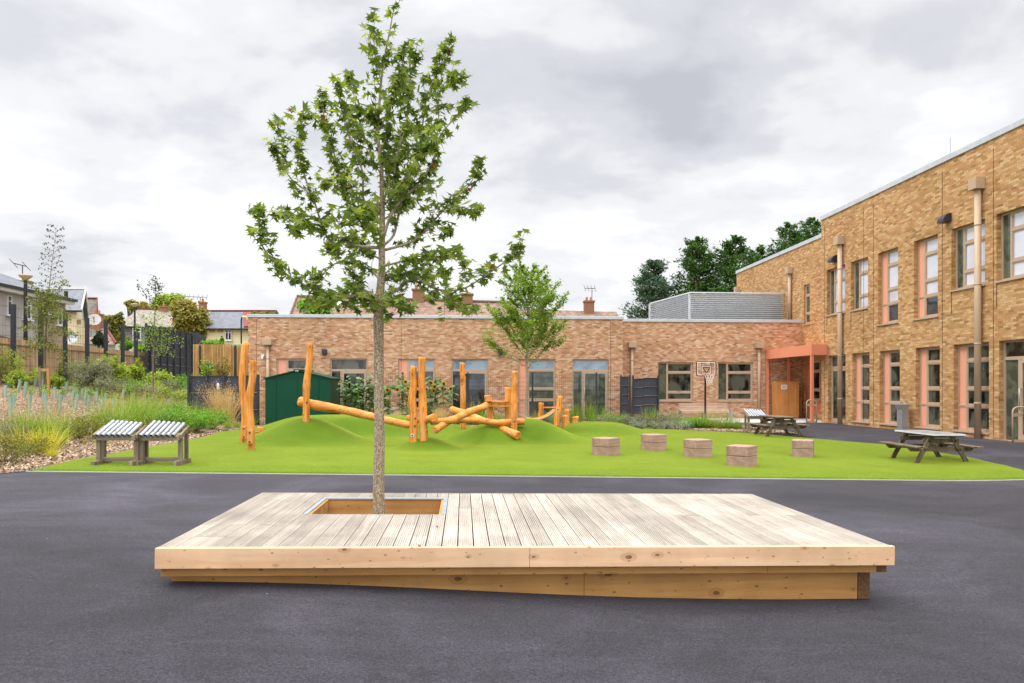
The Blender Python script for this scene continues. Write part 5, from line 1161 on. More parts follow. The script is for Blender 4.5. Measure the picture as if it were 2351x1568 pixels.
for j in range(len(rings)-1):
    for k in range(K):
        a0 = 2*math.pi*(k+.5*(j % 2))/K
        for s in (-.5, .5):
            a1 = a0+2*math.pi*s/K; p = rc+V((rings[j][0]*math.cos(a0), rings[j][0]*math.sin(a0), rings[j][1])); q = rc+V((rings[j+1][0]*math.cos(a1), rings[j+1][0]*math.sin(a1), rings[j+1][1])); mb.tube([p, q], .006, 4, cap=False)
mb.build('net', M['net'], bh)
# ================================================================ BOUNDARY ON THE LEFT
FX = -20.0
PPX = [R1(z, 0)[0] for z in (120, 367, 587, 785, 952, 1105, 1225)]
ys_ = [PX(p, 888, FX).y for p in PPX]; stp = (ys_[-1]-ys_[0])/6; ys_ = [ys_[0]-2*stp, ys_[0]-stp]+ys_+[ys_[-1]+stp]
zt = PX(30.6, 698.6, FX).z
mf = thing('boundary_mesh_fence', 'tall wire mesh fence on thick black posts along the left boundary', 'fence', (FX, (ys_[0]+ys_[-1])/2, H(FX, 30)))
for y in ys_: mb = MB(); mb.box2((FX-.075, y-.08, H(FX, y)-.3), (FX+.075, y+.08, zt)); mb.build('post', M['dark_metal'], mf)
M['wire'] = simple('fence_wire', (30, 34, 40), (44, 48, 54), 5, rough=.5)
mesh_panel(mf, (FX+.12, ys_[0], 0), (FX+.12, ys_[-1], 0), 1.7, zt-.1, M['wire'], .2, .42, .009, .012)
sf = thing('slat_fence', 'long weathered close-board timber fence behind the tall black mesh posts', 'fence', (-20.7, 36, H(-20.7, 36)))
mb = MB(); y = ys_[0]; ye = PX(336.7, 805, -20.7).y
while y < ye:
    mb.box((-20.7, y+.045, (1.5+3.82)/2), (.02+.015*random.random(), .078, 3.82-1.5)); y += .09
mb.build('slats', M['slatfence'], sf)
mb = MB(); mb.box2((-20.66, ys_[0], 3.56), (-20.62, ye, 3.66)); mb.box2((-20.66, ys_[0], 2.2), (-20.62, ye, 2.3)); mb.build('rail', M['slatfence'], sf)
# acoustic wall: dark boards between posts, two runs
ZTa = PX(442, 766, FX).z; y0, y1 = PX(337, 888, FX).y, PX(442, 888, FX).y
aw = thing('acoustic_wall', 'tall dark anthracite board wall with upright ribs, receding beyond the slat fence', 'wall', (FX, (y0+y1)/2, 1.5))
mb = MB(); nb = 7; h = (ZTa-1.3)/nb
for k in range(nb): mb.box((FX-.05, (y0+y1)/2, 1.3+h*(k+.5)), (.05, y1-y0, h*.96), Matrix.Rotation(.08, 3, 'Y')); mb.box((FX-.0, (y0+y1)/2, 1.3+h*(k+1)-.03), (.06, y1-y0, .04))
mb.build('boards', M['anthracite'], aw)
for k in range(8): y = y0+(y1-y0)*k/7; mb = MB(); mb.box2((FX-.1, y-.05, 1), (FX+.03, y+.05, ZTa+.1)); mb.build('post', M['dark_metal'], aw)
qa, qb = P(449, 762, 52), P(469, 773, 57)
a2 = thing('acoustic_wall', 'short far piece of dark ribbed wall, right of the tall anthracite wall', 'wall', (qa.x, qa.y, 1.5))
mb = MB(); mb.beam((qa.x, qa.y, 3.3), (qb.x, qb.y, 3.3), .08, (qa.z-1.6)*1.0); mb.build('boards', M['anthracite'], a2)
for k in range(6): q = qa.lerp(qb, k/5); mb = MB(); mb.box2((q.x-.1, q.y-.1, 1), (q.x+.1, q.y+.1, qa.z+.0)); mb.build('post', M['dark_metal'], a2)
# yellow slat fence at the far end of the bank, utility box
SY2 = 40.0; a = PY(*R1(1738, 1221), SY2); b = PY(*R1(2260, 1221), SY2)
s2 = thing('yellow_slat_fence', 'golden vertical slat fence across the far end of the planted bank', 'fence', ((a.x+b.x)/2, SY2, 1))
mb = MB(); x = a.x
while x < b.x: mb.box((x+.04, SY2, (a.z+.6)/2+.1), (.07, .02+.03*random.random(), a.z-.6)); x += .088
mb.build('slats', M['slatfence2'], s2); mb = MB(); mb.box2((a.x, SY2+.02, .4), (b.x, SY2+.03, a.z-.05)); mb.build('backing', M['seed'], s2)
for zx in (1798, 2117): x = PY(R1(zx, 0)[0], 888, SY2-.1).x; mb = MB(); mb.box2((x-.05, SY2-.12, .4), (x+.05, SY2-.05, a.z+.03)); mb.build('post', M['dark_metal'], s2)
a = PY(*R1(1787, 1372), 38); b = PY(*R1(1928, 1480), 38); ub = thing('utility_cabinet', 'small dark green cabinet with a gabled lid before the golden slat fence', 'cabinet', ((a.x+b.x)/2, 38, b.z))
w_ = (b.x-a.x); mb = MB(); mb.box2((a.x, 38, b.z-.6), (b.x-w_*.28, 38.8, a.z-.25)); mb.build('body', M['green_shed'], ub, bevel=.01)
mb = MB(); xm_ = (a.x+b.x-w_*.28)/2; e = (a.x-.03, b.x-w_*.28+.03)
for y in (37.95,): mb.quad([(e[0], y, a.z-.26), (e[1], y, a.z-.26), (e[1]-.1, y, a.z-.1), (xm_, y, a.z), (e[0]+.1, y, a.z-.1)])
mb.quad([(e[0], 37.95, a.z-.26), (e[0]+.1, 37.95, a.z-.1), (e[0]+.1, 38.85, a.z-.1), (e[0], 38.85, a.z-.26)]); mb.quad([(e[0]+.1, 37.95, a.z-.1), (xm_, 37.95, a.z), (xm_, 38.85, a.z), (e[0]+.1, 38.85, a.z-.1)]); mb.quad([(e[1]-.1, 37.95, a.z-.1), (xm_, 37.95, a.z), (xm_, 38.85, a.z), (e[1]-.1, 38.85, a.z-.1)]); mb.quad([(e[1], 37.95, a.z-.26), (e[1]-.1, 37.95, a.z-.1), (e[1]-.1, 38.85, a.z-.1), (e[1], 38.85, a.z-.26)])
mb.build('lid', M['green_shed'], ub)
mb = MB(); mb.box2((b.x-w_*.26, 38.05, b.z-.6), (b.x, 38.6, a.z-.35)); o = mb.build('meter_box', M['leaf_olive'] if 0 else M['slatfence2'], ub, bevel=.01)
a = PY(*R1(1968, 1222), 45); b = PY(*R1(2300, 1187), 45); mb = MB(); mb.quad([(a.x, 45, a.z), (b.x, 45, a.z), (b.x, 47, b.z), (a.x+.55, 46.5, b.z)]); mb.box2((a.x+.1, 45.1, 1.3), (b.x, 47, a.z-.02)); o = mb.build('green_roofed_store', M['green_roof']); tag(o, 'low store with a pale green roof showing above the golden slat fence', 'store')
# ================================================================ LAMPS
def lamp(zx, ztop, Z, zbot, hw, label):
    px, py = R1(zx, ztop); _, pb = R1(zx, zbot); top = P(px, py, Z); bot = P(px, pb, Z); r = hw*.25504/2/F*Z
    t_ = thing('street_lamp', label, 'street lamp', (top.x, top.y, 1.3), 0, 'black street lamps beyond the boundary')
    mb = MB(); mb.tube([(top.x, top.y, 1.0), (top.x, top.y, top.z-r*.9)], [.1, .075], 10); mb.build('pole', M['black'], t_)
    mb = MB(); mb.tube([V((top.x, top.y, top.z-r*z)) for z in (.95, .7, .3, .2)], [r*.25, r*.5, r*.97, r], 18, cap=True); mb.build('lamp_shade', simple('lamp_bowl', (190, 176, 130), (206, 194, 150), 3) if 'lampm' not in M else M['lampm'], t_, True)
    mb = MB(); mb.tube([V((top.x, top.y, top.z-r*z)) for z in (.2, .1, 0)], [r*1.02, r*.98, r*.6], 18); mb.build('cap', M['frame'], t_, True)
M['lampm'] = simple('lamp_bowl', (190, 176, 130), (206, 194, 150), 3)
lamp(230, 578, 32, 1165, 110, 'nearest and tallest street lamp with a bowl head, beside the grey rendered house')
lamp(1213, 838, 60, 1040, 70, 'street lamp with a flat bowl head in front of the stone roof')
lamp(1574, 968, 70, 1080, 52, 'small far street lamp before the yellowing tree')
px, py = R1(2172, 958); t0 = P(px, py, 62); t_ = thing('street_lamp', 'thin black lamp post with a small curved head before the cream house', 'street lamp', (t0.x, t0.y, 1.3)); mb = MB(); mb.tube([(t0.x, t0.y, 1), (t0.x, t0.y, t0.z-.3), (t0.x+.05, t0.y, t0.z-.05), (t0.x+.2, t0.y, t0.z)], .07, 8); mb.build('pole', M['black'], t_); mb = MB(); mb.tube([(t0.x+.1, t0.y, t0.z), (t0.x+.45, t0.y, t0.z-.05), (t0.x+.5, t0.y, t0.z-.3)], [.1, .16, .1], 8); mb.build('lamp_shade', M['lampm'], t_)
# ================================================================ HOUSES
def roofquad(mb, pts):
    """pts: eave-left, eave-right, ridge-right, ridge-left; tile courses run along the eave"""
    e0, e1, r1, r0 = [V(p) for p in pts]; Ux = (e1-e0).normalized(); up_ = (r0-e0); up_ = (up_-Ux*up_.dot(Ux)).normalized()
    uv = [((p-e0).dot(Ux), (p-e0).dot(up_)) for p in (e0, e1, r1, r0)]; mb.quad([e0, e1, r1, r0], uv)
def hwin(parent, a, b, Nn, mat='glass_back', n=2, name='window', fr='white'):
    """window between opposite corners a (top left) and b (bottom right) on a wall with outward normal Nn"""
    a, b = V(a), V(b); Nn = V(Nn).normalized(); Uh = V((b.x-a.x, b.y-a.y, 0)); w = Uh.length; Uh.normalize(); Mx = Matrix((Uh, Nn, V((0, 0, 1)))).transposed(); h = a.z-b.z; c = (a+b)/2
    t_ = min(.09, w*.09); mb = MB()
    mb.box(c+Uh*(-w/2+t_/2)+Nn*.03, (t_, .1, h), Mx); mb.box(c+Uh*(w/2-t_/2)+Nn*.03, (t_, .1, h), Mx); mb.box(c+V((0, 0, h/2-t_/2))+Nn*.03, (w-2*t_, .1, t_), Mx); mb.box(c+V((0, 0, -h/2+t_/2))+Nn*.03, (w-2*t_, .1, t_), Mx)
    mb.box(c+V((0, 0, h*.22))+Nn*.028, (w-2*t_, .08, t_), Mx)
    if n == 2: mb.box(c+Nn*.026, (t_, .08, h-2*t_), Mx)
    mb.box(c+V((0, 0, -h/2-.05))+Nn*.08, (w+.2, .2, .07), Mx)
    f = mb.build(name, M[fr], parent); g = MB(); g.box(c+Nn*.012, (w-t_, .02, h-t_), Mx); g.build('pane', M[mat], f); return f
def chim(parent, c, w, h, pots=2):
    mb = MB(); c = V(c); mb.box(c+V((0, 0, h/2-1)), (w, w*.7, h+2)); mb.box(c+V((0, 0, h+.06)), (w*1.15, w*.85, .14)); o = mb.build('chimney', M['chimney'], parent)
    g = MB()
    for k in range(pots): x = (k-(pots-1)/2)*w*.45; g.tube([c+V((x, 0, h+.1)), c+V((x, 0, h+.45))], [.13, .1], 8)
    g.build('pot', M['pot'], o)
def aerial(label, top, bot, L, d=(1, .2, 0), n=5):
    top, bot = V(top), V(bot); t_ = thing('tv_aerial', label, 'aerial', bot); mb = MB(); mb.tube([bot, top], .03, 5); mb.build('mast', M['dark_metal'], t_)
    d = V(d).normalized(); pr = V((-d.y, d.x, .35)).normalized(); mb = MB(); a = top-d*L*.7; b = top+d*L*.3; mb.tube([a, b], .03, 4)
    for k in range(n): q = a.lerp(b, k/(n-1)); mb.tube([q-pr*.3-V((0, 0, .2)), q+pr*.3+V((0, 0, .2))], .022, 4)
    mb.build('antenna', M['dark_metal'], t_)
# H1: long grey rendered house at the far left, wall parallel to the boundary
X1 = -26.0; e1 = PX(*R1(590, 835), X1); y_e = e1.y; y_s = 24.0; ze = 7.35
h1_ = thing('grey_rendered_house', 'long grey rendered two storey house at the far left, with slate roof and white windows', 'house', (X1-3, 34, 1.3))
ymid = PX(R1(330, 0)[0], 888, X1).y
mb = MB(); mb.quad([(X1, y_s, 1), (X1, ymid, 1), (X1, ymid, ze), (X1, y_s, ze)]); mb.build('wall', M['render_grey'], h1_)
mb = MB(); mb.quad([(X1, ymid, 1), (X1, y_e, 1), (X1, y_e, ze), (X1, ymid, ze)]); mb.quad([(X1, y_e, 1), (X1-8, y_e, 1), (X1-8, y_e, ze), (X1-4, y_e, ze+1.4), (X1, y_e, ze)]); mb.build('wall', M['render_brown'], h1_)
rh = 1.55; mb = MB(); roofquad(mb, [(X1+.45, y_s, ze-.1), (X1+.45, y_e+.3, ze-.1), (X1-4, y_e+.3, ze+rh), (X1-4, y_s, ze+rh)]); mb.build('roof', M['tile_slate'], h1_)
mb = MB(); roofquad(mb, [(X1-8.4, y_s, ze-.1), (X1-8.4, y_e+.3, ze-.1), (X1-4, y_e+.3, ze+rh), (X1-4, y_s, ze+rh)]); mb.build('roof', M['tile_grey'], h1_)
mb = MB(); mb.box2((X1+.46, y_s, ze-.22), (X1+.6, y_e+.3, ze-.06)); mb.build('gutter', M['black'], h1_); mb = MB(); mb.box2((X1+.05, y_s, ze-.4), (X1+.44, y_e+.25, ze-.2)); mb.build('fascia', M['white'], h1_)
for a, b, n in (((60, 765), (97, 945), 1), ((205, 800), (272, 985), 2), ((368, 850), (430, 930), 2), ((515, 880), (553, 1035), 1)):
    p, q = PX(*R1(*a), X1), PX(*R1(*b), X1); hwin(h1_, p, q, (1, 0, 0), n=n)
c_ = PX(*R1(222, 640), -28.5); chim(h1_, (c_.x, c_.y, c_.z-.6), .7, .5, 1)
pm_ = PX(*R1(203, 575), -29.0); pt_ = PX(*R1(203, 495), -29.0); aerial('thin television aerial above the grey rendered house on the far left', pt_, pm_-V((0, 0, .6)), 1.1, (.1, 1, 0), 2)
mb = MB(); c_ = PX(*R1(0, 1120), -24.0)
# lean-to roof behind the fence at the very left
lt = thing('lean_to', 'low lean-to with a grey sloping roof behind the slat fence at the far left', 'outbuilding', (-24.5, 30, 1.3)); mb = MB(); p, q = PX(-30, R1(0, 1095)[1]-6, -23.6), PX(*R1(92, 1150), -23.6); mb.quad([(p.x, 26, p.z+.9), (q.x, q.y, q.z), (q.x-2.3, q.y, q.z+.05), (p.x-2.3, 26, p.z+1.3)]); mb.quad([(q.x, 26, 1), (q.x, q.y, 1), q, (p.x, 26, p.z+.9)]); mb.build('roof', M['tile_grey'], lt)
def gable_house(name, label, FL_, FR_, BR_, zb, ridge_h, wall_m, roof_m, over=.4, gable_m=None):
    """front wall FL->FR, depth FR->BR, ridge parallel to the front; z of FL is the eaves height"""
    FL_, FR_, BR_ = V(FL_), V(FR_), V(BR_); ze = FL_.z; FR_.z = ze; BR_.z = ze; d = BR_-FR_; BL_ = FL_+d
    t_ = thing(name, label, 'house', ((FL_.x+BR_.x)/2, (FL_.y+BR_.y)/2, zb)); L = lambda p, z: V((p.x, p.y, z)); mid = V((0, 0, ridge_h))
    mb = MB(); rL, rR = FL_+d/2+mid, FR_+d/2+mid
    mb.quad([L(FL_, zb), L(FR_, zb), FR_, FL_]); mb.quad([L(FR_, zb), L(BR_, zb), BR_, FR_]); mb.quad([L(FL_, zb), L(BL_, zb), BL_, FL_]); mb.build('wall', M[wall_m], t_)
    g = MB(); g.quad([FR_, BR_, rR]); g.quad([FL_, BL_, rL]); g.build('gable', M[gable_m or wall_m], t_)
    u = (FR_-FL_).normalized()*over; dn = d.normalized()*over+V((0, 0, over*ridge_h/(d.length/2))); 
    mb = MB(); roofquad(mb, [FL_-u-dn, FR_+u-dn, rR+u, rL-u]); dn2 = -d.normalized()*over+V((0, 0, over*ridge_h/(d.length/2))); roofquad(mb, [BR_+u-dn2, BL_-u-dn2, rL-u, rR+u]); mb.build('roof', M[roof_m], t_)
    mb = MB(); mb.beam(FL_-u-dn-V((0, 0, .08)), FR_+u-dn-V((0, 0, .08)), .12, .12); mb.build('gutter', M['black'], t_)
    mb = MB(); mb.beam(FR_+u-dn, rR+u, .08, .22); mb.beam(BR_+u-dn2, rR+u, .08, .22); mb.beam(rL-u+V((0, 0, .06)), rR+u+V((0, 0, .06)), .25, .12); mb.build('bargeboard', M['render_white'] if gable_m else M['tile_red'], t_)
    return t_
Zq = 50; FRp = P(*R1(688, 882), Zq); FLp = P(*R1(330, 860), Zq); BRp = P(*R1(760, 930), 58)
h2_ = gable_house('cream_gabled_house', 'cream house with slate roof and white boarded gable, right of the grey rendered house', (FLp.x, FLp.y, FRp.z), FRp, BRp, 1, P(*R1(740, 712), 54).z-FRp.z, 'render_cream', 'tile_slate', gable_m='render_white')
mb = MB(); q = P(*R1(594, 800), 51); mb.tube([q-V((0, 0, .4)), q+V((0, 0, .6))], .14, 8); mb.build('vent_pipe', M['black'], h2_)
mb = MB(); q = P(*R1(710, 1005), 50.5); mb.box(q, (.3, .1, .35)); mb.build('vent', M['frame'], h2_)
def dish(label, px, py, Z, r, mat):
    c = P(px, py, Z); t_ = thing('satellite_dish', label, 'satellite dish', c); mb = MB(); d = V((.35, -1, .35)).normalized()
    mb.tube([c+d*k*.0+d*(.12*r*k*k) for k in (0, .4, .7, 1)], [r*.05, r*.4, r*.72, r], 18, cap=False); mb.build('reflector', M[mat], t_, True); mb = MB(); mb.tube([c-V((0, 0, r*.6)), c+d*r*.9], .04, 5); mb.box(c+d*r*.95, (.14, .14, .1)); mb.build('arm', M['frame'], t_)
dish('grey satellite dish on the cream house wall just above the fence', *R1(627, 1145), 49.3, .5, 'steel'); dish('pale satellite dish beside the narrow slate-roofed gable', *R1(850, 984), 56, .5, 'render_white'); dish('small dark dish below the pale satellite dish', *R1(822, 1103), 54, .35, 'steel')
Zq = 66; h3_ = gable_house('narrow_gabled_house', 'narrow sliver of a blue-grey house with a tiled gable, between cream house and bushes', (P(*R1(700, 1010), Zq).x, P(*R1(700, 1010), Zq).y, P(*R1(825, 1010), Zq).z), P(*R1(828, 1010), Zq), P(*R1(850, 1010), 72), 1, 2.7, 'render_grey', 'tile_grey')
Zq = 62; A_ = P(*R1(850, 1200), Zq); B_ = P(*R1(1045, 1190), Zq); C_ = P(*R1(950, 1060), Zq+3)
lh = thing('red_hipped_roof_house', 'low bungalow with a red hipped roof among the bushes beyond the fence', 'house', (B_.x, B_.y, 1)); mb = MB(); roofquad(mb, [A_-V((2, 0, 0)), P(*R1(1045, 1120), Zq)-V((0, 0, .9)), C_+V((.1, 0, 0)), P(*R1(850, 1055), Zq+3)-V((2, 0, 0))]); mb.quad([P(*R1(1045, 1120), Zq)-V((0, 0, .9)), P(*R1(1050, 1120), Zq+8)-V((0, 0, .9)), C_], [(0, 0), (6, 0), (3, 3)]); mb.build('roof', M['tile_brown'], lh); mb = MB(); mb.box2((A_.x-2, A_.y+.3, 1), (B_.x-.3, A_.y+5, P(*R1(1045, 1195), Zq).z)); mb.build('wall', M['render_white'], lh)
mb = MB(); mb.tube([P(*R1(955, 1058), Zq+3), P(*R1(1045, 1120), Zq)-V((0, 0, .75))], .12, 6); mb.build('ridge', M['tile_red'], lh); q = P(*R1(872, 1000), Zq+3); chim(lh, q-V((0, 0, .8)), .9, 1.4)
Zq = 72; FLp = P(*R1(1105, 1025), Zq); FRp = P(*R1(1760, 1025), Zq+2)
h5_ = gable_house('stone_roofed_house', 'grey rendered house with a long pale stone-slate roof behind the young birch', FLp, FRp, FRp+V((.8, 7, 0)), 1, P(*R1(1300, 890), Zq+3.5).z-FLp.z, 'render_grey', 'tile_stone')
hwin(h5_, P(*R1(1195, 1060), Zq-.1), P(*R1(1270, 1170), Zq-.1), (0, -1, 0)); q = P(*R1(1475, 890), Zq+4); chim(h5_, q-V((0, 0, .5)), .9, .7, 1)
FLp = P(*R1(1790, 1045), 64); FRp = P(*R1(2330, 1045), 64)
h6_ = gable_house('cream_terrace_house', 'cream rendered terrace with dark slate roof and one white window, left of the brick wing', FLp, FRp, FRp+V((.5, 7, 0)), 1, P(*R1(2000, 908), 67.5).z-FLp.z, 'render_cream', 'tile_slate')
hwin(h6_, P(*R1(2028, 1075), 63.9), P(*R1(2085, 1168), 63.9), (0, -1, 0)); q = P(*R1(1826, 900), 67); chim(h6_, q-V((0, 0, .6)), .65, 1.3, 1)
for zx in (1908, 1982): c_ = P(*R1(zx, 1077), 63.9); mb = MB(); mb.box(c_, (.45, .06, .4)); mb.build('vent', M['slatfence2'], h6_)
a, b = P(*R1(2190, 1043), 63.7), P(*R1(2330, 1043), 63.7); mb = MB(); roofquad(mb, [a, b, P(*R1(2330, 912), 67), P(*R1(2186, 912), 67)]); mb.build('roof', M['tile_red'], h6_)
tp = P(*R1(1803, 780), 67); aerial('television aerial with several bars on the chimney of the cream terrace', tp, P(*R1(1803, 860), 67), 2.0, (1, .2, 0), 6)
# centre: brown tiled house behind the brick wing
ZR = 58; e_ = P(691, 735, ZR-4); r0 = P(691, 674, ZR); r1 = P(1170, 690, ZR)
bh_ = thing('brown_tiled_house', 'long brown tiled roof with chimneys and skylights rising behind the brick wing', 'house', ((r0.x+r1.x)/2, r0.y, 0))
zr = (r0.z+r1.z)/2+.05; slope = lambda dz_: dz_*1.25
yR = r0.y; xl_, xr_ = r0.x-.3, r1.x+.5; r0z = zr; mb = MB(); he = 4.3
roofquad(mb, [(xl_, yR-5.4, r0z-he), (xr_, yR-5.4, r0z-he), (xr_, yR, r0z-.4), (xl_, yR, r0z)]); roofquad(mb, [(xl_, yR+5.4, r0z-he), (xr_, yR+5.4, r0z-he), (xr_, yR, r0z-.4), (xl_, yR, r0z)]); mb.build('roof', M['tile_brown'], bh_)
x2 = P(1447, 710, ZR).x; z2 = P(1300, 704, ZR).z; mb = MB(); roofquad(mb, [(xr_-4, yR-4.6, z2-3.6), (x2, yR-4.6, z2-3.8), (x2-.8, yR+.1, z2-.25), (xr_-4, yR+.1, z2)]); mb.build('roof', M['tile_brown'], bh_)
mb = MB(); mb.box2((xl_+.3, yR-5, 0), (x2-1, yR+4.6, r0z-he-.1)); mb.quad([(xl_+.2, yR-5, r0z-he), (xl_+.2, yR+5, r0z-he), (xl_+.2, yR, r0z-.1)]); mb.build('wall', M['render_brown'], bh_)
mb = MB(); mb.beam((xl_, yR, r0z+.05), (xr_, yR, r0z-.35), .3, .14); mb.beam((xl_, yR-5.4, r0z-he), (xl_, yR, r0z+.02), .1, .25); mb.build('ridge', M['tile_brown'], bh_)
def onroof(px, py):
    o_ = V((0, 0, EYE)); d = V(ray(px, py)); nrm = V((0, -he, 5.4)); p0_ = V((xl_, yR, r0z-.15)); return o_+d*((p0_-o_).dot(nrm)/d.dot(nrm))
for zx in (740, 898):
    a = onroof(*RB(zx-28, 190)); b = onroof(*RB(zx+28, 190)); c_ = onroof(*RB(zx+22, 138)); d_ = onroof(*RB(zx-24, 138)); nn = V((0, -he, 5.4)).normalized()*.08
    mb = MB(); mb.beam(a+nn, b+nn, .1, .12); mb.beam(c_+nn, d_+nn, .1, .12); mb.beam(a+nn, d_+nn, .1, .12); mb.beam(b+nn, c_+nn, .1, .12); f_o = mb.build('skylight', M['frame'], bh_); mb = MB(); mb.quad([a+nn, b+nn, c_+nn, d_+nn]); mb.build('pane', M['glass_sky'], f_o)
for px, pt_, pb_, w, pots in ((1072, 667, 694, 1.0, 1), (960, 657, 690, 1.0, 2), (1359, 681, 704, .85, 2)):
    q = P(px, pb_, ZR); tq = P(px, pt_, ZR); chim(bh_, (q.x, yR, q.z), w, tq.z-q.z-.3, pots)
tp = P(1359, 662, ZR); aerial('television aerial on the right hand chimney of the brown tiled roof', tp, P(1359, 682, ZR), .9, (1, .1, 0), 4)
# ================================================================ TREES BEYOND
def blob(px, py, Z, rx, rz, ry=None):
    r = rx/F*Z; return (P(px, py, Z), (r, ry and ry/F*Z or r, rz/F*Z))
gC = 'tall trees behind the school block'
random.seed(4)
conifer('blue-green cedar standing left of the dark conifers behind the louvre screen', 1502, 600, 62, 58, 'leaf_cedar', 11, gC, 110)
conifer('dark green conifer in the middle of the trees above the louvre screen', 1598, 546, 60, 56, 'leaf_conifer', 12, gC, 130)
conifer('broad dark conifer directly left of the tall brick block', 1688, 543, 58, 66, 'leaf_conifer', 13, gC, 140)
conifer('narrow conifer filling the gap left of the brick block, lower than its neighbours', 1745, 566, 61, 40, 'leaf_conifer', 19, gC, 90)
conifer('conifer with feathery top rising left above the roofline of the brick block', 1812, 512, 62, 62, 'leaf_conifer', 14, gC, 120)
conifer('conifer touching the upper corner of the tall brick block', 1868, 500, 64, 60, 'leaf_conifer', 18, gC, 120)
r1b = lambda zx, zy, Z, rx, rz: blob(*R1(zx, zy), Z, rx*.25504, rz*.25504)
bushtree('yellowing_tree', 'yellowing round tree in front of the stone-slate roof', [r1b(1700, 960, 64, 120, 130), r1b(1620, 900, 64, 90, 90), r1b(1780, 1000, 64, 90, 110), r1b(1650, 1040, 64, 90, 70), r1b(1820, 1110, 64, 45, 60)], 6500, .3, M['leaf_autumn'], None, .3, seed=15)
bushtree('garden_tree', 'green and yellow tree rising behind the ridge of the stone-slate roof', [r1b(1430, 860, 82, 70, 90), r1b(1480, 800, 82, 60, 60), r1b(1590, 830, 82, 90, 75), r1b(1560, 790, 82, 30, 40), r1b(1680, 850, 82, 50, 50)], 5000, .34, M['leaf_lime'], None, .3, seed=16)
bushtree('garden_tree', 'olive green tree at the left end of the stone-slate roof', [r1b(1190, 860, 84, 55, 45), r1b(1290, 870, 84, 50, 40), r1b(1160, 850, 84, 20, 30)], 2600, .34, M['leaf_autumn'], None, .3, seed=17)
bushtree('garden_tree', 'reddish green tree beyond the bungalow roof', [r1b(930, 990, 72, 60, 40), r1b(990, 975, 72, 40, 30), r1b(900, 1060, 72, 50, 60)], 2500, .32, M['leaf_autumn'], None, .25, seed=18)
bushtree('garden_tree', 'bright green tree between the bungalow and the stone-roofed house', [r1b(1060, 1010, 70, 55, 60), r1b(1080, 950, 70, 30, 30), r1b(1050, 1100, 70, 60, 80), r1b(1100, 1180, 68, 60, 60)], 3800, .3, M['leaf_olive'], None, .25, seed=19)
bushtree('garden_bush', 'dark green garden bush in front of the red-roofed bungalow', [r1b(885, 1150, 58, 50, 60), r1b(930, 1180, 58, 40, 40)], 1800, .24, M['leaf_dark'], None, .1, seed=20, cat='bush')
bushtree('garden_bush', 'round green bush above the slat fence before the stone-roofed house', [r1b(1150, 1215, 55, 60, 35), r1b(1100, 1230, 55, 40, 25)], 1500, .22, M['leaf_bright'], None, .1, seed=21, cat='bush')
bushtree('garden_bush', 'low green bush by the right end of the slat fence', [r1b(1270, 1240, 55, 60, 30)], 1000, .22, M['leaf_bright'], None, .1, seed=22, cat='bush')
bushtree('garden_bush', 'green hedge bush behind the golden slat fence, below the cream terrace', [r1b(1930, 1195, 52, 90, 30), r1b(2000, 1170, 52, 12, 35), r1b(1880, 1200, 52, 30, 28)], 1800, .2, M['leaf_bright'], None, .08, seed=23, cat='bush')
bushtree('garden_bush', 'light green treetop peeping over the brick wing before the brown roof', [blob(722, 705, 48, 40, 22), blob(745, 695, 48, 26, 20)], 1700, .26, M['leaf_bright'], None, .12, seed=24, cat='bush')
bushtree('garden_bush', 'small olive treetop above the left end of the brick wing', [blob(612, 720, 60, 26, 7)], 500, .24, M['leaf_olive'], None, .1, seed=25, cat='bush')
bushtree('garden_bush', 'dark evergreen top just left of the brown roof gable', [blob(687, 708, 66, 7, 18)], 350, .24, M['leaf_cedar'], None, .1, seed=26, cat='bush')
# ================================================================ SAPLINGS ON THE BANK
def bz(px, py, Z): p = P(px, py, Z); return V((p.x, p.y, H(p.x, p.y)))
b1 = bz(103, 880, 27); random.seed(31)
bt = thing('birch_tree', 'thin young birch with sparse drooping leaves and a long bare leader, staked on the bank', 'tree', b1)
mb = MB(); tpb = [b1-V((0, 0, .1)), P(*R1(405, 1400), 27), P(*R1(408, 1200), 27), P(*R1(418, 1000), 27), P(*R1(432, 800), 27), P(*R1(448, 650), 27), P(*R1(475, 420), 27), P(*R1(490, 300), 27), P(*R1(512, 135), 27)]
mb.tube(spline(tpb, 3), np.interp(range(25), [0, 10, 16, 24], [.05, .03, .012, .003]), 8)
vv, ff = [], []
def twig(p, q, n, s, sp=.05, lm=None, r=.006):
    mid = p.lerp(q, .5)+V((0, 0, (q-p).length*.1)); c3 = spline([p, mid, q], 3); mb.tube(c3, [r*(1-.7*j/6) for j in range(7)], 4, cap=False)
    for k in range(n):
        f = .15+.85*random.random(); i = min(5, int(f*6)); pp = c3[i].lerp(c3[i+1], f*6-i)+rv()*sp; simple_leaf(vv, ff, pp, rv()+V((0, -.3, .6)), V((0, 0, -1))+rv()*.5, s*random.uniform(.7, 1.2), .75)
for k in range(24):   # leader twigs
    f = k/23; zy = 150+f*560; zx = np.interp(zy, [135, 300, 420, 650, 720], [512, 490, 475, 448, 442]); s = 1 if k % 2 else -1; L = (40+60*math.sin(min(1, f*1.6+.25)*math.pi/2))*(.8+.4*random.random())
    p = P(*R1(zx, zy+20), 27); q = P(*R1(zx+s*L, zy-10+random.uniform(-20, 25)), 27+random.uniform(-.25, .25)); twig(p, q, 18, .07, .035)
vtop, ftop = vv, ff; vv, ff = [], []
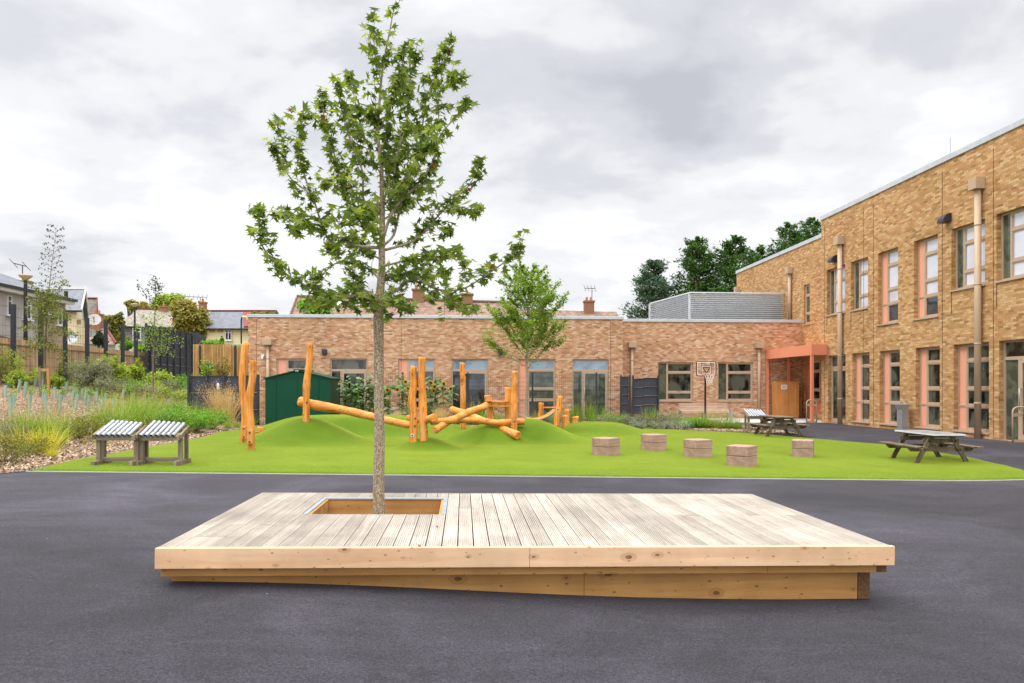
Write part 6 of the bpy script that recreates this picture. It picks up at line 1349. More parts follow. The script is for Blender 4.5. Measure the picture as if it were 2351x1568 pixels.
for (x0, y0, x1, y1) in ((425, 900, 280, 650), (425, 880, 600, 640), (430, 850, 540, 760), (420, 950, 250, 800), (420, 1000, 230, 900), (415, 1050, 300, 960), (415, 1050, 600, 930), (420, 1000, 640, 980), (410, 1100, 700, 1130), (410, 1150, 640, 1100), (410, 1150, 250, 1200), (408, 1200, 200, 1330), (408, 1200, 560, 1350), (410, 1180, 480, 1260), (415, 1000, 330, 1150), (425, 900, 480, 820), (410, 1100, 180, 1080), (412, 1120, 330, 1280), (410, 1180, 590, 1320), (430, 870, 390, 720), (430, 860, 460, 740), (420, 960, 380, 860), (420, 930, 520, 880)):
    L = math.hypot(x1-x0, y1-y0); dz_ = random.uniform(-.6, .6); twig(P(*R1(x0, y0), 27), P(*R1(x1, y1), 27+dz_), int(L*.5), .08, .09, r=.008)
for _ in range(900):
    f = random.random(); c_ = P(*R1(random.gauss(425, 75), random.gauss(870, 95)), 27+random.gauss(0, .3)); simple_leaf(vv, ff, c_, rv(), rv(), .075, .75)
mb.build('trunk', M['bark2'], bt, True); npmesh('crown', vv, ff, M['leaf_birch'], bt); npmesh('crown_top', vtop, ftop, M['leaf_dark'], bt)
st = thing('tree_stake', 'pair of short timber stakes with a tie holding the young birch', 'tree stake', b1)
for zx in (362, 437): p = P(*R1(zx, 1420), 26.8); mb2 = MB(); mb2.box2((p.x-.04, p.y-.04, b1.z-.2), (p.x+.04, p.y+.04, p.z)); mb2.build('stake', M['grey_wood_y'] if zx < 400 else M['cane'], st)
p = P(*R1(362, 1436), 26.8); q = P(*R1(437, 1436), 26.8); mb2 = MB(); mb2.beam(p, q, .04, .1); mb2.build('crosspiece', M['cane'], st)
b2 = bz(351.5, 910, 28); random.seed(33); st2 = thing('young_alder_tree', 'slim young tree with light leaves and a dark tufted top, by the anthracite wall', 'tree', b2)
mb = MB(); tp2 = [b2-V((0, 0, .1)), P(*R1(1378, 1400), 28), P(*R1(1385, 1200), 28), P(*R1(1392, 1000), 28), P(*R1(1395, 850), 28), P(*R1(1400, 610), 28)]; mb.tube(spline(tp2, 3), np.interp(range(16), [0, 9, 15], [.045, .022, .004]), 8); vv, ff = [], []
for (x0, y0, x1, y1) in ((1385, 1150, 1180, 1020), (1385, 1130, 1560, 1060), (1385, 1200, 1640, 1190), (1385, 1250, 1560, 1300), (1385, 1200, 1240, 1150), (1390, 1050, 1290, 960), (1390, 1000, 1470, 930), (1388, 1100, 1480, 1010), (1385, 1220, 1270, 1260), (1384, 1300, 1430, 1330), (1392, 980, 1400, 900), (1388, 1100, 1350, 980), (1385, 1160, 1420, 1080), (1385, 1240, 1500, 1230), (1385, 1180, 1330, 1080), (1387, 1120, 1530, 1150)):
    twig(P(*R1(x0, y0), 28), P(*R1(x1, y1), 28+random.uniform(-.6, .6)), int(math.hypot(x1-x0, y1-y0)*.36), .075, .1, r=.009)
gcount = len(ff); vt, ft = [], []; vv1, ff1 = vv, ff; vv, ff = vt, ft
for (x0, y0, x1, y1) in ((1395, 850, 1300, 700), (1396, 800, 1440, 660), (1398, 760, 1410, 610), (1396, 820, 1460, 720), (1300, 740, 1245, 680), (1395, 820, 1310, 770), (1396, 760, 1350, 650), (1398, 720, 1450, 690), (1398, 700, 1380, 610)): twig(P(*R1(x0, y0), 28), P(*R1(x1, y1), 28+random.uniform(-.25, .25)), 34, .075, .07, r=.007)
mb.build('trunk', M['bark2'], st2, True); npmesh('crown', vv1, ff1, M['leaf_maple'], st2); npmesh('crown_top', vt, ft, M['leaf_dark'], st2)
# ================================================================ TREE GUARDS
gv = []
front = [(95, 620, 810), (258, 600, 795), (408, 600, 783), (525, 606, 783), (670, 606, 777), (788, 616, 775), (900, 630, 765), (1012, 645, 775)]
mid = [(45, 540, 640), (120, 600, 735), (158, 506, 600), (218, 500, 645), (385, 560, 680), (490, 545, 665), (540, 600, 735), (580, 515, 643), (640, 570, 725), (690, 555, 640), (730, 555, 675), (760, 572, 712), (843, 585, 685), (870, 585, 725), (942, 600, 730), (1050, 622, 740), (1090, 572, 690), (1175, 602, 690)]
back = [(65, 470, 550), (180, 505, 570), (308, 488, 550), (335, 470, 540), (375, 470, 560), (527, 480, 560), (600, 520, 590), (1235, 640, 730), (1325, 560, 620), (1372, 612, 690), (1440, 590, 660), (1500, 620, 690), (1570, 590, 650), (1605, 575, 640), (1635, 505, 560), (1660, 500, 610), (1525, 655, 740), (1655, 710, 760), (1680, 655, 730), (1290, 690, 740)]
vG, fG = [], []
def guard(zx, zt_, zb_, row, k, n, seed):
    random.seed(seed); px, pb = R2(zx, zb_); g = G(px, pb); Z = Zof(g); pt_ = R2(zx, zt_)[1]; h = max(.45, min(.75, (pb-pt_)/F*Z)); lean = (random.uniform(-.02, .12), random.uniform(-.05, .05))
    where = {'front': 'of the front row', 'middle': 'of the middle rows', 'back': 'of the far rows'}[row]
    lab = 'pale green tree guard on the bank, %s from the left %s' % ((ORD+['seventeenth', 'eighteenth', 'nineteenth', 'twentieth'])[k], where)
    t_ = thing('tree_guard', lab, 'tree guard', g, 0, 'pale green tree guards with canes on the mulch bank')
    tw = random.uniform(.0, 1.5); mb = MB(); a = V((0, 0, -.03)); b = V((lean[0], lean[1], h)); mb.tube([a, a.lerp(b, .5), b], [.052, .05, .056], 10, cap=False); mb.build('sleeve', M['guard'], t_, True, local=True)
    mb = MB(); mb.beam((-.09, .02, -.03), (-.09+lean[0]+.03, .02+lean[1], h*.9), .03, .03); mb.build('cane', M['cane'], t_, local=True)
    vv, ff = [], []; nl = random.choice((14, 22, 46, 60)) if row == 'front' else random.choice((0, 10, 18, 30))
    for _ in range(nl): q = b+V((random.gauss(0, .07), random.gauss(0, .07), abs(random.gauss(0, .12))-.02)); simple_leaf(vv, ff, q, rv()+V((0, 0, .7)), rv(), .07*random.uniform(.7, 1.3), .5)
    if nl: mb = MB(); mb.tube([a, b, b+V((.02, 0, .15))], .007, 4); mb.build('stem', M['bark2'], t_, local=True); o = npmesh('foliage', vv, ff, M['leaf_bright'], t_, rel=False)
sd = 100
for row, lst in (('front', front), ('middle', mid), ('back', back)):
    for k, (zx, zt_, zb_) in enumerate(sorted(lst)): guard(zx, zt_, zb_, row, k, len(lst), sd); sd += 1
# ================================================================ GRASSES AND SHRUBS
def blade(vv, ff, p, d, L, w, arch):
    """thin ribbon that rises along d and droops"""
    side = d.cross(V((0, 0, 1))); side = side.normalized() if side.length > .01 else V((1, 0, 0)); n = 5; b = len(vv); q = V(p)
    dd = V(d).normalized(); st_ = L/n
    for i in range(n+1):
        ww = w*(1-(i/n)**1.5)*.5+.0006; vv.append(tuple(q-side*ww)); vv.append(tuple(q+side*ww)); dd = (dd+V((dd.x*.5, dd.y*.5, -1))*arch*(i+1)/n*.5).normalized(); q = q+dd*st_
    for i in range(n): ff.append((b+2*i, b+2*i+1, b+2*i+3, b+2*i+2))
def grassproto(n, h, spread, w, arch, plume=0, seed=0):
    random.seed(seed); vv, ff = [], []
    for _ in range(n):
        a = random.random()*6.283; r = spread*.25*math.sqrt(random.random()); tilt = random.random()**.8*spread; d = V((math.cos(a)*tilt, math.sin(a)*tilt, h)); blade(vv, ff, V((math.cos(a)*r, math.sin(a)*r, -.03)), d, h*random.uniform(.55, 1.15), w*random.uniform(.6, 1.2), arch*random.uniform(.5, 1.4))
    pv, pf = [], []
    for _ in range(plume):
        a = random.random()*6.283; t1 = random.random()**.7*spread*.9; d = V((math.cos(a)*t1, math.sin(a)*t1, h)).normalized(); L = h*random.uniform(.8, 1.3); e = d*L; blade(pv, pf, V((0, 0, 0)), d, L, .004, .08)
        for k in range(26): q = e*random.uniform(.55, 1.02)+rv()*.05*h; simple_leaf(pv, pf, q, rv(), rv(), .016*random.uniform(.6, 1.5), .5)
    return vv, ff, pv, pf
PROTO = {}
def getproto(key, n, h, spread, w, arch, plume, mat, pm_):
    if key in PROTO: return PROTO[key]
    vv, ff, pv, pf = grassproto(n, h, spread, w, arch, plume, hash(key) % 97 if 0 else len(PROTO)+3)
    t_ = thing('ornamental_grass', None, 'grass clump', (0, 0, 0)); t_['kind'] = 'thing'; npmesh('blades', vv, ff, M[mat], t_, rel=False)
    if pf: npmesh('plumes', pv, pf, M[pm_], t_, rel=False)
    PROTO[key] = [t_, False]; return PROTO[key]
KG = {'green': (170, .75, .6, .012, .55, 10, 'blade_green', 'blade_straw'), 'yellow': (150, .55, .5, .011, .45, 0, 'blade_yellow', 'blade_straw'), 'straw': (110, .7, .5, .007, .3, 90, 'blade_straw', 'blade_straw'), 'mauve': (110, .5, .55, .007, .45, 22, 'blade_green', 'blade_mauve'), 'reed': (70, 1.0, .35, .02, .25, 4, 'blade_green', 'blade_straw'), 'big': (300, 1.0, .95, .013, .7, 14, 'blade_green', 'blade_straw'), 'short': (140, .35, .35, .009, .3, 0, 'blade_green', 'blade_straw')}
def clump(kind, g, s, label, grp):
    pr = getproto(kind, *KG[kind]); t_ = pr[0] if not pr[1] else copy_tree(pr[0]); pr[1] = True
    if s < 0: s = -s
    t_.location = g; t_.scale = (s, s, s*random.uniform(.92, 1.1)); t_.rotation_euler = (0, 0, random.random()*6.28); t_['label'] = label; t_['group'] = grp; return t_
def shrub(label, g, r, hgt, n, s, mat, flowers=None, grp='leafy shrubs in the planting beds', w=.5, seed=1, stems=7, name='shrub', nf=0):
    random.seed(seed); t_ = thing(name, label, 'shrub', g, 0, grp); vv, ff = [], []; mb = MB(); tips = []
    for k in range(stems*3):
        a = random.random()*6.283; rr = r*math.sqrt(random.random())*.85; e = V((math.cos(a)*rr, math.sin(a)*rr, hgt*(1-.45*(rr/r)**2)*random.uniform(.55, 1.0))); tips.append(e); mb.tube([V((0, 0, -.03)), e*.5+V((0, 0, .06*hgt)), e], [.008, .006, .003], 4, cap=False)
    for k in range(n):
        e = random.choice(tips); f = 1-.55*random.random()**1.6; q = V((e.x*f, e.y*f, e.z*f))+rv()*.11*r; q.z = max(.02, q.z); simple_leaf(vv, ff, q, q.normalized()+rv()*.8+V((0, 0, .4)), rv(), s*random.uniform(.6, 1.3), w)
    mb.build('stem', M['bark2'], t_, local=True); npmesh('foliage', vv, ff, M[mat], t_, rel=False)
    if flowers:
        fv, f_f = [], []
        for _ in range(nf or 12):
            e = random.choice(tips)*1.03
            for k in range(14): q = e+V((0, 0, k*.008))+rv()*.014; simple_leaf(fv, f_f, q, rv(), rv(), .022, .6)
        npmesh('flowers', fv, f_f, M[flowers], t_, rel=False)
    return t_
g2 = lambda zx, zy: G(*R2(zx, zy))
# left border, front
gl = 'ornamental grasses on the left bank'; random.seed(50)
LG = [('yellow', 205, 1110, .95, 'low yellow-green grass tuft at the front left of the bank'), ('yellow', 330, 1135, 1.0, 'yellow grass tuft behind the bronze shrub'), ('yellow', 440, 1120, 1.05, 'brightest yellow grass tuft nearest the mulch edge'), ('green', 520, 1075, .8, 'green grass tuft right of the bright yellow grass'), ('yellow', 470, 1185, .5, 'small dry yellow tuft spilling on the mulch'),
      ('mauve', 60, 980, 1.1, 'mauve-tipped grass at the left edge of the photo'), ('green', 130, 960, .8, 'upright green grass behind the left edge shrub'), ('green', 240, 985, .9, 'second upright green grass of the front border'), ('mauve', 330, 940, 1.1, 'mauve-plumed grass above the yellow tufts'), ('green', 400, 1000, .8, 'green grass between the yellow tufts and the far shrub'), ('mauve', 470, 925, 1.1, 'mauve-plumed grass behind the bright yellow grass'), ('mauve', 580, 920, 1.0, 'rightmost mauve-plumed grass, by the golden-green shrub'), ('green', 560, 985, .7, 'low green grass left of the golden-green shrub'),
      ('big', 985, 950, .95, 'large arching grass just behind the left chime frame'), ('big', 1110, 930, 1.0, 'large arching grass behind the gap between the chime frames'), ('big', 1240, 915, .95, 'large arching grass behind the right chime frame'), ('big', 900, 930, .75, 'smaller arching grass left of the large arching grasses'), ('big', 1180, 850, 1.0, 'arching grass up the slope behind the chime frames'), ('big', 1350, 830, .95, 'arching grass behind the bright green shrubs'), ('green', 1480, 800, .9, 'green grass above the bright green shrubs'), ('green', 1600, 790, .8, 'far green grass before the low dark screen'),
      ('big', 1760, 830, .75, 'thin-bladed tall grass standing against the low dark screen'), ('straw', 1960, 860, 1.56, 'fluffy straw grass below the hanging bottle'), ('straw', 2060, 880, 1.62, 'fluffiest straw grass left of the tall log posts'), ('straw', 1880, 800, 1.38, 'straw grass at the foot of the low dark screen'), ('straw', 2130, 850, 1.38, 'straw grass directly behind the tall log posts'), ('straw', 2260, 850, 1.50, 'straw grass between the log posts and the green shed'), ('green', 2050, 925, .5, 'small dark green tuft at the turf edge left of the log posts'), ('green', 2130, 915, .45, 'second small green tuft at the turf edge, touching the log posts'), ('green', 2280, 890, .6, 'green grass tuft at the left foot of the green shed'), ('short', 700, 1010, .8, 'short green tuft under the golden-green shrub')]
LG = [(k, zx, zy, s*1.22, lab) for k, zx, zy, s, lab in LG]
for k, zx, zy, s, lab in LG: clump(k, g2(zx, zy), s, lab, gl)
shrub('bronze and green shrub cut by the left edge of the photo', g2(40, 1240), .62, .62, 2600, .04, 'leaf_olive', seed=2)
shrub('sparse olive shrub at the front of the bank, before the yellow grass', g2(240, 1165), .6, .5, 1500, .04, 'leaf_olive', seed=3)
shrub('silvery grey shrub at the left edge above the bronze one', g2(60, 1040), .55, .55, 1500, .045, 'leaf_grey', seed=4, w=.25)
shrub('golden-green shrub left of the left chime frame', g2(700, 1020), .62, .62, 3000, .042, 'leaf_olive', seed=5)
shrub('second golden-green shrub directly beside the left chime frame', g2(800, 985), .55, .6, 2200, .042, 'leaf_olive', seed=6)
shrub('small dead brown shrub on the mulch left of the chime frames', g2(750, 1070), .18, .22, 300, .03, 'blade_mauve', seed=7)
shrub('bright green shrub nearest the right chime frame', g2(1460, 940), .75, .75, 3600, .055, 'leaf_bright', seed=8)
shrub('bright green shrub second from the chime frames', g2(1620, 950), .8, .8, 3800, .055, 'leaf_bright', seed=9)
shrub('bright green shrub at the widest part of the turf edge', g2(1760, 955), .85, .8, 3800, .055, 'leaf_bright', seed=10)
shrub('rightmost bright green shrub next to the small grass tufts', g2(1900, 935), .8, .85, 3600, .055, 'leaf_bright', seed=12)
shrub('bright green shrub set back behind the front row of bright shrubs', g2(1560, 860), .8, .7, 2800, .055, 'leaf_bright', seed=13)
# taller bushes along the boundary
shrub('pale buddleia with purple flowers, left one behind the tree guards', g2(720, 595), 1.15, 1.75, 6000, .085, 'leaf_grey', 'purple', seed=14, w=.35, nf=26)
shrub('pale buddleia with purple flowers, right one behind the tree guards', g2(880, 615), 1.1, 1.6, 5600, .085, 'leaf_grey', 'purple', seed=15, w=.35, nf=26)
shrub('wispy buddleia above the large arching grasses', g2(1060, 660), .9, .9, 2600, .07, 'leaf_grey', 'purple', seed=16, w=.3)
shrub('lime green bush left of the tall lime bush, against the slat fence', g2(990, 575), .75, 1.9, 2600, .12, 'leaf_lime', seed=17, w=.75)
shrub('tallest lime green bush in front of the slat fence', g2(1110, 580), .75, 1.7, 2400, .12, 'leaf_lime', seed=18, w=.75)
shrub('lime green bush with a pointed top left of the slim young tree', g2(1215, 585), .6, 1.8, 2000, .12, 'leaf_lime', seed=19, w=.75)
shrub('lime green bush below the slim young tree', g2(1300, 600), .7, 1.1, 1600, .11, 'leaf_lime', seed=20, w=.75)
shrub('lime green bush in front of the tall anthracite wall', g2(1450, 600), .8, 1.4, 2000, .11, 'leaf_lime', seed=21, w=.75)
shrub('dark leafy sapling bush left of the birch stakes', g2(185, 500), .45, 1.0, 900, .12, 'leaf_bright', seed=22)
shrub('yellowish bush at the left edge below the first black post', g2(40, 520), 1.1, 1.7, 3600, .07, 'leaf_lime', seed=23)
shrub('yellowish low bush left of the birch stakes', g2(290, 535), .8, .9, 2200, .07, 'leaf_lime', seed=24)
shrub('light green bush between birch and the third black post', g2(545, 510), .8, 1.2, 2200, .08, 'leaf_bright', seed=25)
shrub('green bush beside the utility cabinet', g2(1690, 560), .9, 1.1, 2200, .09, 'leaf_bright', seed=26)
shrub('lime green bush covering the front of the utility cabinet', P(475, 880, 36)-V((0, 0, .5)), .5, 2.2, 700, .13, 'leaf_lime', seed=27)
shrub('small leafy bush in front of the golden slat fence', P(513, 870, 37)-V((0, 0, .3)), .5, 1.6, 500, .12, 'leaf_olive', seed=28)
shrub('thin climbing sapling on the slat fence left of the tallest lime bush', g2(705, 480), .4, 1.6, 500, .11, 'leaf_olive', seed=29)
shrub('upright sapling against the slat fence between the fourth and fifth black posts', g2(880, 470), .3, 1.7, 420, .12, 'leaf_bright', seed=30)
for i_, (zx, zy, r, h, m, lab) in enumerate(((150, 560, .55, .8, 'leaf_lime', 'yellow-green bush among the leftmost middle tree guards'), (430, 500, .6, 1.0, 'leaf_bright', 'leafy green bush just right of the birch stakes'), (480, 560, .5, .7, 'leaf_lime', 'small lime bush in the gap of guards below the birch'), (620, 520, .7, 1.3, 'leaf_lime', 'lime bush left of the pale buddleias against the fence'), (800, 520, .8, 1.4, 'leaf_bright', 'green bush rising between the two pale buddleias'), (930, 640, .7, .9, 'leaf_grey', 'low grey-green bush at the foot of the right buddleia'), (1180, 670, .8, 1.0, 'leaf_bright', 'green bush behind the large arching grasses'), (1290, 680, .8, .9, 'leaf_grey', 'grey-green bush right of the wispy buddleia'), (1400, 680, .8, 1.0, 'leaf_lime', 'lime bush right of the slim young tree trunk'), (1520, 660, .8, 1.0, 'leaf_grey', 'grey-green bush in front of the lime bushes by the dark wall'), (1600, 600, .8, 1.2, 'leaf_bright', 'green bush left of the low dark screen'), (1640, 700, .7, .8, 'leaf_lime', 'low lime bush at the left foot of the low dark screen'))):
    shrub(lab, g2(zx, zy), r, h, 2200, .085, m, 'purple' if m == 'leaf_grey' else None, seed=300+i_, nf=8)
# wispy undergrowth over the far bank: more than one could count
random.seed(60); vv, ff = [], []
for _ in range(2600):
    g = P(random.uniform(255, 480), 900, random.uniform(17, 37)); g = V((g.x+random.gauss(0, .5), g.y+random.gauss(0, 1.2), 0)); g.z = H(g.x, g.y)
    if lerp(TL, g.y) < g.x+.7: continue
    a = random.random()*6.283; tl = random.random()*.5; blade(vv, ff, g, V((math.cos(a)*tl, math.sin(a)*tl, 1)), random.uniform(.25, .6), .012, .3)
o = npmesh('undergrowth', vv, ff, M['blade_yellow']); tag(o, 'wispy yellow-green undergrowth over the far end of the bank', None, None, 'stuff')
vv, ff = [], []
for _ in range(6000):
    g = P(random.uniform(215, 480), 900, random.uniform(18, 38)); g = V((g.x+random.gauss(0, .6), g.y+random.gauss(0, 1.5), 0)); g.z = H(g.x, g.y)
    if lerp(TL, g.y) < g.x+.7: continue
    simple_leaf(vv, ff, g+V((random.gauss(0, .1), random.gauss(0, .1), abs(random.gauss(0, .45)))), rv(), rv(), .06*random.uniform(.6, 1.4), .5)
o = npmesh('undergrowth', vv, ff, M['leaf_grey']); tag(o, 'grey-green leafy ground cover among the far tree guards', None, None, 'stuff')
# right and middle beds
gr = 'ornamental grasses in the bed below the back windows'; g4 = lambda zx, zy, Y: V((PY(*R4(zx, zy), Y).x, Y, H(PY(*R4(zx, zy), Y).x, Y)+.02)); g5 = lambda zx, zy, Y: V((PY(*R5(zx, zy), Y).x, Y, .02))
for k, zx, Y, s, lab in (('reed', 1240, 28.5, .95, 'leftmost upright reed grass, behind the small log stump'), ('reed', 1300, 28.2, 1.0, 'upright reed grass below the left frame of the glazed door'), ('reed', 1385, 28.4, 1.15, 'tallest reed grass in front of the glazed door'), ('reed', 1430, 28.0, .9, 'reed grass right of the tallest one'), ('reed', 1520, 28.5, .95, 'reed grass left of the dark board gate'), ('reed', 1900, 28.3, .8, 'reed grass at the left foot of the dark board gate'), ('reed', 1970, 28.0, .95, 'reed grass in front of the middle of the dark board gate'), ('green', 2100, 28.0, .85, 'tall green grass right of the dark board gate'), ('green', 2170, 27.6, .8, 'tall green grass just left of the slatted bench'),
    ('straw', 1860-2196, 28.8, .9, 'straw grass beside the sunflowers'), ('straw', 60, 28.6, 1.0, 'straw grass behind the crossed logs'), ('straw', 30, 29.0, .9, 'dry grass left of the thin rear post')):
    clump(k, g4(zx, 800, Y), s, lab, gr)
for k, zx, Y, s, lab in (('green', 330, 29.6, 1.35, 'dark arching grass behind the log platform'), ('green', 410, 29.4, 1.3, 'dark arching grass right of the thin rear post'), ('green', 560, 29.2, 1.0, 'green grass under the log platform'), ('green', 900, 29.0, .9, 'green grass behind the slatted bridge')):
    clump(k, g4(zx, 800, Y), s, lab, gr)
for k, zx, Y, s, lab in (('big', 30, 26.4, .62, 'broad arching grass at the left end of the bench bed'), ('big', 110, 26.3, .8, 'broad arching grass under the basketball pole'), ('big', 190, 26.0, .8, 'broad arching grass right of the basketball pole'), ('big', 270, 25.8, .72, 'broad arching grass under the right end of the bench'), ('big', 340, 25.6, .62, 'rightmost arching grass, beside the pale paving'), ('green', 420, 25.5, .45, 'thin grass wisps beside the single chime frame')):
    clump(k, g5(zx, 700, Y), s, lab, gr)
grs = 'low shrubs in the bed below the back windows'
for i, (zx, Y, r, h, m, lab) in enumerate(((1560, 27.2, .75, .5, 'leaf_grey', 'grey-green low shrub behind the right mound'), (1640, 27.4, .8, .6, 'leaf_bright', 'green low shrub before the gap left of the board gate'), (1740, 27.2, .8, .55, 'leaf_grey', 'grey-green low shrub below the board gate, left one'), (1830, 27.0, .75, .5, 'leaf_grey', 'grey-green low shrub below the board gate, right one'), (1930, 26.9, .7, .5, 'leaf_olive', 'olive low shrub behind the silver cushion plants'), (2020, 26.8, .7, .55, 'leaf_grey', 'grey-green shrub right of the board gate'), (2110, 26.9, .75, .75, 'leaf_grey', 'taller pale shrub right of the board gate'), (2260, 26.2, .7, .45, 'leaf_bright', 'bright low shrub left of the arching grasses'), (2330, 26.0, .65, .4, 'leaf_bright', 'bright low shrub behind the silver cushion pair'), (1480, 27.6, .6, .4, 'leaf_bright', 'small green shrub at the foot of the mound'), (1000, 28.6, .8, .6, 'leaf_grey', 'grey shrub behind the leaning bridge post'), (1080, 28.9, .8, .6, 'leaf_bright', 'green shrub below the trunk of the young maple'), (200, 29.5, .8, .5, 'leaf_grey', 'grey shrub behind the crossed logs'))):
    shrub(lab, g4(zx, 800, Y), r, h, 1700, .05, m, seed=70+i, grp=grs)
for i, (zx, Y, r, lab) in enumerate(((1790, 26.2, .32, 'silver cushion plant at the left end of the mulch strip'), (1860, 26.1, .34, 'second silver cushion plant along the mulch strip'), (1975, 26.0, .38, 'third silver cushion plant, standing alone'), (2080, 25.9, .3, 'fourth and smallest silver cushion plant'), (2180, 25.7, .42, 'largest silver cushion plant'), (2260, 25.6, .38, 'rightmost silver cushion plant touching the arching grass'))):
    shrub(lab, g4(zx, 880, Y), r, .36, 900, .035, 'leaf_silver', seed=90+i, grp='silver cushion plants on the mulch strip', w=.3)
# sunflowers behind the beam
g3_ = lambda zx, Y: V((PY(R3(zx, 0)[0], 888, Y).x, Y, 0))
def sunflower(label, zx, Y, h, nl, heads, seed):
    random.seed(seed); g = g3_(zx, Y); t_ = thing('sunflower_plant', label, 'sunflower', g, 0, 'sunflower plants before the wire mesh fence'); mb = MB(); vv, ff, pv, pf = [], [], [], []; hd = MB()
    for s in range(4):
        a = random.random()*6.283; e = V((random.gauss(0, .28), random.gauss(0, .2), h*random.uniform(.75, 1.0))); c3 = spline([V((e.x*.3, e.y*.3, 0)), e*.55, e], 4); mb.tube(c3, [.018*(1-.5*k/8) for k in range(9)], 5, cap=False)
        for k in range(nl):
            f = .15+.85*random.random(); i = min(7, int(f*8)); p = c3[i].lerp(c3[i+1], f*8-i); aa = random.random()*6.283; q = p+V((math.cos(aa), math.sin(aa), -.1))*random.uniform(.08, .22); star = V((math.cos(aa), math.sin(aa), -.5)); nn = V((math.cos(aa)*.5, math.sin(aa)*.5-.3, .8)); b = len(vv); tt = star.normalized(); bb = nn.cross(tt).normalized(); L = random.uniform(.12, .24)
            vv += [tuple(q-tt*L*.5), tuple(q-tt*L*.3+bb*L*.36), tuple(q+tt*L*.1+bb*L*.38), tuple(q+tt*L*.62), tuple(q+tt*L*.1-bb*L*.38), tuple(q-tt*L*.3-bb*L*.36)]; ff.append(tuple(range(b, b+6)))
    mb.build('stalk', M['blade_green'], t_, local=True); npmesh('foliage', vv, ff, M['leaf_sun'], t_, rel=False)
    for (hx, hy) in heads:
        c = PY(*R3(hx, hy), Y-.25)-g; d = V((random.gauss(0, .5), -1, -.2)).normalized(); x_ = d.cross(V((0, 0, 1))).normalized(); z_ = x_.cross(d); fm = MB(); R_ = .12
        for k in range(16): a0 = k/16*6.283; p1 = c+(x_*math.cos(a0)+z_*math.sin(a0))*R_*1.15; s1 = (x_*math.cos(a0+.22)+z_*math.sin(a0+.22))*R_*.6; s2 = (x_*math.cos(a0-.22)+z_*math.sin(a0-.22))*R_*.6; fm.quad([c+s1, p1+d*.0, c+s2])
        fo = fm.build('flower_head', M['yellow'], t_, local=True); sm_ = MB(); sm_.tube([c-d*.02, c+d*.025], [R_*.55, R_*.5], 12); sm_.build('seed_disc', M['seed'], fo, local=True)
        mb = MB(); mb.tube([c-V((0, -.05, .5)), c-d*.02], .01, 5); mb.build('stalk', M['blade_green'], t_, local=True)
SF = [(1010, 29.8, 2.0, 26, [], 'leftmost sunflower plant beside the green shed, without blooms'), (1090, 30.0, 2.3, 30, [], 'tallest bloomless sunflower plant near the green shed'), (1170, 29.7, 2.0, 28, [], 'bloomless sunflower plant left of the sweetgum trunk'), (1250, 30.0, 2.2, 30, [], 'bloomless sunflower plant just left of the sweetgum trunk'), (1330, 29.9, 2.1, 26, [], 'sunflower plant hidden partly by the sweetgum trunk'), (1400, 29.8, 2.1, 18, [(1398, 572)], 'thin drooping sunflower plant right of the sweetgum trunk'), (1520, 30.0, 2.3, 20, [(1487, 567), (1560, 498)], 'sunflower plant with the single low bloom beside the fence post'), (1600, 29.9, 2.2, 18, [(1583, 560)], 'sunflower plant behind the shorter of the twin log posts'), (1770, 29.9, 2.2, 20, [(1788, 507), (1822, 541), (1750, 565)], 'sunflower plant with three blooms right of the twin log posts'), (1850, 30.0, 2.1, 22, [(1815, 582), (1892, 556)], 'sunflower plant with two blooms in the middle of the right group'), (1920, 29.8, 2.1, 20, [(1905, 515), (1966, 560)], 'rightmost sunflower plant with two side-facing blooms')]
for i, (zx, Y, h, nl, heads, lab) in enumerate(SF): sunflower(lab, zx, Y, h, nl, heads, 200+i)
# low planter wall and pale step glimpsed behind the beam
a, b = PY(*R3(1380, 712), 32.4), PY(*R3(1500, 770), 32.4); mb = MB(); mb.box2((a.x, 32.4, 0), (b.x+1.2, 33, b.z+.1)); mb.box2((a.x-.1, 32.35, b.z+.1), (b.x+1.3, 33.1, b.z+.18)); o = mb.build('low_planter', M['concrete']); tag(o, 'low pale planter glimpsed behind the sunflowers and the sloping log beam', 'planter')
# fallen leaves on deck and asphalt
for (px, py, on, lab) in ((1075, 1359, 0, 'curled brown leaf on the asphalt in front of the deck'), (1000, 1434-0, 0, None), (1003-0, 1212, 1, 'small dry leaf on the deck boards right of the pit'), (962, 1258-2, 1, 'tiny red-brown leaf near the front edge of the deck')):
    if lab is None: continue
    if on: x, y = deck_hit(px-0, py); p = DK(x, y, .012)
    else: p = G(px, py)+V((0, 0, .012))
    vv, ff = [], []; star_leaf(vv, ff, p, V((.2, -.3, 1)), V((1, .3, 0)), .026); o = npmesh('fallen_leaf', (np.array(vv)-np.array(p)), ff, M['leaf_red'], None); o.location = p; tag(o, lab, 'leaf', 'fallen leaves')
# ================================================================ SKY, SUN, CAMERA
W = bpy.data.worlds.new('World'); bpy.context.scene.world = W; W.use_nodes = True; nt = W.node_tree; nd = nt.nodes; bg = nd['Background']
SUN_EL, SUN_AZ = math.radians(52), math.radians(-70)      # azimuth from +Y, clockwise
sky = nd.new('ShaderNodeTexSky'); sky.sky_type = 'NISHITA'; sky.sun_disc = False; sky.sun_elevation = SUN_EL; sky.sun_rotation = SUN_AZ; sky.air_density = 1; sky.dust_density = 2
def wm(op, a, b=None):
    n = nd.new('ShaderNodeMath'); n.operation = op
    for i, v in enumerate((a, b)):
        if v is None: continue
        if isinstance(v, (int, float)): n.inputs[i].default_value = v
        else: nt.links.new(v, n.inputs[i])
    return n.outputs[0]
tc = nd.new('ShaderNodeTexCoord'); sp = nd.new('ShaderNodeSeparateXYZ'); nt.links.new(tc.outputs['Generated'], sp.inputs[0])
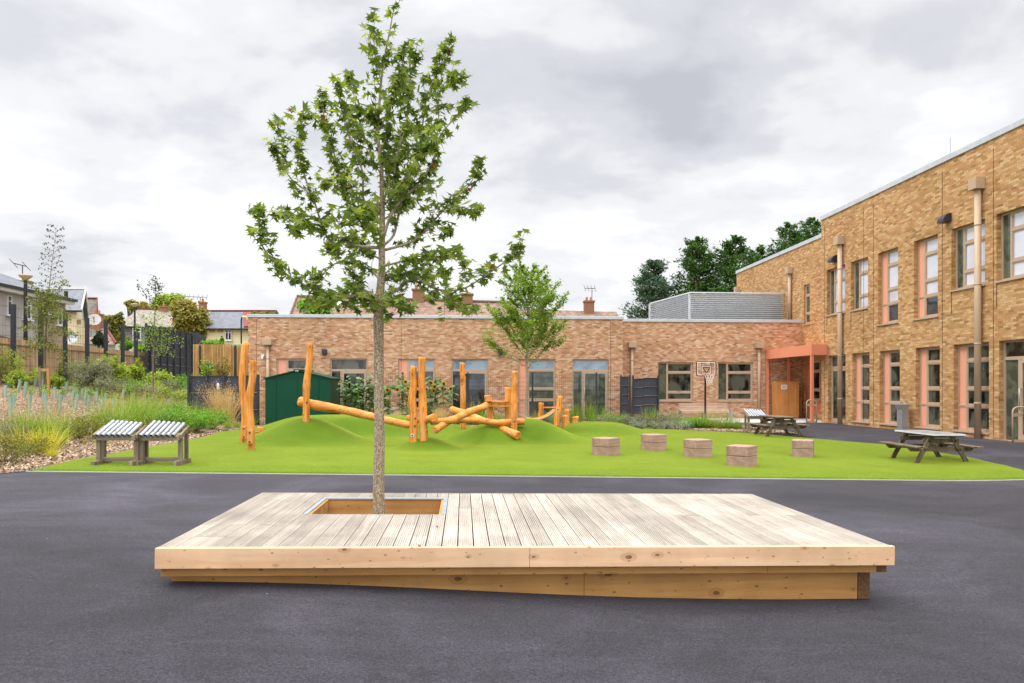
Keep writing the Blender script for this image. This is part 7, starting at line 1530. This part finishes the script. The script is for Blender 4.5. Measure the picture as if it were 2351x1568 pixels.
zc = wm('ADD', wm('MAXIMUM', sp.outputs[2], 0.0), .22); cxx = wm('DIVIDE', sp.outputs[0], zc); cyy = wm('DIVIDE', sp.outputs[1], zc); cb = nd.new('ShaderNodeCombineXYZ'); nt.links.new(cxx, cb.inputs[0]); nt.links.new(cyy, cb.inputs[1])
def wnoise(scale, det, off, dist=.0):
    mp = nd.new('ShaderNodeMapping'); mp.inputs['Location'].default_value = off; mp.inputs['Rotation'].default_value = (0, 0, .5); mp.inputs['Scale'].default_value = (.95, 1.08, 1); nt.links.new(cb.outputs[0], mp.inputs[0]); n = nd.new('ShaderNodeTexNoise'); n.inputs['Scale'].default_value = scale; n.inputs['Detail'].default_value = det; n.inputs['Roughness'].default_value = .55; n.inputs['Distortion'].default_value = dist; nt.links.new(mp.outputs[0], n.inputs['Vector']); return n.outputs[0]
nA = wnoise(1.15, 5, (3.1, 1.7, 0), .3); nB = wnoise(3.2, 6, (0, 5, 0), .2)
val = wm('ADD', wm('ADD', wm('MULTIPLY', nA, .85), wm('MULTIPLY', nB, .42)), -.115)
def dirlobe(px, py, k):
    d = V(ray(px, py)).normalized(); dp = nd.new('ShaderNodeVectorMath'); dp.operation = 'DOT_PRODUCT'; nt.links.new(tc.outputs['Generated'], dp.inputs[0]); dp.inputs[1].default_value = d; return wm('POWER', wm('MAXIMUM', dp.outputs['Value'], 0.0), k)
# the heavier cloud banks of the photograph, each in its own direction
for px, py, k, amt in ((1700, 330, 60, -.13), (1450, 150, 90, -.04), (2200, 60, 60, -.10), (50, 40, 60, -.07), (60, 330, 120, -.07), (900, 60, 40, .06), (300, 330, 60, .02), (60, 200, 200, -.02), (420, 180, 300, -.03), (1050, 480, 200, .04), (2250, 330, 150, .03), (1600, 470, 160, .05), (600, 400, 50, .06), (1750, 120, 180, .04), (1550, 230, 260, -.04)): val = wm('ADD', val, wm('MULTIPLY', dirlobe(px, py, k), amt))
rp = nd.new('ShaderNodeValToRGB'); cr = rp.color_ramp; cr.interpolation = 'EASE'
for _ in range(2): cr.elements.new(.5)
for e, (p, c_) in zip(cr.elements, ((.28, (.55, .56, .6)), (.41, (.7, .71, .745)), (.51, (.87, .875, .89)), (.6, (.99, .99, .99)))): e.position = p; e.color = c_+(1,)
nt.links.new(val, rp.inputs[0])
# overcast sky brighter overhead, with the unseen zenith boosted further to light the ground
el = wm('MAXIMUM', sp.outputs[2], 0.0); mr = nd.new('ShaderNodeMapRange'); mr.interpolation_type = 'SMOOTHSTEP'; nt.links.new(el, mr.inputs[0]); mr.inputs[1].default_value = .54; mr.inputs[2].default_value = .97; mr.inputs[3].default_value = 1.0; mr.inputs[4].default_value = 4.6
# and brightness added to the unseen sky behind the camera, to fill front-facing walls
mr2 = nd.new('ShaderNodeMapRange'); mr2.interpolation_type = 'SMOOTHSTEP'; nt.links.new(wm('MULTIPLY', sp.outputs[1], -1.0), mr2.inputs[0]); mr2.inputs[1].default_value = -.25; mr2.inputs[2].default_value = .75; mr2.inputs[3].default_value = 1.0; mr2.inputs[4].default_value = 1.75
vm = nd.new('ShaderNodeVectorMath'); vm.operation = 'SCALE'; nt.links.new(rp.outputs[0], vm.inputs[0]); nt.links.new(wm('MULTIPLY', mr.outputs[0], mr2.outputs[0]), vm.inputs['Scale'])
sc_ = nd.new('ShaderNodeVectorMath'); sc_.operation = 'SCALE'; nt.links.new(sky.outputs[0], sc_.inputs[0]); sc_.inputs['Scale'].default_value = .012
ad = nd.new('ShaderNodeVectorMath'); ad.operation = 'ADD'; nt.links.new(vm.outputs[0], ad.inputs[0]); nt.links.new(sc_.outputs[0], ad.inputs[1])
nt.links.new(ad.outputs[0], bg.inputs[0]); bg.inputs[1].default_value = 1.0
sl = bpy.data.lights.new('sun', 'SUN'); sl.energy = 1.5; sl.angle = math.radians(14); sl.color = (1, .96, .9); so = bpy.data.objects.new('sun', sl); C.objects.link(so)
sd_ = V((math.sin(SUN_AZ)*math.cos(SUN_EL), math.cos(SUN_AZ)*math.cos(SUN_EL), math.sin(SUN_EL))); so.rotation_euler = sd_.to_track_quat('Z', 'Y').to_euler(); so.location = (0, 0, 30)
cd = bpy.data.cameras.new('camera'); cam = bpy.data.objects.new('camera', cd); C.objects.link(cam); cd.sensor_width = 36; cd.lens = 36*F/2351; cd.shift_y = (888-784)/2351; cd.clip_end = 6000; cd.clip_start = .05
cam.location = (0, 0, EYE); cam.rotation_euler = (math.pi/2, 0, -PSI); bpy.context.scene.camera = cam
S = bpy.context.scene; S.view_settings.view_transform = 'Standard'; S.view_settings.look = 'None'; S.view_settings.exposure = 0; S.view_settings.gamma = 1
S.cycles.max_bounces = 6; S.cycles.transparent_max_bounces = 8
